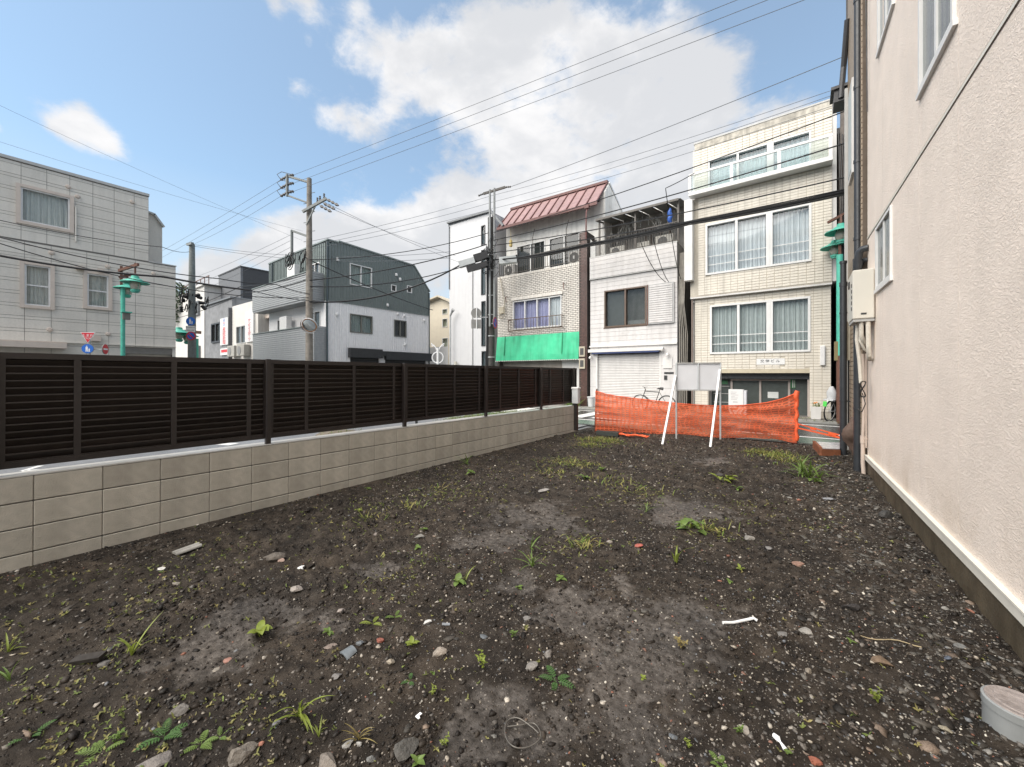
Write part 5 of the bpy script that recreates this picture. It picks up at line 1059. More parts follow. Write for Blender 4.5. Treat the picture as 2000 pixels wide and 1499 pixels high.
    # twin tube pole in front of the brick house
    t = thing('utility_pole', P3, 'dark utility pole with two grey extension tubes standing beside the brick building', 'utility pole')
    MB().tube([P3, P3+Vector((0, 0, 9.7))], [.21, .17], 14).build('shaft', m_darkpole, t, True)
    for (u, v0) in ((956.8, 371), (965.5, 368)):
        a = PD(u, v0, 19.9); MB().tube([a, (a.x, a.y, 4.0)], .055, 10).build('extension_tube', M('grey_steel_tube', (.24, .25, .25), .5, .12), t, True)
    MB().bar(PD(944, 379, 19.9), PD(987, 366, 19.9), .10, .10).build('top_arm', M('grey_brown_steel', (.12, .11, .10)), t)
    m = MB(); insul(m, PD(944, 379, 19.9), PD(934, 383, 19.9), .06); insul(m, PD(987, 366, 19.9), PD(998, 365, 19.9), .06); m.build('insulator', m_ins, t)
    mbx = M('pale_closure_case', (.42, .44, .44), .45, .08)
    m = MB(); m.bar(PD(897, 518, 19.6), PD(927, 509, 19.6), .28, .30); m.build('closure_box', mbx, t); m = MB(); m.bar(PD(926, 506, 19.7), PD(953, 498, 19.7), .34, .34); m.bar(PD(912, 527, 19.6), PD(952, 516, 19.6), .3, .26); m.build('cable_closure', m_rubber, t)
    m = MB(); m.bar(PD(975, 511, 19.6), PD(1009, 507, 19.6), .34, .34); m.build('closure_box', mbx, t); m = MB(); m.bar(PD(1009, 507, 19.6), PD(1012, 506, 19.6), .36, .36); m.build('cable_closure', m_rubber, t)
    m = MB(); r = random.Random(12)
    for k in range(16):
        c = PD(960+r.uniform(-9, 9), 505+r.uniform(-32, 30), 19.75); a = r.random()*6; s = r.uniform(.1, .32)
        m.tube([c+Vector((s*math.cos(a+q), -.12*math.sin(q), s*1.2*math.sin(a+q*1.3))) for q in np.linspace(0, 4.5, 10)], .014, 5)
    for k in range(7): x = P3.x+r.uniform(-.16, .16); m.tube([(x, P3.y-.2, 8.6-r.random()), (x+.04, P3.y-.21, 6), (x-.02, P3.y-.2, .3)], .02, 5)
    m.build('cable_loop', m_rubber, t)
    m = MB()
    for z in (2.4, 3.5, 4.6, 5.6, 6.9, 7.7): m.cyl(P3+Vector((0, 0, z)), P3+Vector((0, 0, z+.05)), .225, n=12)
    m.build('pole_band', m_galv, t)
    t = thing('utility_pole', P4, 'dark old utility pole squeezed between the cream tiled building and the mint street lamp', 'utility pole')
    MB().tube([P4, P4+Vector((0, 0, 10.3))], [.15, .11], 10).build('shaft', M('grey_brown_wood_pole', (.15, .13, .115), .85, .3, 5, streak=.4), t, True)
    m = MB(); r = random.Random(3)
    for k in range(6): x = P4.x-.16+k*.05; m.tube([(x, P4.y-.14, 9.8-r.random()*1.5), (x+.06, P4.y-.16, 7), (x-.04, P4.y-.15, 4), (x, P4.y-.15, .2)], .018, 5)
    m.build('cable_loop', m_rubber, t); q = MB(); q.box(P4.x-.27, P4.x-.02, P4.y-.42, P4.y-.2, 2.0, 2.6); q.build('meter_box', M('olive_box', (.20, .16, .07), .5), t)
poles()

# ------------------------------------------------------------------ overhead cables
def cable(pts, r, sag, label, group='overhead cables', n=14, mat=None):
    path = []
    for i in range(len(pts)-1):
        a, b = Vector(pts[i]), Vector(pts[i+1]); s = sag if not isinstance(sag, (list, tuple)) else sag[i]
        for k in range(n+(1 if i == len(pts)-2 else 0)): f = k/n; p = a.lerp(b, f); p.z -= 4*s*f*(1-f); path.append(p)
    return MB().tube(path, r, 5).build('overhead_cable', mat or m_rubber, None, True, label=label, cat='cable', group=group, org=pts[0])
m_wire = M('bare_grey_wire', (.13, .14, .155), .5, .1)
def ext(p, q, k): return Vector(p)+(Vector(q)-Vector(p))*k
def cables():
    hv = ('uppermost', 'middle', 'lowest')
    for i, (u, v) in enumerate(((1433, 345), (1492, 361), (1563, 377))):
        a = PD(574, v-3, 17); e = PY(10.3, u, 0); cable([a, ext(a, e, 1.3)], .0065, .05, f'{hv[i]} of three thin wires rising from the tall concrete pole across the clouds', 'high wires', mat=m_wire)
        m = MB()
    for i, (v, e) in enumerate(((352, PD(250, 526, 29)), (368, PD(250, 538, 29)), (384, PD(372, 480, 24)))): cable([PD(548, v, 17.1), e], .0065, .12, f'{hv[i]} of three thin wires falling from the tall concrete pole towards the sign pole', 'high wires', mat=m_wire)
    for i, (v, e) in enumerate(((459, PD(300, 568, 33)), (470, PD(300, 585, 33)), (483, PD(300, 602, 33)))): cable([PD(568, v, 17.), e], .007, .25, f'{hv[i]} of three wires from the side arm of the tall pole down the side street', 'side street wires', mat=m_wire)
    # pole to pole and on past the brick house
    for i, (a, b, v) in enumerate(((472, 383, 156), (480, 396, 166), (487, 409, 187))):
        cable([PD(606, a, 17), PD(959, b, 20.0), ext(PD(959, b, 20.0), PY(15.4, 1655, v), 1.25)], .008, (.1, .25), f'{hv[i]} of three wires running past the twin tube pole and over the red roof', 'street wires', mat=m_wire)
    cable([PD(998, 365, 19.9), PY(15.6, 1660, 101)+Vector((1.5, 0, 0))], .012, .1, 'faint wire from the twin tube pole top into the sky over the cream building', 'street wires', mat=m_wire)
    for i, (a, v, w, r) in enumerate(((455, 210, 'across the top tiles of the cream building', .018), (470, 273, 'along the frosted balcony of the cream building', .022), (480, 340, 'just below the frosted balcony of the cream building', .022), (494, 363, 'close above the thick black bundle', .022))):
        cable([PD(963, a, 19.9), ext(PD(963, a, 19.9), PY(15.3, 1653, v), 1.15)], r, .22, f'black cable passing {w}')
    for i, (dz, dy, r, w) in enumerate(((0, 0, .038, 'thickest strand'), (.075, .03, .020, 'upper strand'), (-.07, -.02, .024, 'lower strand'), (.02, -.07, .016, 'twisted front strand'))):
        a = PD(964, 508, 19.8); e = PY(15.3, 1653, 374); o = Vector((0, dy, dz)); cable([a, PY(15.35, 1153, 478)+o, PY(15.3, 1345, 436)+o, ext(PY(15.3, 1345, 436), e, 1.15)+o], r, (.10, .05, .06), f'{w} of the thick black bundle crossing the white and cream buildings', 'thick cable bundle')
    a = PD(1010, 506, 19.6); cable([a, PY(15.4, 1100, 492), PY(15.4, 1165, 470)], .03, .06, 'black cable leaving the right closure box over the brick balcony')
    for (u, v, e, w) in ((1250, 470, PY(16.9, 1300, 551), 'longest service wire drooping to the storm shutter of the white building'), (1275, 462, PY(16.9, 1306, 551), 'inner service wire drooping to the storm shutter of the white building'), (1310, 450, PY(16.9, 1330, 545), 'service wire at the corner of the white building towards the cream one')): cable([PY(15.35, u, v), e], .014, .25, w, 'service wires')
    cable([PY(16., 1352, 330)+Vector((0, .4, 0)), PY(16.2, 1300, 368), PY(17., 1305, 405)], .016, .02, 'short antenna wire on the roof corner of the white building', 'service wires')
    # left part: tall pole to twin tube pole
    for (a, d0, b, d1, r, s, w) in (((604, 590), 16.9, (898, 519), 19.6, .04, .55, 'thick black cable sagging before the teal gable towards the closure box'), ((604, 548), 16.9, (950, 478), 19.9, .025, .25, 'black cable across the upper teal windows'), ((604, 560), 16.9, (950, 505), 19.9, .022, .45, 'thin black cable sagging low over the teal cladding'), ((604, 508), 16.9, (955, 455), 19.9, .018, .3, 'black wire level with the teal roof edge')):
        cable([PD(*a, d0), PD(*b, d1)], r, s, w)
    cable([PD(600, 506, 16.9), PX(-21.9, 845, 606)], .026, .15, 'black cable slanting down across the teal wall'); cable([PD(640, 398, 16.3), PD(895, 512, 22)], .008, .1, 'wire from the lower arm of the tall pole down to the narrow white house', mat=m_wire); cable([PD(634, 402, 16.3), PD(890, 500, 22)], .008, .1, 'second wire from the lower arm down to the narrow white house', mat=m_wire)
    cable([PD(605, 575, 16.8), PD(540, 556, 15.5), PD(430, 545, 14.), PD(-80, 442, 10.6)], .017, (.05, .05, .2), 'upper of the black cables strung before the grey panelled house'); cable([PD(603, 582, 16.8), PD(-80, 450, 10.8)], .016, .55, 'thin black cable just under the upper one before the grey panelled house')
    cable([PD(487, 567, 15), PD(320, 541, 13.5), PD(-80, 484, 10.6)], .036, (.04, .12), 'thick black cable passing just over the mint lamp')
    cable([PD(487, 567, 15), PD(604, 588, 16.8)], .014, .06, 'thin tail of the thick black cable running on to the tall pole')
    cable([PD(317, 483, 14), PD(-80, 412, 10.8)], .012, .12, 'thin twisted wire under the third floor window of the grey panelled house'); cable([PD(317, 483, 14), PD(370, 492, 23.8)], .012, .1, 'thin twisted wire from the grey panelled house corner to the sign pole')
    for (a, b, w) in (((-60, 178), (590, 470), 'faint wire high over the grey panelled house'), ((-60, 258), (592, 452), 'faint wire just over the grey roof line')): cable([PD(*a, 11.), PD(*b, 17.)], .004, .1, w, 'faint wires', mat=m_wire)
    for (a, b, w) in (((470, 560), (345, 609), 'upper'), ((480, 572), (345, 622), 'lower')): cable([PD(604, 535 if w == 'upper' else 545, 17.), PD(a[0], a[1], 22), PD(b[0], b[1], 33)], .022, .12, f'{w} black cable slanting across the grey newspaper shop front', 'side street wires')
    for (b, w) in ((440, 'upper'), (452, 'lower')): cable([PD(378, 478 if b == 440 else 481, 24), PD(880, b+52, 21.5)], .012, .5, f'{w} long thin wire from the sign pole top past the teal roof', 'side street wires', mat=m_wire)
    for (u, v, w) in ((524, 640, 'hanging wire beside the newspaper sign'), (560, 650, 'wire bundle in front of the teal balcony corner')): pass
cables()

# ------------------------------------------------------------------ mint street lamps
m_globe = M('lamp_globe', (.44, .42, .36), .15, .1, 5)
def lantern(t, p, s=1.):
    s *= .93
    p = Vector(p); m = MB(); m.lathe(p, [(.02*s, .20*s), (.11*s, .19*s), (.13*s, .10*s), (.20*s, .08*s), (.22*s, .05*s), (.44*s, -.06*s), (.445*s, -.085*s), (.43*s, -.075*s), (.2*s, .02*s)], 28); h = m.build('lamp_hood', m_teal, t, True)
    m = MB(); m.lathe(p, [(.10*s, .0), (.155*s, -.07*s), (.17*s, -.17*s), (.15*s, -.27*s), (.09*s, -.34*s)], 20); m.build('lamp_globe', m_globe, t, True)
    m = MB(); m.lathe(p, [(.09*s, -.34*s), (.14*s, -.36*s), (.14*s, -.42*s), (.11*s, -.44*s), (.11*s, -.47*s), (.06*s, -.48*s)], 18)
    for k in range(4): a = k*math.pi/2+.4; m.tube([p+Vector((.12*s*math.cos(a), .12*s*math.sin(a), .0)), p+Vector((.20*s*math.cos(a), .20*s*math.sin(a), -.17*s)), p+Vector((.13*s*math.cos(a), .13*s*math.sin(a), -.40*s))], .007*s, 5)
    m.build('lamp_cage', m_teal, t, True)
def lamps():
    c = PD(240, HZ, 15.); c.z = 0; t = thing('street_lamp', c, 'mint green twin street lamp before the grey panelled house', 'street lamp', 'mint green street lamps')
    z1 = PD(240, 567, 15).z+.1; MB().tube([c, c+Vector((0, 0, z1))], .068, 14).build('pole', m_teal, t, True)
    b0 = PD(237, 520, 15); m = MB(); m.bar((b0.x, b0.y, z1-.3), (b0.x, b0.y, b0.z), .07, .07); m.bar(PD(232, 529, 15), PD(270, 517, 14.3), .06, .10); m.bar(PD(233, 543, 15), PD(256, 536, 15.3), .06, .10); q = PD(264, 514, 14.4); m.bar(q, (q.x, q.y, PD(264, 540, 14.4).z), .05, .05); q = PD(249, 533, 15.2); m.bar(q, (q.x, q.y, PD(249, 556, 15.2).z), .05, .05); m.build('crossbar', m_rust, t)
    lantern(t, PD(264, 549, 14.4)); lantern(t, PD(248, 561, 15.2), .95)
    m = MB(); q = PD(247, 612, 14.9); m.box(q.x-.10, q.x+.06, q.y-.1, q.y+.1, q.z-.25, q.z); m.build('control_box', M('olive_grey_frame', (.15, .15, .135)), t); m = MB(); m.box(q.x-.16, q.x+.14, q.y-.14, q.y+.14, q.z+.01, q.z+.05); m.build('box_hood', m_teal, t)
    c = Vector((.98, 16.05, 0)); t = thing('street_lamp', c, 'mint green street lamp half hidden by the drain pipes beside the cream tiled building', 'street lamp', 'mint green street lamps')
    MB().tube([c+Vector((0, 0, 2.15)), c+Vector((0, 0, 5.35))], .085, 14).build('pole', m_teal, t, True); MB().tube([c, c+Vector((0, 0, 2.149))], .086, 14).build('pole_foot', m_rust, t, True)
    p = PY(16.0, 1643, 449); lantern(t, p, 1.02); p2 = PY(16.5, 1631, 480); lantern(t, p2, .95); m = MB(); m.bar((p.x, p.y+.1, p.z+.5), (p.x, p.y, p.z+.18), .05, .05); m.bar((p.x-.3, p.y+.5, p.z+.45), (p.x+.15, p.y-.05, p.z+.5), .06, .08); m.bar((c.x, c.y, 5.3), (c.x, c.y, 6.4), .07, .07); m.build('crossbar', m_rust, t)
    c = PD(383, HZ, 27); c.z = 0; t = thing('street_lamp', c, 'small distant mint street lamp behind the sign pole', 'street lamp', 'mint green street lamps'); MB().tube([c, c+Vector((0, 0, PD(383, 662, 27).z))], .14, 10).build('pole', m_teal, t, True)
    lantern(t, PD(350, 648, 26.6), 1.6); lantern(t, PD(366, 654, 27), 1.5); m = MB(); m.bar(PD(345, 646, 27), PD(392, 650, 27), .12, .2); m.build('crossbar', m_rust, t)
lamps()

# ------------------------------------------------------------------ road signs
m_sblue = M('sign_blue', (.015, .13, .52), .4, .04); m_sred = M('sign_red', (.60, .02, .035), .4, .04); m_swhite = M('sign_white', (.75, .75, .75), .4, .04); m_sback = M('sign_back_grey', (.20, .195, .185), .6, .2, 5)
def sign_frame(c, n):
    n = Vector(n).normalized(); z = Vector((0, 0, 1)); x = z.cross(n).normalized(); z = n.cross(x); return lambda a, b, d=0.: Vector(c)+x*a+z*b+n*d
def disc(f, r, d, mb, n=28, r0=0., b=0.):
    for i in range(n):
        t0, t1 = 2*math.pi*i/n, 2*math.pi*(i+1)/n
        if r0: mb.quad(f(r*math.cos(t0), b+r*math.sin(t0), d), f(r*math.cos(t1), b+r*math.sin(t1), d), f(r0*math.cos(t1), b+r0*math.sin(t1), d), f(r0*math.cos(t0), b+r0*math.sin(t0), d))
        else: mb.quad(f(r*math.cos(t0), b+r*math.sin(t0), d), f(r*math.cos(t1), b+r*math.sin(t1), d), f(0, b, d))
def plate(f, r): mb = MB(); mb.prism([f(r*math.cos(t), r*math.sin(t), -.02) for t in np.linspace(0, 2*math.pi, 29)[:-1]], [f(r*math.cos(t), r*math.sin(t), 0) for t in np.linspace(0, 2*math.pi, 29)[:-1]]); return mb
def ped(f, s, par):    # adult and child figures
    m = MB(); d = .006
    for (x, y, k) in ((-.12, 0, 1.), (.28, -.28, .62)):
        P_ = lambda a, b: f((x+a*k)*s, (y+b*k)*s, d)
        m.quad(*[P_(.11*math.cos(t), .50+.11*math.sin(t)) for t in np.linspace(0, 6.28, 11)[:-1]])
        m.quad(P_(-.20, .36), P_(-.17, -.15), P_(.17, -.15), P_(.20, .36)); m.quad(P_(-.17, -.15), P_(-.20, -.62), P_(-.04, -.62), P_(-.01, -.15)); m.quad(P_(.01, -.15), P_(.05, -.62), P_(.20, -.62), P_(.17, -.15))
    m.build('figures', m_swhite, par)
def no_parking(name, c, n, r, label):
    t = thing(name, c, label, 'road sign', 'round road signs'); f = sign_frame(c, n); plate(f, r).build('plate', m_sback, t); m = MB(); disc(f, r*.97, .003, m, r0=.74*r); m.build('red_ring', m_sred, t); m = MB(); disc(f, r*.74, .003, m); m.build('blue_field', m_sblue, t)
    m = MB(); a = .12*r; q = .55*r; m.quad(f(-q-a*.7, q-a*.7, .006), f(q-a*.7, -q-a*.7, .006), f(q+a*.7, -q+a*.7, .006), f(-q+a*.7, q+a*.7, .006)); m.build('red_slash', m_sred, t); return t
def ped_sign(c, n, r, label):
    t = thing('pedestrian_sign', c, label, 'road sign', 'round road signs'); f = sign_frame(c, n); plate(f, r).build('plate', m_sback, t); m = MB(); disc(f, r*.97, .003, m); m.build('blue_field', m_sblue, t); ped(f, r, t); return t
def signs():
    N0 = Vector((.8, -.55, 0)).normalized()
    c = PD(171, 681.5, 14.); r = 9.3*14/755; ped_sign(c, N0, r, 'blue round pedestrian sign with white figures under the red give way triangle')
    sp = thing('sign_post', (c.x-.06, c.y+.05, 0), 'thin grey post carrying the triangle, pedestrian and no entry signs', 'sign post'); p = MB(); p.tube([(c.x-.06, c.y+.06, 0), (c.x-.06, c.y+.06, PD(171, 648, 14).z)], .03, 8); e = PD(206, 684, 14.2); p.tube([(c.x-.06, c.y+.06, c.z-.02), (e.x, e.y, c.z-.02)], .018, 6); p.build('pole', m_galv, sp)
    c2 = PD(171.5, 660, 14.); f = sign_frame(c2, N0); w, h = 10.4*14/755, 20*14/755
    t = thing('stop_sign', c2, 'red inverted triangle stop sign above the blue pedestrian sign', 'road sign'); tri = lambda k, d: [f(-w*k, h*.5*k, d), f(w*k, h*.5*k, d), f(0, -h*.52*k, d)]
    m = MB(); m.prism(tri(1.08, -.02), tri(1.08, 0)); m.build('plate', m_swhite, t); m = MB(); m.quad(*tri(.97, .003)); m.build('red_field', m_sred, t)
    for (s, b, sz_) in (('止まれ', .20*h, .115), ('STOP', -.08*h, .085)):
        tm = text_mb(s, sz_, .001); tm.v = [tuple(f(v[0], b+v[1], .006+v[2])) for v in tm.v]; tm.build('lettering', m_swhite, t)
    e = PD(206, 682.5, 14.2); v_ = ray(206, 682); v_.z = 0; n = Matrix.Rotation(R(66), 3, 'Z') @ (-v_.normalized()); f = sign_frame(e, n); t = thing('no_entry_sign', e, 'red no entry disc with a white bar seen nearly edge on', 'road sign', 'round road signs'); r = 10*14/755
    plate(f, r).build('plate', m_sback, t); m = MB(); disc(f, r*.97, .003, m); m.build('red_field', m_sred, t); m = MB(); m.quad(f(-.72*r, -.16*r, .006), f(.72*r, -.16*r, .006), f(.72*r, .16*r, .006), f(-.72*r, .16*r, .006)); m.build('white_bar', m_swhite, t)
    N2 = Vector((.72, -.69, 0)); ped_sign(PD(372.5, 628, 23.5), N2, 8.4*23.5/755, 'blue round pedestrian sign on the far grey pole above the white plate')
    c = PD(372, 643, 23.5); f = sign_frame(c, N2); t = thing('supplementary_plate', c, 'white rectangular plate with dark lines between the two round signs on the far pole', 'road sign'); m = MB(); a, b = 8.2*23.5/755, 6*23.5/755; m.prism([f(-a, -b, -.02), f(a, -b, -.02), f(a, b, -.02), f(-a, b, -.02)], [f(-a, -b), f(a, -b), f(a, b), f(-a, b)]); m.build('plate', m_swhite, t)
    m = MB(); r = random.Random(1)
    for (yy, xs) in ((.09, np.linspace(-.2, .2, 7)), (-.08, np.linspace(-.18, .18, 6))):
        for x in xs: m.quad(f(x-.018, yy-.035, .004), f(x+.012, yy-.03, .004), f(x+.018, yy+.035, .004), f(x-.012, yy+.03, .004))
    m.build('dark_marks', m_ins, t)
    no_parking('no_parking_sign', PD(373, 656.5, 23.5), N2, 8.6*23.5/755, 'blue no parking disc with red ring on the far grey pole')
    v = ray(967, 631); v.z = 0; v.normalize(); n = Matrix.Rotation(R(70), 3, 'Z') @ (-v); c = PD(967, 631, 19.6); no_parking('no_parking_sign', c, n, 11.5*19.6/755, 'no parking disc turned nearly edge on beside the green awning')
    m = MB(); m.bar(c, (P3.x, P3.y-.1, c.z), .05, .05); m.build('bracket', m_galv, label='short steel bracket holding the edge-on disc to the dark pole', cat='bracket')
    t = thing('road_sign', PD(930, 615, 19.6), 'pair of sign plates seen from their grey backs beside the slit windows', 'road sign'); f = sign_frame(PD(930, 612, 19.6), -v); r = 10*19.6/755; plate(f, r).build('round_back', m_sback, t)
    m = MB(); a = 9.5*19.6/755; b0, b1 = -12.5*19.6/755, -30*19.6/755; m.prism([f(-a, b1, -.02), f(a, b1, -.02), f(a, b0, -.02), f(-a, b0, -.02)], [f(-a, b1), f(a, b1), f(a, b0), f(-a, b0)]); m.build('square_back', m_sback, t)
    m = MB(); m.bar(f(.03, -.85, .03), f(.03, .28, .03), .05, .03, up=(1, 0, 0)); m.bar(f(0, -.22, .03), (P3.x, P3.y, f(0, -.22).z+.1), .05, .05); m.build('back_rail', m_swhite, t)
    # ornate white sign stand further down the lane
    o = thing('lane_sign_stand', PD(855, 729, 21), 'white scrollwork post standing in the lane before the beige house', 'sign post'); c = PD(855, HZ, 21); m = MB(); m.tube([(c.x, c.y, 0), (c.x, c.y, PD(855, 680, 21).z)], .06, 8); m.build('pole', m_swhite, o)
    m = MB(); f = sign_frame((c.x, c.y, 0), (.6, -.8, 0)); zc = PD(855, 699, 21).z
    m.tube([f(.30*math.cos(t), zc+.30*math.sin(t)) for t in np.linspace(0, 6.28, 20)], .035, 6, cap=False)
    for s in (-1, 1): m.tube([f(.0, zc+.3), f(s*.12, zc+.55), f(s*.36, zc+.78), f(s*.30, zc+.62), f(s*.18, zc+.68)], .03, 6)
    m.build('scrollwork', m_swhite, o)
signs()

# ------------------------------------------------------------------ orange safety net, information board
def net_material():
    m = bpy.data.materials.new('orange_net'); m.use_nodes = True; N = m.node_tree.nodes; L = m.node_tree.links; N.clear(); o = N.new('ShaderNodeOutputMaterial')
    uv = N.new('ShaderNodeUVMap'); se = N.new('ShaderNodeSeparateXYZ'); L.new(uv.outputs[0], se.inputs[0])
    def mth(op, a, b=None):
        n = N.new('ShaderNodeMath'); n.operation = op
        for i, x in enumerate((a, b)):
            if x is None: continue
            if isinstance(x, (int, float)): n.inputs[i].default_value = x
            else: L.new(x, n.inputs[i])
        return n.outputs[0]
    fu = mth('FRACT', mth('MULTIPLY', se.outputs[0], 9.)); fv = mth('FRACT', mth('MULTIPLY', se.outputs[1], 17.))     # mesh pitch per metre
    hole = mth('MULTIPLY', mth('GREATER_THAN', fu, .34), mth('GREATER_THAN', fv, .46))
    nz = N.new('ShaderNodeTexNoise'); nz.inputs['Scale'].default_value = 3.; L.new(uv.outputs[0], nz.inputs['Vector'])
    wn = N.new('ShaderNodeTexNoise'); wn.inputs['Scale'].default_value = 60.; L.new(uv.outputs[0], wn.inputs['Vector'])
    cr = N.new('ShaderNodeMixRGB'); cr.inputs[1].default_value = (.86, .125, .04, 1); cr.inputs[2].default_value = (.98, .30, .17, 1); L.new(mth('MULTIPLY', nz.outputs['Fac'], mth('ADD', wn.outputs['Fac'], .5)), cr.inputs[0])
    d = N.new('ShaderNodeBsdfDiffuse'); L.new(cr.outputs[0], d.inputs[0]); t = N.new('ShaderNodeBsdfTranslucent'); L.new(cr.outputs[0], t.inputs[0])
    a = N.new('ShaderNodeMixShader'); a.inputs[0].default_value = .5; L.new(d.outputs[0], a.inputs[1]); L.new(t.outputs[0], a.inputs[2])
    tr = N.new('ShaderNodeBsdfTransparent'); tr.inputs[0].default_value = (1, .62, .52, 1); b = N.new('ShaderNodeMixShader'); L.new(mth('ADD', mth('MULTIPLY', hole, .50), .05), b.inputs[0]); L.new(a.outputs[0], b.inputs[1]); L.new(tr.outputs[0], b.inputs[2]); L.new(b.outputs[0], o.inputs[0]); return m
m_net = net_material(); m_orange = M('orange_plastic', (.72, .11, .035), .6, .15, 10)
NB0, NB1 = GP(1163, 842), GP(1556, 862)
def net_top(t): return float(np.interp(t, [0, .06, .12, .22, .34, .48, .62, .76, .87, .94, 1], [1.10, 1.02, .97, .92, .86, .80, .77, .80, .88, .98, 1.13]))
def orange_net():
    t = thing('safety_net', NB0, 'bright orange safety net sagging between two stakes across the lot entrance', 'safety net'); nx, nz_ = 190, 46; vs = []; uvs = []
    L_ = (NB1-NB0).length; nrm = (NB1-NB0).normalized().cross(Vector((0, 0, 1))); ii = np.arange(nx+1); r = random.Random(2)
    fx = fbm(np.repeat(ii/12., nz_+1), np.tile(np.arange(nz_+1)/9., nx+1), 1., 3, 2).reshape(nx+1, nz_+1)
    for i in range(nx+1):
        s = i/nx; zt = net_top(s); zb = .015+.02*math.sin(s*17)+.06*s*(1-s)-.02
        for j in range(nz_+1):
            f = j/nz_; p = NB0.lerp(NB1, s); g = max(0, (s-.62)/.38)
            fold = .035*math.sin((f*(1.6-s)*26+s*34)*1.)*g**.7 + .03*fx[i, j] + .05*math.sin(s*9+f*2)*math.sin(f*3.1) + .02*math.sin(f*40*(1-s*.5)+s*5)*max(0, .2-s)*5
            p = p + nrm*(fold+.10*math.sin(f*math.pi)*(1-abs(2*s-1))) ; p.z = zb+(zt-zb)*f + .012*math.sin(s*50+f*9)*g; vs.append(p); uvs.append((s*L_*(1+.05*fx[i, j]), f*1.0+.5*g*s*.25))
    off = ORG[t.name]; me = bpy.data.meshes.new('net'); fs = [(i*(nz_+1)+j, (i+1)*(nz_+1)+j, (i+1)*(nz_+1)+j+1, i*(nz_+1)+j+1) for i in range(nx) for j in range(nz_)]
    me.from_pydata([tuple(v-off) for v in vs], [], fs); ul = me.uv_layers.new(name='UVMap'); li = np.zeros(len(me.loops), np.int32); me.loops.foreach_get('vertex_index', li); ul.data.foreach_set('uv', np.array(uvs, np.float32)[li].ravel()); me.polygons.foreach_set('use_smooth', [True]*len(fs)); me.materials.append(m_net)
    o = bpy.data.objects.new('net', me); COL.objects.link(o); o.parent = t; ORG[o.name] = off
    m = MB(); top = [NB0.lerp(NB1, s)+Vector((0, 0, net_top(s)+.005)) for s in np.linspace(0, 1, 40)]; m.tube(top, .012, 6); m.build('edge_cord', m_orange, t, True)
    m = MB(); pts = []; rs = []
    for k in range(15): z = .02+1.16*k/14; pts.append(NB1+Vector((.015*math.sin(k*1.9), -.02+.012*math.cos(k*2.3), z))); rs.append(.038+.005*math.sin(k*2.1)+.014*(k > 11))
    m.tube(pts, rs, 12); m.build('gathered_end', m_orange, t, True)
    MB().tube([NB0+Vector((-.03, .02, -.1)), NB0+Vector((.03, .02, 1.16))], .022, 8).build('stake', m_rust, t); MB().tube([NB1+Vector((.0, .03, -.1)), NB1+Vector((0, .03, 1.1))], .022, 8).build('stake', m_rust, t)
    a = SG(1175, 848); m = MB(); r = random.Random(3)
    for q in range(5): m.tube([a+Vector((k*.16-.1+.02*q, r.uniform(-.06, .06)-.05, .03+r.uniform(0, .05))) for k in range(9)], [.006+.010*r.random() for k in range(9)], 6)
    m.build('net_tail', m_orange, t, True)
    c = SG(1192, 838); MB().obox(c+Vector((0, .05, .03)), (.42, .16, .09), (0, .05, .3), 0).build('rubber_block', m_rubber, label='black rubber block lying at the foot of the left net stake', cat='block'); c = SG(1180, 849); MB().obox(c+Vector((.1, -.02, .04)), (.55, .16, .10), (0, .03, .25)).build('kerb_ramp', M('black_rubber_ramp', (.035, .04, .035), .7, .3, 20), label='dark rubber kerb ramp wrapped by the orange net tail', cat='ramp')
    m = MB(); e = Vector((.655, 9.86, .36)); b = NB1+Vector((0, 0, .40)); b2 = NB1+Vector((0, 0, .30))
    m.quad(b, b+Vector((0, 0, .025)), e+Vector((0, 0, .03)), e); m.quad(b2, b2+Vector((0, 0, .03)), e+Vector((0, 0, -.01)), e+Vector((0, 0, -.05)))
    for (f, w) in ((.40, .16), (.80, .2)): q = b.lerp(e, f); m.obox(q, (w, .02, .055), (0, 0, -1.0))
    m.build('barrier_tape', m_orange, label='two flat orange bands tied from the net to the drain pipe', cat='barrier tape')
    m = MB(); m.tube([e+Vector((-.06, .03, .02)), e+Vector((0, -.075, .0)), e+Vector((.07, .02, -.01))], .012, 6); m.tube([e+Vector((.03, -.07, 0)), e+Vector((.11, -.08, -.05)), e+Vector((.09, -.08, -.11))], .009, 5); m.build('knotted_cord', m_white_frame, label='white cord knotted round the thinner drain pipe', cat='cord')
orange_net()
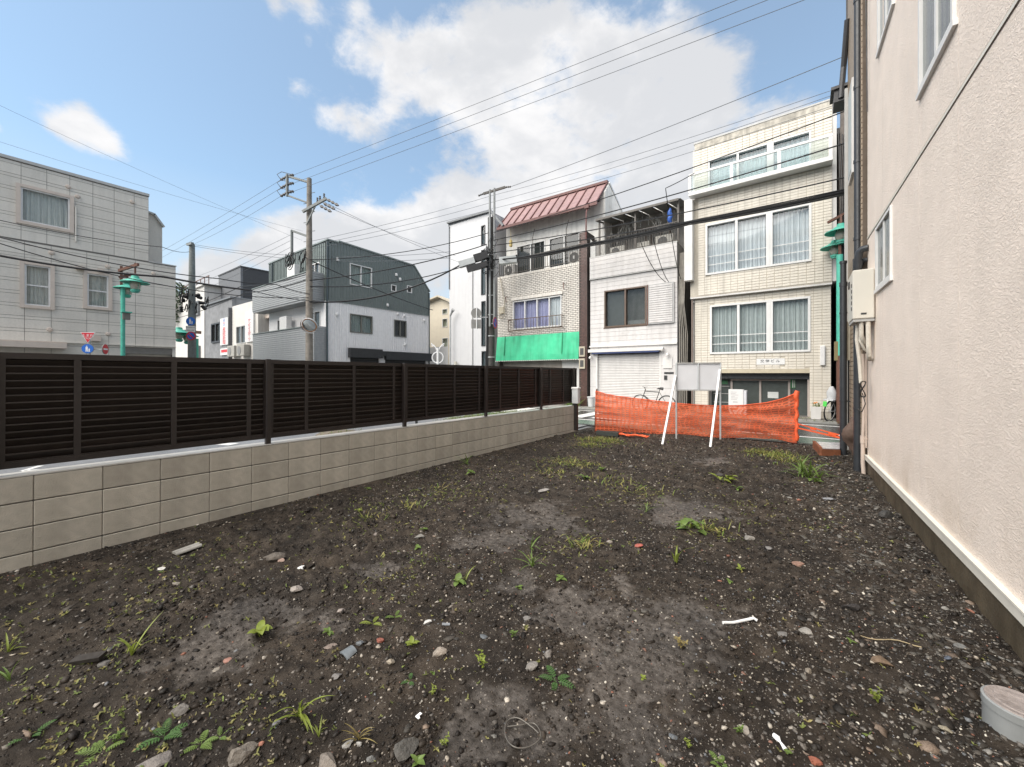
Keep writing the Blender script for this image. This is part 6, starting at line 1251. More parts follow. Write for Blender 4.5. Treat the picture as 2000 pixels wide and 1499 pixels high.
def info_board():
    a, b = GP(1321, 858), GP(1407, 861); c, d = GP(1293, 867), GP(1387, 871)
    t = thing('notice_board', (a+b)/2, 'blank grey notice board on white metal legs before the orange net', 'notice board'); H_ = 1.86; mp = M('white_tube_paint', (.66, .66, .66), .4, .06, 9)
    ex = (b-a).normalized(); bk = ex.cross(Vector((0, 0, 1)))
    za, zb_ = PD(1322, 710, 9.36).z, PD(1322, 762, 9.36).z
    for p in (a, b): m = MB(); m.bar(p+Vector((0, 0, -.1)), p+Vector((0, 0, za)), .035, .035); m.build('leg', m_galv, t)
    for (p, f) in ((a, c), (b, d)): m = MB(); m.bar(f+Vector((0, 0, -.08)), p+Vector((0, 0, za-.16 if f is d else za-.3))+(-bk)*.0+(f-p).normalized()*.04, .042, .042); m.build('strut', mp, t)
    m = MB(); m.prism([a+Vector((0, 0, zb_)), b+Vector((0, 0, zb_)), b+Vector((0, 0, za)), a+Vector((0, 0, za))], [p+bk*.012 for p in (a+Vector((0, 0, zb_)), b+Vector((0, 0, zb_)), b+Vector((0, 0, za)), a+Vector((0, 0, za)))]); m.build('panel', M('pale_grey_board', (.60, .61, .64), .45, .06, 3, streak=.10), t)
    m = MB()
    for (p, q) in ((a+Vector((0, 0, za)), b+Vector((0, 0, za))), (a+Vector((0, 0, zb_)), b+Vector((0, 0, zb_)))): m.bar(p+bk*.02, q+bk*.02, .03, .03)
    for p in (a, b, (a+b)/2): m.bar(p+Vector((0, 0, zb_))+bk*.022, p+Vector((0, 0, za))+bk*.022, .03, .028)
    m.build('frame', m_galv, t)
info_board()

# ------------------------------------------------------------------ bicycles
def bicycle(loc, rz, frame, label, group, extra=None, lean=R(4)):
    t = thing('bicycle', loc, label, 'bicycle', group, (lean, 0, rz), True); r = .33
    for x in (0, 1.06):
        m = MB(); m.tube([(x+r*math.cos(a), 0, r+r*math.sin(a)) for a in np.linspace(0, 2*math.pi, 33)], .02, 8, cap=False); w = m.build('wheel', m_rubber, t, True)
        m = MB(); m.tube([(x+(r-.03)*math.cos(a), 0, r+(r-.03)*math.sin(a)) for a in np.linspace(0, 2*math.pi, 33)], .009, 6, cap=False); m.cyl((x, -.04, r), (x, .04, r), .02, n=10)
        for k in range(18): a = k*math.pi/9; m.tube([(x, .02*(-1)**k, r), (x+(r-.03)*math.cos(a), 0, r+(r-.03)*math.sin(a))], .0022, 3)
        m.build('rim', m_alu, w)
    bb, st, hd, hb = (.46, 0, .29), (.30, 0, .80), (.88, 0, .82), (.92, 0, .66); m = MB()
    for (p, q, w) in ((bb, st, .016), (st, hd, .016), (hb, bb, .018), (bb, (0, 0, r), .010), (st, (0, 0, r), .009), ((.85, 0, .90), hb, .017), (hb, (1.06, 0, r), .014)): m.tube([p, q], w, 8)
    m.build('frame', frame, t); m = MB(); m.tube([st, (.27, 0, .92)], .013, 8); m.tube([(.15, 0, .93), (.25, 0, .945), (.40, 0, .925)], [.06, .05, .015], 8); m.build('saddle', m_rubber, t); m = MB(); m.tube([(.85, 0, .90), (.90, 0, .98)], .013, 8); m.tube([(.86, -.30, 1.0), (.91, -.14, .985), (.91, .14, .985), (.86, .30, 1.0)], .012, 8); m.build('handlebar', m_rubber, t, True)
    m = MB(); m.cyl((.46, -.05, .29), (.46, .05, .29), .085, n=18); m.bar((.46, .07, .29), (.60, .07, .22), .02, .02); m.bar((.46, -.07, .29), (.33, -.07, .35), .02, .02); m.build('crankset', m_alu, t); return t
def bikes():
    bicycle((-4.29, 16.0, .035), math.pi, M('black_bike_paint', (.02, .02, .022), .3), 'slim black bicycle leaning before the white roller shutter', 'parked bicycles')
    p = GP(815, 832, -.03); bicycle((p.x, p.y, -.03), R(-40), M('black_bike_paint', (.02, .02, .022)), 'dark bicycle whose wheels show below the slat fence', 'parked bicycles')
    p = GP(1618, 819, .04); t = bicycle((p.x-.02, 16.15, .04), R(62), M('white_bike_paint', (.62, .62, .62), .35), 'white city bicycle with yellow cloth and child seat beside the drain pipes', 'parked bicycles', lean=R(5))
    m = MB(); m.box(.82, 1.16, -.16, .16, .78, 1.10, ch=.03); m.build('front_basket', M('grey_cloth_cover', (.45, .46, .46), .8, .1), t); m = MB(); m.tube([(.62, .03, 1.02), (.50, .02, .92), (.42, .0, .74), (.40, 0, .62)], [.05, .10, .09, .03], 10); m.build('yellow_cloth', M('yellow_cloth', (.62, .42, .02), .7, .1), t, True); m = MB(); m.box(-.18, .24, -.13, .13, .68, .72); m.tube([(.05, 0, .72), (.0, 0, .95), (-.05, 0, 1.12)], [.13, .14, .05], 10); m.build('child_seat', M('pale_grey_plastic', (.50, .51, .52), .45), t, True); m = MB(); m.box(-.345, -.325, -.05, .05, .50, .66); m.build('green_reflector', M('green_plastic', (.10, .60, .10), .4), t)
    m = MB(); m.tube([(-.33+.0, 0, .52), (-.2, 0, .66), (0, 0, .71), (.2, 0, .62)], .022, 6); m.build('mudguard', M('white_bike_paint', (.62, .62, .62)), t)
bikes()

# ------------------------------------------------------------------ things against the stucco house and along the street
def heater():
    o = thing('water_heater', (.72, 7.78, 2.37), 'pale grey gas water heater hung on the pink stucco wall above the drain pipes', 'water heater'); mc = M('pale_heater_case', (.56, .535, .475), .38, .03, 3)
    x0, x1, y0, y1, z0, z1 = .598, .835, 7.46, 8.14, 2.38, 3.09
    MB().box(x0, x1, y0, y1, z0, z1, ch=.012).build('case', mc, o); m = MB()
    for k in range(5): m.box(x0-.006, x0+.002, 7.56, 7.60, 2.52+k*.085, 2.57+k*.085)
    m.box(x0-.012, x0+.0, 7.85, 7.98, 2.9, 3.0); m.build('vent_slot', m_dark, o); m = MB(); m.box(x0+.09, x0+.15, y0-.004, y0+.002, z0+.06, z0+.085); m.build('badge', m_dark, o); m = MB(); m.box(x0+.01, x1, y0+.02, y1-.02, z0-.035, z0-.001); m.build('base_tray', m_alu, o)
    mp = M('cream_pipe_lagging', (.58, .54, .47), .7, .1, 20, .2)
    m = MB(); m.tube([(.70, 7.55, 2.36), (.70, 7.55, 2.15), (.73, 7.6, 2.06), (.76, 7.68, 2.02)], .028, 9); m.tube([(.77, 7.52, 2.36), (.775, 7.52, 2.0), (.785, 7.56, 1.85), (.80, 7.7, 1.80), (.84, 7.72, 1.80)], .028, 9); m.tube([(.68, 7.75, 2.36), (.67, 7.75, 2.1), (.70, 7.76, 1.8), (.72, 7.78, 1.45)], .026, 9); m.tube([(.72, 7.6, 2.36), (.69, 7.6, 2.08), (.74, 7.63, 1.95), (.8, 7.7, 1.9)], .018, 8); m.build('pipe', mp, o, True)
    m = MB(); r = random.Random(8)
    for k in range(6): m.tube([Vector((.735, 7.72, 1.36))+Vector((.03*math.sin(q*1.7+k), .055*math.cos(q+k)+.02*k*.2, .12*math.sin(q*.9+k*.5))) for q in np.linspace(0, 6, 14)], .006, 5)
    m.tube([(.73, 7.75, 1.3), (.75, 7.60, 1.15), (.72, 7.70, 1.02), (.70, 7.95, 1.05)], .006, 5); m.build('black_wire_coil', m_rubber, o)
heater()
def street_things():
    c = PD(1125, 778, 10.1); o = thing('letter_box', (c.x, c.y, .72), 'pale grey box on a short post at the street end of the slat fence', 'box'); MB().box(c.x-.09, c.x+.09, c.y-.07, c.y+.07, .80, 1.20, ch=.015).build('case', M('pale_grey_plastic', (.50, .51, .52), .45), o); MB().box(c.x-.10, c.x+.10, c.y-.08, c.y+.08, 1.18, 1.23, ch=.01).build('lid', m_cwhite, o); MB().box(c.x-.05, c.x+.05, c.y-.03, c.y+.03, .1, .80).build('post', m_slat2, o)
    m = MB(); m.lathe((-7.75, 16.45, .05), [(.14, 0), (.17, .42), (.19, .42), (.19, .46), (.12, .47)], 18); m.build('plastic_bin', M('pale_bin_plastic', (.52, .53, .53), .45), None, True, 'grey white plastic bin beside the white roller shutter', 'bin')
    o = thing('planter', (.40, 16.6, .05), 'white planter pot with small orange flowers beside the garage opening', 'planter'); MB().prism([(.27, 16.45, .05), (.52, 16.45, .05), (.52, 16.7, .05), (.27, 16.7, .05)], [(.25, 16.43, .46), (.54, 16.43, .46), (.54, 16.72, .46), (.25, 16.72, .46)]).build('pot', m_cwhite, o); m = MB(); r = random.Random(5)
    for k in range(30): a = Vector((.40+r.uniform(-.1, .1), 16.57+r.uniform(-.1, .1), .47)); m.tube([a, a+Vector((r.uniform(-.05, .05), r.uniform(-.05, .05), r.uniform(.04, .14)))], .004, 4)
    m.build('stem', M('weed_stem', (.10, .15, .03), .6), o); m = MB()
    for k in range(9): a = Vector((.38+r.uniform(-.06, .06), 16.55+r.uniform(-.06, .06), .57+r.uniform(-.02, .05))); m.lathe(a, [(.006, -.01), (.028, 0), (.006, .012)], 7)
    m.build('flower', M('orange_flower', (.70, .22, .01), .6), o)
    o = thing('white_carton', (-1.9, 16.75, .05), 'tall white carton with printed lines standing before the garage doors', 'carton'); MB().box(-2.2, -1.72, 16.6, 16.95, .05, .98).build('box', m_white_frame, o); m = MB(); r = random.Random(7)
    for k in range(6): m.box(-2.12, -2.12+r.uniform(.12, .32), 16.597, 16.599, .88-k*.055, .895-k*.055)
    m.box(-2.06, -1.9, 16.597, 16.599, .5, .53); m.build('printed_line', M('pale_grey_print', (.38, .38, .38), .6), o); MB().box(-1.715, -1.62, 16.62, 16.97, .05, .95).build('side_flap', M('pale_grey_board', (.48, .49, .52)), o)
    MB().box(-3.25, -2.75, 16.5, 16.8, .05, .30, ch=.02).build('concrete_step', M('pale_cast_concrete', (.40, .38, .34), .8, .1), label='low pale concrete block at the foot of the cream building behind the notice board', cat='concrete block')
    p = GP(1592, 876, .05); q = GP(1640, 877, .05); o = thing('step_plate', (p+q)/2, 'grey metal step plate on rusty timbers at the road edge', 'step'); a = GP(1590, 864, .13); b = GP(1640, 866, .13); cc = GP(1640, 878, .13); dd = GP(1603, 877, .13)
    MB().prism([dd, cc, b, a], [v+Vector((0, 0, .012)) for v in (dd, cc, b, a)]).build('plate', M('wet_grey_plate', (.42, .42, .43), .25, .15, 6), o); m = MB(); m.bar(dd+Vector((0, 0, -.07)), cc+Vector((0, 0, -.07)), .05, .12); m.bar(a+Vector((0, 0, -.05)), dd+Vector((0, 0, -.05)), .05, .16); m.build('timber', M('red_brown_timber', (.18, .065, .03), .7, .3, 14), o)
    m = MB(); r = random.Random(4); pts = []; rs = []
    for k in range(9): pts.append(Vector((.74+.02*math.sin(k), 9.1+.03*math.cos(k*1.3), .82-.085*k))); rs.append([.03, .07, .12, .15, .15, .12, .07, .045, .03][k])
    m.tube(pts, rs, 12); m.build('brown_cloth_bag', M('dull_brown_cloth', (.10, .065, .05), .8, .3, 15, .3, 30), None, True, 'dull brown cloth bag slumped between the two drain pipes', 'cloth bag')
    c = GP(1990, 1376, .12); o = thing('drain_cap', (c.x, c.y, 0), 'grey plastic drain stub with muddy round lid at the foot of the stucco wall', 'drain cap'); MB().lathe((c.x, c.y, 0), [(.106, -.08), (.106, .085), (.110, .087), (.110, .118), (.104, .122)], 40).build('pipe', M('grey_drain_plastic', (.235, .245, .245), .4, .12, 9), o, True); MB().lathe((c.x, c.y, 0), [(.103, .119), (.099, .127), (.092, .127), (.088, .124), (.075, .124), (.072, .127), (.05, .127), (.046, .125), (.01, .126)], 40).build('lid', M('muddy_lid', (.25, .215, .20), .6, .22, 38, .4, 60, dirt=((.12, .10, .085), .5)), o, True)
street_things()

# ------------------------------------------------------------------ loose stones, rubble and litter on the soil, as surveyed
def rock(name, u, v, w, h, rgb, label, cat, seed, flat=.5, ang=0., group=None, rough=.7, ln=1.):
    p = SG(u, v); d = (p-Vector((0, 0, CH))).dot(Vector((-math.sin(YAW), math.cos(YAW), 0))); k = d/FPX; r = random.Random(seed)
    bm = bmesh.new(); bmesh.ops.create_icosphere(bm, subdivisions=2, radius=1); sx, sy = w*k/2, w*k/2*ln
    cuts = [(Vector((r.gauss(0, 1), r.gauss(0, 1), r.gauss(0, 1))).normalized(), r.uniform(.35, .72)) for _ in range(8)]
    for q in bm.verts:
        c = q.co.copy()
        for (n, o_) in cuts:
            e = c.dot(n)-o_
            if e > 0: c -= n*e
        c *= 1+r.uniform(-.05, .05); q.co = Vector((c.x*sx*1.15, c.y*sy*1.1, c.z*w*k*flat*.5))
    bmesh.ops.rotate(bm, verts=bm.verts, cent=(0, 0, 0), matrix=Euler((r.uniform(-.15, .15), r.uniform(-.15, .15), YAW+ang)).to_matrix()); me = bpy.data.meshes.new(name); bm.to_mesh(me); bm.free()
    rgb = tuple(q*(.68 if max(rgb) < .6 else .8) for q in rgb); me.materials.append(M('stone_%d' % (int(rgb[0]*999)*100+int(rgb[2]*99)), rgb, rough, .28, 30, .5, 70, dirt=((.045, .038, .032), .55))); o = bpy.data.objects.new(name, me); COL.objects.link(o); o.location = p+Vector((0, 0, w*k*flat*.16)); return tag(o, label, cat, group)
G_ = (.22, .21, .20); BG = (.34, .29, .24); DK = (.06, .055, .05); WH = (.62, .61, .58); RD = (.28, .09, .06); BLU = (.15, .165, .18)
ROCKS = [
 ('rubble_stone', 468, 1480, 60, .5, (.21, .185, .155), 'largest pale rough stone at the bottom edge of the lot', 'stone', .6, 1.),
 ('rubble_stone', 300, 1490, 70, .3, (.20, .18, .165), 'flat mud coloured slab fragment half sunk at the bottom edge', 'stone', .3, .6),
 ('rubble_stone', 640, 1490, 60, .3, (.22, .19, .16), 'long thin pale splinter of rubble at the bottom edge', 'stone', .35, -.5),
 ('rubble_stone', 680, 1455, 28, .5, (.30, .29, .27), 'speckled grey stone beside a smaller pale one near the bottom edge', 'stone', .6, .2),
 ('rubble_stone', 703, 1455, 16, .5, (.38, .37, .35), 'small pale stone touching the speckled grey one', 'stone', .6, .2),
 ('rubble_stone', 724, 1485, 22, .5, (.22, .22, .21), 'grey angular stone next to the dark broken slab corner', 'stone', .7, .2),
 ('broken_slab', 790, 1475, 60, .5, (.10, .095, .085), 'dark broken concrete slab corner tilted out of the soil', 'rubble', .7, .6),
 ('rubble_stone', 762, 1294, 18, .6, (.36, .31, .24), 'upright tan stone below the pink and red pebbles', 'stone', .8, .2),
 ('rubble_stone', 858, 1275, 34, .5, BG, 'beige wedge shaped stone pair east of the three leaf seedling', 'stone', .5, .3),
 ('rubble_stone', 836, 1217, 18, .6, WH, 'square whitish tile fragment lying alone', 'tile fragment', .45, .3),
 ('rubble_stone', 665, 1195, 20, .5, (.34, .29, .26), 'pinkish stone chip above the flat brown sliver', 'stone', .6, .5),
 ('rubble_stone', 643, 1265, 30, .4, (.24, .19, .16), 'flat brown sliver just above the grey roof tile shard', 'stone', .3, .1),
 ('rubble_stone', 577, 1153, 24, .6, (.34, .30, .27), 'buff pyramid shaped stone in the near lot', 'stone', .7, 0),
 ('rubble_stone', 447, 1292, 18, .5, (.34, .17, .13), 'pink oval pebble below the yellow green weed', 'pebble', .6, 0),
 ('rubble_stone', 540, 1415, 20, .5, (.17, .165, .18), 'rounded violet grey pebble under the crabgrass', 'pebble', .6, 0),
 ('rubble_stone', 345, 1143, 17, .4, (.28, .25, .21), 'buff stone among small seedlings near the block wall', 'stone', .5, 0),
 ('brick_piece', 742, 1253, 15, .5, RD, 'small red orange brick bit among grey pebbles', 'brick fragment', .6, 0),
 ('rubble_stone', 705, 1258, 18, .5, BLU, 'bluish grey pebble beside the small brick bit', 'pebble', .7, 0),
 ('rubble_stone', 943, 1246, 18, .5, BLU, 'blue grey angular pebble on the smooth mud', 'pebble', .6, 0),
 ('rubble_stone', 890, 1250, 12, .5, DK, 'small dark pebble left of the blue grey pebble', 'pebble', .6, 0),
 ('rubble_stone', 1040, 1305, 26, .5, (.24, .22, .20), 'rough clod like stone beside the fern seedling', 'stone', .7, 0),
 ('rubble_stone', 1072, 1285, 24, .5, (.25, .23, .21), 'thin upright grey splinter in the smooth mud', 'stone', .8, 1.2),
 ('rubble_stone', 1030, 1210, 17, .5, (.20, .19, .18), 'muddy stone at the rim of the upper mud patch', 'stone', .6, 0),
 ('brick_piece', 1249, 1068, 17, .4, (.45, .12, .09), 'flat red brick chip beyond the middle of the lot', 'brick fragment', .5, 0),
 ('rubble_stone', 1466, 1052, 24, .5, (.30, .28, .25), 'pale curved stone to the street side of the long seam of stones', 'stone', .5, -.2),
 ('rubble_stone', 1502, 1073, 18, .5, (.24, .23, .22), 'grey stone just below the pale curved one', 'stone', .5, 0),
 ('brick_piece', 1560, 1104, 26, .3, (.34, .20, .15), 'flat terracotta sliver towards the stucco wall', 'brick fragment', .25, 0),
 ('rubble_stone', 1725, 1297, 38, .5, (.20, .135, .085), 'smooth brown oval cobble near the stucco wall', 'cobble', .55, 0),
 ('rubble_stone', 1660, 1190, 36, .5, (.035, .03, .028), 'black charred lump near the stucco wall', 'lump', .6, 0),
 ('rubble_stone', 1880, 1265, 28, .4, (.22, .22, .21), 'flat slate chip at the foot of the stucco wall', 'stone', .25, .2),
 ('rubble_stone', 1850, 1288, 16, .5, (.12, .14, .18), 'bluish pebble below the flat slate chip', 'pebble', .6, 0),
 ('rubble_stone', 1578, 1313, 18, .8, (.28, .24, .19), 'tan angular stone left of the brown cobble', 'stone', .7, 1.),
 ('rubble_stone', 1455, 1428, 26, .5, (.40, .36, .31), 'pale ribbed stone near the bottom beside tiny leaves', 'stone', .5, -.4),
 ('rubble_stone', 1847, 1424, 28, .4, (.34, .30, .22), 'flat straw coloured stone beside the drain cap', 'stone', .3, -.1),
 ('brick_piece', 1592, 1490, 24, .4, (.36, .12, .07), 'terracotta chip at the bottom edge', 'brick fragment', .5, -.3),
 ('rubble_stone', 1485, 1487, 12, .5, (.42, .36, .28), 'small cream pebble near the bottom edge', 'pebble', .6, 0),
 ('rubble_stone', 1316, 1440, 18, .5, BLU, 'grey blue pebble in the large mud patch near the bottom', 'pebble', .5, 0),
 ('rubble_stone', 1408, 1368, 17, .5, (.28, .28, .30), 'round pale grey pebble above the large mud patch', 'pebble', .5, 0),
 ('rubble_stone', 1530, 1240, 22, .5, (.20, .195, .19), 'muddy grey stone beside the white bent pipe', 'stone', .4, .3),
 ('rubble_stone', 1573, 1235, 28, .4, (.33, .31, .28), 'pale curved shard beyond the white bent pipe', 'stone', .35, -.2),
 ('rubble_stone', 1065, 960, 26, .4, (.32, .30, .28), 'pale flat stone with a red bit in the far middle of the lot', 'stone', .3, .1),
 ('rubble_stone', 1232, 913, 12, .5, (.20, .19, .18), 'grey stone in the rough far part of the lot', 'stone', .5, 0),
 ('rubble_stone', 1615, 975, 22, .35, (.30, .31, .33), 'flat pale slate near the tall green grass clump', 'stone', .25, 0),
 ('rubble_stone', 1735, 1010, 34, .5, (.05, .048, .045), 'dark slaty lump against the stucco wall', 'lump', .6, 0),
 ('broken_slab', 535, 1092, 42, .5, (.13, .11, .09), 'broken brown tile heap beyond the white porcelain shard', 'rubble', .5, .1),
 ('rubble_stone', 549, 1097, 16, .4, (.38, .26, .21), 'pink tile corner leaning on the broken brown heap', 'tile fragment', .5, -.6),
 ('rubble_stone', 590, 1110, 17, .4, (.72, .72, .70), 'white porcelain shard on the bare soil', 'shard', .4, 0),
 ('rubble_stone', 312, 1112, 20, .4, (.66, .64, .60), 'white plastic scrap beside seedlings below the split pipe', 'plastic scrap', .3, 0),
 ('rubble_stone', 735, 1045, 14, .5, (.26, .22, .20), 'small brown stone with crumbs in the middle distance', 'stone', .5, 0),
 ('rubble_stone', 820, 1050, 20, .5, (.22, .21, .19), 'grey brown stone west of the narrow grass tuft', 'stone', .5, 0),
 ('rubble_stone', 1190, 1060, 16, .5, (.34, .31, .27), 'buff pebble near the red brick chip', 'pebble', .5, 0),
 ('rubble_stone', 660, 1322, 22, .4, (.17, .16, .155), 'round grey pebble left of the upright tan stone', 'pebble', .5, 0),
 ('rubble_stone', 420, 1310, 18, .4, (.26, .23, .19), 'flat tan chip below the yellow green weed', 'stone', .3, 0),
 ('rubble_stone', 205, 1300, 24, .4, (.15, .14, .13), 'grey stone above the fern like seedlings', 'stone', .5, 0),
 ('rubble_stone', 350, 1390, 34, .5, (.17, .155, .14), 'muddy rock in the seedling patch near the bottom corner', 'stone', .6, .2),
 ('rubble_stone', 1405, 930, 16, .5, (.06, .055, .05), 'dark clod in the far lot before the notice board', 'clod', .6, 0),
]
def litter():
    for i, (nm, u, v, w, h, rgb, lb, cat, fl, an) in enumerate(ROCKS): rock(nm, u, v, w, h, rgb, lb, cat, 100+i, fl, an, 'loose stones and rubble', ln=.72 if w < 40 else .55)
    # the shaped pieces
    mp = M('dirty_white_pipe', (.30, .29, .265), .5, .15, 20, dirt=((.10, .085, .07), .5))
    a, b = SG(338, 1084, .03), SG(388, 1066, .03); m = MB(); ax = (b-a).normalized(); sd = ax.cross(Vector((0, 0, 1))); pr = [(math.cos(t)*.022, math.sin(t)*.022) for t in np.linspace(.0, math.pi, 9)]
    for o_ in (0, .05): m.prism([a+sd*(x+o_)+Vector((0, 0, z-.02)) for x, z in pr], [b+sd*(x+o_)+Vector((0, 0, z-.02)) for x, z in pr])
    m.build('split_pipe', mp, label='two dirty white split plastic pipe lengths lying near the block wall', cat='pipe'); m = MB(); pts = [SG(u, v, .014) for (u, v) in ((1412, 1221), (1432, 1221), (1460, 1215), (1472, 1212), (1479, 1217))]; m.tube(pts, .009, 9); m.build('bent_pipe', m_white_frame, None, True, 'thin white bent plastic pipe lying on bare soil', 'pipe')
    c = SG(172, 1292, .018); MB().obox(c, (.15, .05, .02), (.1, -.1, YAW+.12)).build('plank_piece', M('black_wet_wood', (.022, .018, .015), .5, .3, 20), label='short dark wet plank beside the thin tall grass', cat='plank')
    c = SG(682, 1277, .012); m = MB(); n = 9; q = [(math.sin(t)*.05, .03*math.cos(t)-.02) for t in np.linspace(-.9, .9, n)]; mt = Euler((.1, .15, YAW-.6)).to_matrix(); m.prism([c+mt @ Vector((x, -.035, z)) for x, z in q]+[c+mt @ Vector((x*.85, -.035, z-.008)) for x, z in q[::-1]], [c+mt @ Vector((x*.8, .03, z)) for x, z in q]+[c+mt @ Vector((x*.7, .03, z-.008)) for x, z in q[::-1]]); m.build('roof_tile_shard', M('blue_grey_roof_tile', (.13, .145, .155), .35, .2, 20), label='curved blue grey roof tile shard with mud on one end', cat='tile fragment')
    c = SG(818, 1402, .006); m = MB(); m.prism([c+Vector(p) for p in ((-.01, -.012, 0), (.012, -.012, 0), (.014, -.004, 0), (.002, .0, 0), (.004, .016, 0), (-.01, .016, 0))], [c+Vector((x, y, .004)) for x, y in ((-.01, -.012), (.012, -.012), (.014, -.004), (.002, 0), (.004, .016), (-.01, .016))]); m.build('plastic_chip', M('clean_white_plastic', (.78, .78, .78), .3), label='tiny bright white L shaped plastic chip near the bottom', cat='plastic scrap')
    m = MB(); pts = [SG(u, v, .012) for (u, v) in ((1052, 1438), (1038, 1425), (1012, 1408), (992, 1412), (986, 1430), (990, 1450), (1003, 1464), (1022, 1467), (1042, 1460), (1056, 1445), (1052, 1428), (1040, 1418), (1015, 1422), (988, 1425))]
    sm = []
    for i in range(len(pts)-1):
        p0, p1, p2, p3 = pts[max(i-1, 0)], pts[i], pts[i+1], pts[min(i+2, len(pts)-1)]
        for k in range(6): t_ = k/6; sm.append(.5*((2*p1)+(p2-p0)*t_+(2*p0-5*p1+4*p2-p3)*t_*t_+(3*p1-p0-3*p2+p3)*t_**3))
    m.tube(sm, .0024, 6); m.build('wire_loop', M('dull_steel_wire', (.13, .12, .105), .4, .2, metal=.3), None, True, 'loop of thin rusty wire lying on the grey mud', 'wire')
    c = SG(1522, 1450, .01); m = MB(); m.tube([SG(1512, 1442, .012), SG(1519, 1450, .016), SG(1524, 1455, .012)], [.010, .012, .004], 7); m.tube([SG(1524, 1455, .012), SG(1534, 1468, .008)], [.004, .009], 7); m.build('plastic_fork_piece', M('clean_white_plastic', (.78, .78, .78), .3), None, True, 'white and grey snapped plastic piece near the bottom edge', 'plastic scrap')
    c = SG(871, 1222, .008); MB().obox(c, (.05, .02, .004), (.05, .1, YAW+.1)).build('metal_strip', M('slotted_grey_metal', (.20, .21, .22), .35, .3, 60), label='short grey slotted metal strip beside a pale leaf', cat='metal scrap')
    m = MB(); pts = [SG(1680+k*15, 1245+2.5*k+3*math.sin(k), .01) for k in range(9)]; m.tube(pts, .003, 5); m.build('dry_stalk', M('dry_straw', (.34, .27, .16), .8), None, True, 'long dry straw stalk along the foot of the stucco wall', 'stalk')
litter()

# ------------------------------------------------------------------ weeds
def leafmat(name, rgb, tr=.35):
    m = bpy.data.materials.new(name); m.use_nodes = True; N = m.node_tree.nodes; L = m.node_tree.links; N.clear(); o = N.new('ShaderNodeOutputMaterial'); tc = N.new('ShaderNodeTexCoord'); nz = N.new('ShaderNodeTexNoise'); nz.inputs['Scale'].default_value = 30; L.new(tc.outputs['Object'], nz.inputs['Vector'])
    mx = N.new('ShaderNodeMixRGB'); mx.inputs[1].default_value = (*[c*.6 for c in rgb], 1); mx.inputs[2].default_value = (*[min(1, c*1.4) for c in rgb], 1); L.new(nz.outputs['Fac'], mx.inputs[0])
    d = N.new('ShaderNodeBsdfPrincipled'); d.inputs['Roughness'].default_value = .45; L.new(mx.outputs[0], d.inputs['Base Color']); t = N.new('ShaderNodeBsdfTranslucent'); L.new(mx.outputs[0], t.inputs[0]); a = N.new('ShaderNodeMixShader'); a.inputs[0].default_value = tr; L.new(d.outputs[0], a.inputs[1]); L.new(t.outputs[0], a.inputs[2]); L.new(a.outputs[0], o.inputs[0]); MATS[name] = m; return m
LG = leafmat('fresh_green_leaf', (.135, .205, .045)); LY = leafmat('yellow_green_leaf', (.22, .27, .045)); LD = leafmat('deep_green_leaf', (.065, .14, .035)); LB = leafmat('yellow_brown_blade', (.30, .24, .09))
def leaf(mb, p, az, el, ln, w, droop=.5, n=4, m=0, fold=.25):
    p = Vector(p); vs = []; h = Vector((math.cos(az), math.sin(az), 0)); sd = Vector((-h.y, h.x, 0)); cur = p.copy(); e = el
    for i in range(n+1):
        t = i/n; ww = w*math.sin(math.pi*min(1, .08+t*.92)**.8)*.5+.0004
        dn = Vector((h.x*math.cos(e), h.y*math.cos(e), math.sin(e))); up = Vector((-h.x*math.sin(e), -h.y*math.sin(e), math.cos(e)))
        vs += [cur-sd*ww+up*ww*fold, cur, cur+sd*ww+up*ww*fold]; cur = cur+dn*(ln/n); e -= droop/n
    mb.add(vs, [f for i in range(n) for f in ((i*3, i*3+1, i*3+4, i*3+3), (i*3+1, i*3+2, i*3+5, i*3+4))], m); return cur
def scale_at(p): return (Vector((p.x, p.y, 0)).dot(Vector((-math.sin(YAW), math.cos(YAW), 0))))/FPX
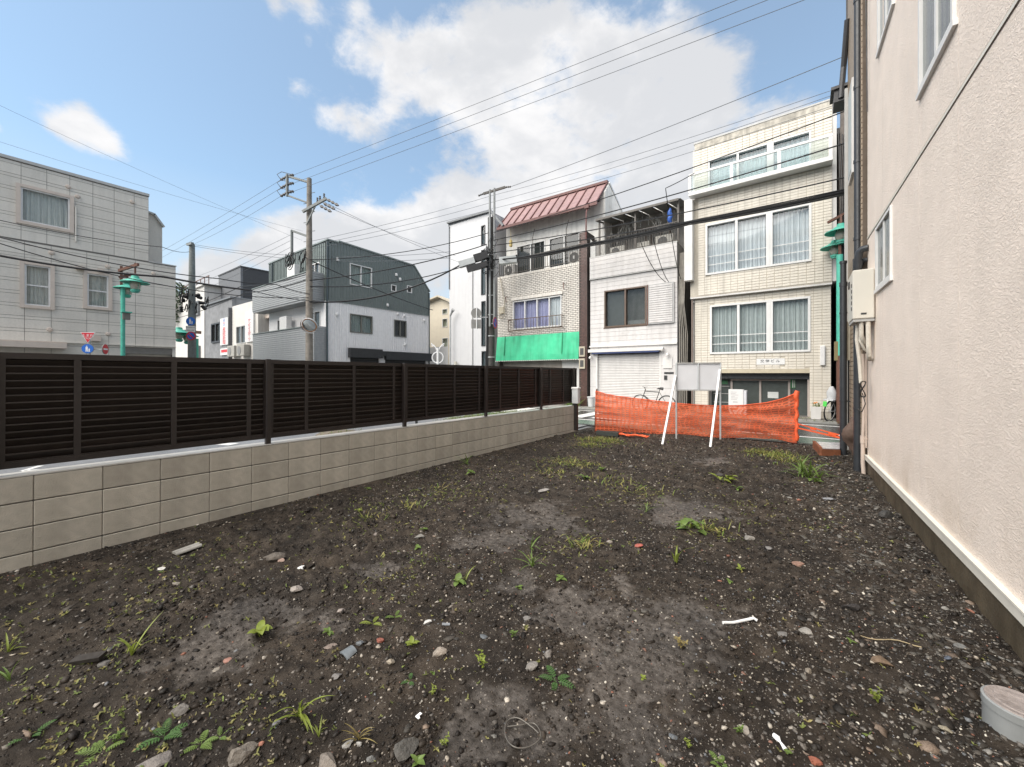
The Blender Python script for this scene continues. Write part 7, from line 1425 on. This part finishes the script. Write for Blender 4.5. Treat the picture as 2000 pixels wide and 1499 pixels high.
WEEDS = [
 ('b', 507, 1243, 62, LY, 6, 'largest yellow green broad leaved weed with soft drooping leaves'),
 ('b', 895, 1141, 36, LG, 7, 'bright green seedling pair beside the dry thin stalks'),
 ('b', 1094, 1133, 28, LG, 4, 'four leaved green seedling on the edge of the upper mud patch'),
 ('b', 1013, 1150, 20, LG, 4, 'small green seedling just on the upper mud patch'),
 ('b', 805, 1261, 30, LY, 5, 'five leaved pale green seedling above the beige wedge stones'),
 ('b', 641, 1238, 24, LG, 5, 'compact green seedling above the dark clods'),
 ('p', 728, 1218, 38, LY, 3, 'lime leaved seedling with feathery side fronds'),
 ('p', 772, 1205, 34, LG, 3, 'feathery pale seedling beyond the lime leaved one'),
 ('b', 1349, 1032, 46, LG, 14, 'bushy bright green weed in the middle distance'),
 ('f', 1085, 1330, 58, LD, 5, 'dark green fern seedling on its own little mound'),
 ('s', 946, 1305, 44, LY, 3, 'cream edged yellowish weed with upright stems'),
 ('p', 800, 1330, 36, LD, 3, 'small feathery seedling below the wedge stones'),
 ('b', 845, 1315, 18, LG, 3, 'tiny two leaf sprout near the feathery seedling'),
 ('s', 1000, 1245, 30, LG, 3, 'leafy little stem on the rim of the broad mud'),
 ('s', 845, 1357, 22, LY, 3, 'small golden tipped sprout near the bottom middle'),
 ('s', 868, 1455, 26, LY, 3, 'pale sprout near the dark slab corner'),
 ('b', 815, 1494, 34, LG, 5, 'fresh green leaves at the bottom edge by the dark slab corner'),
 ('g', 1040, 1107, 46, LG, 13, 'arching narrow leaved grass tuft in the middle of the lot'),
 ('g', 1036, 1072, 52, LG, 6, 'upright blade of grass with low leaves behind the arching tuft'),
 ('g', 258, 1280, 84, LY, 7, 'tall thin grass beside the short dark plank'),
 ('g', 583, 1398, 92, LY, 11, 'sprawling yellow crabgrass with one upright stem'),
 ('g', 700, 1445, 50, LB, 10, 'dry straw coloured grass curls beside the speckled stone'),
 ('g', 622, 1438, 36, LY, 7, 'small grass with hair thin blades beside the crabgrass'),
 ('g', 908, 1135, 46, LY, 5, 'thin dry stalks rising behind the seedling pair'),
 ('g', 15, 1275, 60, LY, 6, 'grass blades leaning in from the picture edge above the block of seedlings'),
 ('g', 18, 1330, 70, LG, 5, 'broad grass blade leaning in low at the picture edge'),
 ('p', 200, 1470, 62, LG, 6, 'largest feathery rosette in the bottom corner'),
 ('p', 320, 1440, 66, LD, 5, 'long feathered dark fronds near the bottom corner'),
 ('p', 392, 1455, 50, LG, 5, 'feathered rosette beside the large pale rough stone'),
 ('p', 430, 1440, 40, LG, 4, 'feathered sprig just above the large pale rough stone'),
 ('p', 65, 1435, 46, LD, 4, 'dull feathered rosette nearest the corner of the picture'),
 ('s', 225, 1450, 36, LG, 4, 'leafy bright sprout between the feathered plants'),
 ('g', 912, 907, 34, LG, 12, 'narrow leaved grass tuft near the far block wall'),
 ('b', 920, 927, 26, LG, 6, 'bright leafy seedling below the grass tuft near the block wall'),
 ('b', 718, 957, 18, LG, 4, 'little green seedling close to the block wall base'),
 ('b', 700, 1000, 18, LY, 4, 'yellowish seedling in the middle distance before the block wall'),
 ('b', 828, 1036, 18, LG, 4, 'pale seedling beside the grey brown stone'),
 ('b', 815, 1073, 20, LG, 4, 'round leaved seedling south of the grey brown stone'),
 ('b', 1415, 940, 36, LY, 10, 'yellow green leafy mat in the far lot'),
 ('b', 1440, 958, 22, LG, 6, 'smaller green mat beside the yellow green one'),
 ('g', 1262, 1000, 30, LG, 9, 'small star shaped grass tuft in the far middle'),
 ('g', 1580, 932, 66, LG, 34, 'large clump of fresh green grass near the stucco wall'),
 ('b', 1592, 943, 26, LG, 8, 'leafy seedling at the foot of the large grass clump'),
 ('g', 1320, 1098, 70, LY, 5, 'long trailing stem lying south of the bushy weed'),
 ('b', 1142, 936, 26, LG, 6, 'green mat among yellow grass in the far lot'),
 ('b', 1175, 921, 22, LG, 5, 'green seedling near the far yellow grass'),
 ('b', 1445, 1114, 22, LY, 5, 'pale lime leaves over the flat terracotta sliver level'),
 ('b', 1424, 1137, 16, LG, 4, 'tiny round leaves next to a pink pebble'),
 ('s', 1440, 1430, 26, LG, 4, 'tall tiny sprout left of the pale ribbed stone'),
 ('p', 1405, 1494, 40, LG, 5, 'feathered green tip at the bottom edge'),
 ('s', 1345, 1460, 22, LY, 3, 'yellow sprout on the mud near the bottom'),
 ('b', 1536, 1472, 22, LG, 4, 'small green seedling by the snapped plastic piece'),
 ('s', 1330, 1265, 34, LB, 4, 'withered golden weed on the big mud patch'),
 ('b', 1255, 1325, 16, LY, 4, 'small yellow leaves on the big mud patch'),
 ('s', 1715, 1372, 34, LY, 4, 'flat yellowish sprig towards the drain cap'),
 ('b', 1660, 1254, 20, LG, 4, 'small pale leaves towards the brown cobble'),
 ('g', 1170, 800, 40, LG, 40, 'roadside grass growing at the foot of the brown brick pillar'),
]
def weeds():
    for i, (ty, u, v, px, mat, n, lb) in enumerate(WEEDS):
        p = SG(u, v, -.004); r = random.Random(500+i)
        if i == len(WEEDS)-1: p = Vector((-8.6, 16.35, .03))
        k = scale_at(p); s = px*k; nm = {'b': 'broadleaf_weed', 'g': 'grass_tuft', 'p': 'feathery_weed', 'f': 'fern_seedling', 's': 'sprouting_weed'}[ty]; cat = {'g': 'grass', 'f': 'fern'}.get(ty, 'weed')
        t = thing(nm, p, lb, cat, 'weeds on the bare lot')
        if ty == 'b':
            m = MB(); m.tube([p, p+Vector((0, 0, s*.22))], s*.02+.0008, 5); m.build('stem', LY, t)
            for q in range(n):
                c = p+(Vector((r.uniform(-.35, .35)*s, r.uniform(-.35, .35)*s, 0)) if n > 7 else Vector((0, 0, 0))); m = MB(); az = q*2.4+r.uniform(-.4, .4); leaf(m, c+Vector((0, 0, s*r.uniform(.08, .24))), az, r.uniform(.1, .8), s*r.uniform(.38, .62), s*r.uniform(.24, .36), r.uniform(.6, 1.3), 5); m.build('leaf', mat, t, True)
        elif ty == 'g':
            m = MB(); wide = n > 20
            for q in range(n):
                az = r.uniform(0, 6.28); el = r.uniform(.55, 1.45) if (q > 1) else 1.4; c = p+Vector((r.uniform(-.5, .5)*s*(.55 if wide else .06), r.uniform(-.5, .5)*s*(.55 if wide else .06), 0)); leaf(m, c, az, el, s*r.uniform(.5, 1.05), max(.0035, s*.055)*r.uniform(.6, 1.1), r.uniform(.5, 1.7), 6, 0, .3)
            m.build('blades', mat, t, True)
        elif ty in 'pf':
            for q in range(n):
                m = MB(); az = q*6.28/n+r.uniform(-.4, .4); h = Vector((math.cos(az), math.sin(az), 0)); sd = Vector((-h.y, h.x, 0)); L_ = s*r.uniform(.5, .75); el = r.uniform(.35, .8) if ty == 'p' else r.uniform(.3, .6); c = p.copy(); e = el; N_ = 9; path = []
                for j in range(N_+1):
                    path.append(c.copy()); c = c+(h*math.cos(e)+Vector((0, 0, math.sin(e))))*(L_/N_); e -= .9/N_
                m.tube(path, [.0016*(1-.7*j/N_)+.0004 for j in range(N_+1)], 4)
                for j in range(2, N_+1):
                    for g in (-1, 1): leaf(m, path[j], az+g*1.05, .15, L_*.26*math.sin(math.pi*(.15+.8*j/N_)), L_*.075, .3, 2)
                m.build('frond', mat, t, True)
        else:
            for q in range(n):
                m = MB(); a = r.uniform(0, 6.28); tip = p+Vector((.3*s*math.cos(a), .3*s*math.sin(a), s*r.uniform(.4, .75))); mid = p.lerp(tip, .5)+Vector((0, 0, s*.08)); m.tube([p, mid, tip], [.0018, .0014, .0008], 5)
                for j in range(7): f = .25+.75*j/6; c = p.lerp(tip, f)+Vector((0, 0, s*.12*(1-abs(2*f-1)))); leaf(m, c, a+j*2.3, r.uniform(.1, .7), s*r.uniform(.16, .26), s*.10, .8, 3)
                m.build('leafy_stem', mat, t, True)
weeds()

# ------------------------------------------------------------------ gravel, crumbs, seedlings: nobody could count them
def attr_mat(name, rough, tr=0., bump=True):
    m = bpy.data.materials.new(name); m.use_nodes = True; N = m.node_tree.nodes; L = m.node_tree.links; b = N['Principled BSDF']; b.inputs['Roughness'].default_value = rough; b.inputs['Specular IOR Level'].default_value = .25; a = N.new('ShaderNodeAttribute'); a.attribute_name = 'own_colour'
    tc = N.new('ShaderNodeTexCoord'); nz = N.new('ShaderNodeTexNoise'); nz.inputs['Scale'].default_value = 160; nz.inputs['Detail'].default_value = 5; L.new(tc.outputs['Object'], nz.inputs['Vector'])
    mr = N.new('ShaderNodeMapRange'); L.new(nz.outputs['Fac'], mr.inputs[0]); mr.inputs[1].default_value = .3; mr.inputs[2].default_value = .7; mr.inputs[3].default_value = .6; mr.inputs[4].default_value = 1.35
    sc = N.new('ShaderNodeVectorMath'); sc.operation = 'SCALE'; L.new(a.outputs['Color'], sc.inputs[0]); L.new(mr.outputs[0], sc.inputs['Scale']); L.new(sc.outputs[0], b.inputs['Base Color'])
    if tr:
        t = N.new('ShaderNodeBsdfTranslucent'); L.new(sc.outputs[0], t.inputs[0]); x = N.new('ShaderNodeMixShader'); x.inputs[0].default_value = tr; L.new(b.outputs[0], x.inputs[1]); L.new(t.outputs[0], x.inputs[2]); L.new(x.outputs[0], N['Material Output'].inputs[0])
    return m
def bulk(name, V, F_, C, mat, kind='stuff'):
    me = bpy.data.meshes.new(name); me.vertices.add(len(V)); me.vertices.foreach_set('co', V.astype(np.float32).ravel()); n = F_.shape[1]; me.loops.add(F_.size); me.loops.foreach_set('vertex_index', F_.astype(np.int32).ravel()); me.polygons.add(len(F_)); me.polygons.foreach_set('loop_start', np.arange(0, F_.size, n, dtype=np.int32)); me.update(calc_edges=True)
    a = me.attributes.new('own_colour', 'FLOAT_COLOR', 'POINT'); a.data.foreach_set('color', np.concatenate([C, np.ones((len(C), 1))], 1).astype(np.float32).ravel()); me.materials.append(mat); o = bpy.data.objects.new(name, me); COL.objects.link(o); o['kind'] = kind; return o
def scatter(N_, keep):
    out = np.zeros((0, 2))
    while len(out) < N_:
        y = -1.5+12.3*rng.random(N_*3); x = -5.2+6.3*rng.random(N_*3); ok = (x > WX(y)+.01) & (x < RX(y)-.01)
        d = np.hypot(x, y); fwd = -math.sin(YAW)*x+math.cos(YAW)*y; rt = math.cos(YAW)*x+math.sin(YAW)*y
        w = np.minimum(1, (2./(.6+d))**1.5)*keep(x, y); ok &= (rng.random(N_*3) < w) & (fwd > 1.2) & (np.abs(rt) < 1.55*fwd+.2); out = np.concatenate([out, np.stack([x[ok], y[ok]], 1)])
    return out[:N_]
ICO = np.array([(-1, 1.618, 0), (1, 1.618, 0), (-1, -1.618, 0), (1, -1.618, 0), (0, -1, 1.618), (0, 1, 1.618), (0, -1, -1.618), (0, 1, -1.618), (1.618, 0, -1), (1.618, 0, 1), (-1.618, 0, -1), (-1.618, 0, 1)])/1.902
ICF = np.array([(0,11,5),(0,5,1),(0,1,7),(0,7,10),(0,10,11),(1,5,9),(5,11,4),(11,10,2),(10,7,6),(7,1,8),(3,9,4),(3,4,2),(3,2,6),(3,6,8),(3,8,9),(4,9,5),(2,4,11),(6,2,10),(8,6,7),(9,8,1)])
def stones_bulk(name, N_, keep, size, flat, palette, probs, mat, sink=.35):
    P_ = scatter(N_, keep); x, y = P_.T; z = soil(x, y); d = np.hypot(x, y)
    s = np.exp(rng.normal(math.log(size[0]), size[1], N_)); s = np.clip(s, size[2], size[3])*np.clip(.75+d*.09, .8, 1.6); V = ICO[None]*(1+rng.normal(0, .30, (N_, 12, 1)).clip(-.6, .7))
    sc = np.stack([s*rng.uniform(.75, 1.5, N_), s*rng.uniform(.6, 1.1, N_), s*flat*rng.uniform(.6, 1.3, N_)], 1); V = V*sc[:, None]
    a = rng.uniform(0, 6.28, N_); ti = rng.normal(0, .28, N_); c, q = np.cos(ti)[:, None], np.sin(ti)[:, None]; V = np.stack([V[..., 0], V[..., 1]*c-V[..., 2]*q, V[..., 1]*q+V[..., 2]*c], -1)
    c, q = np.cos(a)[:, None], np.sin(a)[:, None]; V = np.stack([V[..., 0]*c-V[..., 1]*q, V[..., 0]*q+V[..., 1]*c, V[..., 2]], -1); V += np.stack([x, y, z+sc[:, 2]*(1-2*sink)*.5], 1)[:, None]
    idx = rng.choice(len(palette), N_, p=np.array(probs)/sum(probs)); C = np.array(palette)[idx]*rng.uniform(.65, 1.35, (N_, 1)); C = np.repeat(C, 12, 0)
    Fa = (ICF[None]+12*np.arange(N_)[:, None, None]).reshape(-1, 3); bulk(name, V.reshape(-1, 3), Fa, C, mat)
m_grit = attr_mat('grit', .6); m_seed = attr_mat('seedling', .5, .3)
def kp(x, y): return (1-.66*mud(x, y))*np.clip(.6+fbm(x, y, 1.3, 3, 4)*.9, .15, 1)
def kedge(x, y): return np.clip((x-(.0-.05*y))/.8, .03, 1)*(1-.5*mud(x, y))
stones_bulk('soil_clods', 46000, kp, (.0048, .55, .0022, .020), .8, [(.011, .0084, .0064), (.026, .0205, .0158), (.058, .047, .037)], [.45, .4, .15], m_grit, .5)
stones_bulk('soil_lumps', 900, kp, (.013, .45, .007, .032), .6, [(.020, .015, .011), (.034, .026, .019), (.055, .043, .034)], [.4, .4, .2], m_grit, .62)
stones_bulk('rubble_chips', 3400, lambda x, y: np.clip(.35+fbm(x, y, 1.1, 3, 2)*1.1+.5*np.clip((x+.2)/.9, 0, 1), .06, 1)*(1-.45*mud(x, y)), (.0066, .4, .004, .016), .6, [(.11, .098, .086), (.19, .17, .146), (.30, .272, .232), (.045, .037, .031), (.12, .125, .13), (.18, .10, .075)], [.3, .26, .12, .22, .07, .03], m_grit, .45)
stones_bulk('gravel', 26000, lambda x, y: np.clip(.5+fbm(x, y, .9, 3, 1)*.8+.5*np.clip((x+.2)/.9, 0, 1), .1, 1)*(1-.55*mud(x, y)), (.0035, .5, .0020, .014), .62, [(.14, .127, .114), (.24, .21, .172), (.42, .39, .335), (.075, .062, .052), (.12, .125, .135), (.20, .09, .062)], [.31, .24, .05, .29, .08, .03], m_grit, .3)
stones_bulk('slate_chippings', 3600, kedge, (.0098, .55, .004, .03), .34, [(.050, .044, .037), (.085, .078, .068), (.15, .143, .13), (.022, .019, .016), (.14, .105, .08)], [.34, .24, .10, .26, .06], m_grit, .45)
def seedlings():
    cl = [(160, 1200, .5), (300, 1160, .5), (60, 1130, .35), (150, 1330, .35), (240, 1420, .4), (420, 1420, .3), (90, 1460, .3), (560, 1330, .25), (720, 1000, .5), (880, 960, .7), (1150, 880, .55), (1110, 905, .5), (1230, 960, .6), (1500, 885, .35), (1540, 905, .4), (1380, 1030, .35), (1110, 1060, .3), (420, 1080, .3), (1480, 1000, .5), (800, 1120, .35)]
    xy = [(GP(u, v).x, GP(u, v).y, s) for (u, v, s) in cl]
    def keep(x, y):
        g = np.zeros_like(x)
        for (a, b, s) in xy: g = np.maximum(g, np.exp(-((x-a)**2+(y-b)**2)/(s*s)))
        return np.clip(.10+g*1.1, 0, 1)*(1-.8*mud(x, y))*np.clip(.55+1.3*fbm(x, y, 4, 2, 2), .05, 1)
    P_ = scatter(3000, keep); V = []; F_ = []; C = []
    for (x, y) in P_:
        z = sz(x, y) if False else 0; d = math.hypot(x, y); s = random.uniform(.007, .017)*min(1.7, .8+d*.1); n = random.choice((2, 2, 3, 4, 5)); yl = random.random(); c = np.array((.12, .165, .04))*(1-yl)+np.array((.25, .21, .085))*yl; c = c*random.uniform(.7, 1.3)
        for q in range(n):
            mb = MB(); leaf(mb, (x, y, 0), q*6.28/n+random.uniform(-.5, .5), random.uniform(.1, .9), s*random.uniform(.8, 1.5), s*random.uniform(.35, .6), .8, 2); b = len(V); V += mb.v; F_ += [tuple(i+b for i in f) for f in mb.f]; C += [c]*len(mb.v)
    V = np.array(V); base = np.repeat(P_, 1, 0); V[:, 2] += soil(V[:, 0], V[:, 1])*1.0+.002; bulk('seedling_cover', V, np.array(F_), np.array(C), m_seed)
seedlings()
def yellow_grass():
    pa = [(1172, 862, .55, 700), (1150, 872, .35, 200), (1105, 905, .5, 150), (1140, 912, .4, 110), (1190, 940, .4, 60), (1500, 887, .42, 520), (1535, 900, .4, 260), (1240, 962, .4, 60), (800, 990, .2, 35), (850, 962, .25, 35), (730, 1010, .2, 20), (1140, 1065, .16, 60), (1385, 1035, .2, 80), (1080, 925, .4, 90)]
    V = []; F_ = []; C = []
    for (u, v, s, n) in pa:
        c0 = GP(u, v)
        for _ in range(n):
            x, y = c0.x+random.gauss(0, s*.55), c0.y+random.gauss(0, s*.38)
            if not (WX(y)+.03 < x < RX(y)-.05): continue
            yl = random.random(); c = (np.array((.12, .20, .035))*(1-yl)+np.array((.33, .27, .10))*yl)*random.uniform(.7, 1.25); mb = MB(); leaf(mb, (x, y, 0), random.uniform(0, 6.28), random.uniform(.25, 1.3), random.uniform(.05, .13), random.uniform(.005, .011), random.uniform(.6, 1.8), 3); b = len(V); z = 0; V += mb.v; F_ += [tuple(i+b for i in f) for f in mb.f]; C += [c]*len(mb.v)
    V = np.array(V); V[:, 2] += soil(V[:, 0], V[:, 1]); bulk('yellow_grass', V, np.array(F_), np.array(C), m_seed)
    # green verge seen below the fence, grass at the pavement edge
    V = []; F_ = []; C = []
    def blade(x, y, z, h):
        yl = random.random(); c = (np.array((.10, .18, .035))*(1-yl)+np.array((.24, .24, .09))*yl)*random.uniform(.7, 1.2); mb = MB(); leaf(mb, (x, y, z), random.uniform(0, 6.28), random.uniform(.6, 1.4), h, .012, random.uniform(.5, 1.5), 3); b = len(V); V.extend(mb.v); F_.extend(tuple(i+b for i in f) for f in mb.f); C.extend([c]*len(mb.v))
    a, b = GP(880, 822, -.03), GP(1010, 806, -.03)
    for _ in range(1400): q = a.lerp(b, random.random()); blade(q.x+random.gauss(0, .25), q.y+random.gauss(0, .25), -.03, random.uniform(.06, .2))
    for _ in range(900): x = random.uniform(-8.2, 1.2); blade(x, random.choice((16.0, 16.75))+random.gauss(0, .06), .03, random.uniform(.02, .10)*(1 if x > -3.5 else .6))
    p = GP(660, 848, -.03)
    for _ in range(120): blade(p.x+random.gauss(0, .3), p.y+random.gauss(0, .2), .02, random.uniform(.05, .14))
    bulk('verge_grass', np.array(V), np.array(F_), np.array(C), m_seed)
    MB().lathe((p.x, p.y, -.03), [(.55, 0), (.45, .05), (.2, .09), (.02, .10)], 16).build('dirt_mound', M('dry_dirt', (.12, .10, .075), .9, .3, 12, .6, 30), None, True, 'small grassy dirt mound in the car park seen below the slat fence', 'dirt mound')
yellow_grass()
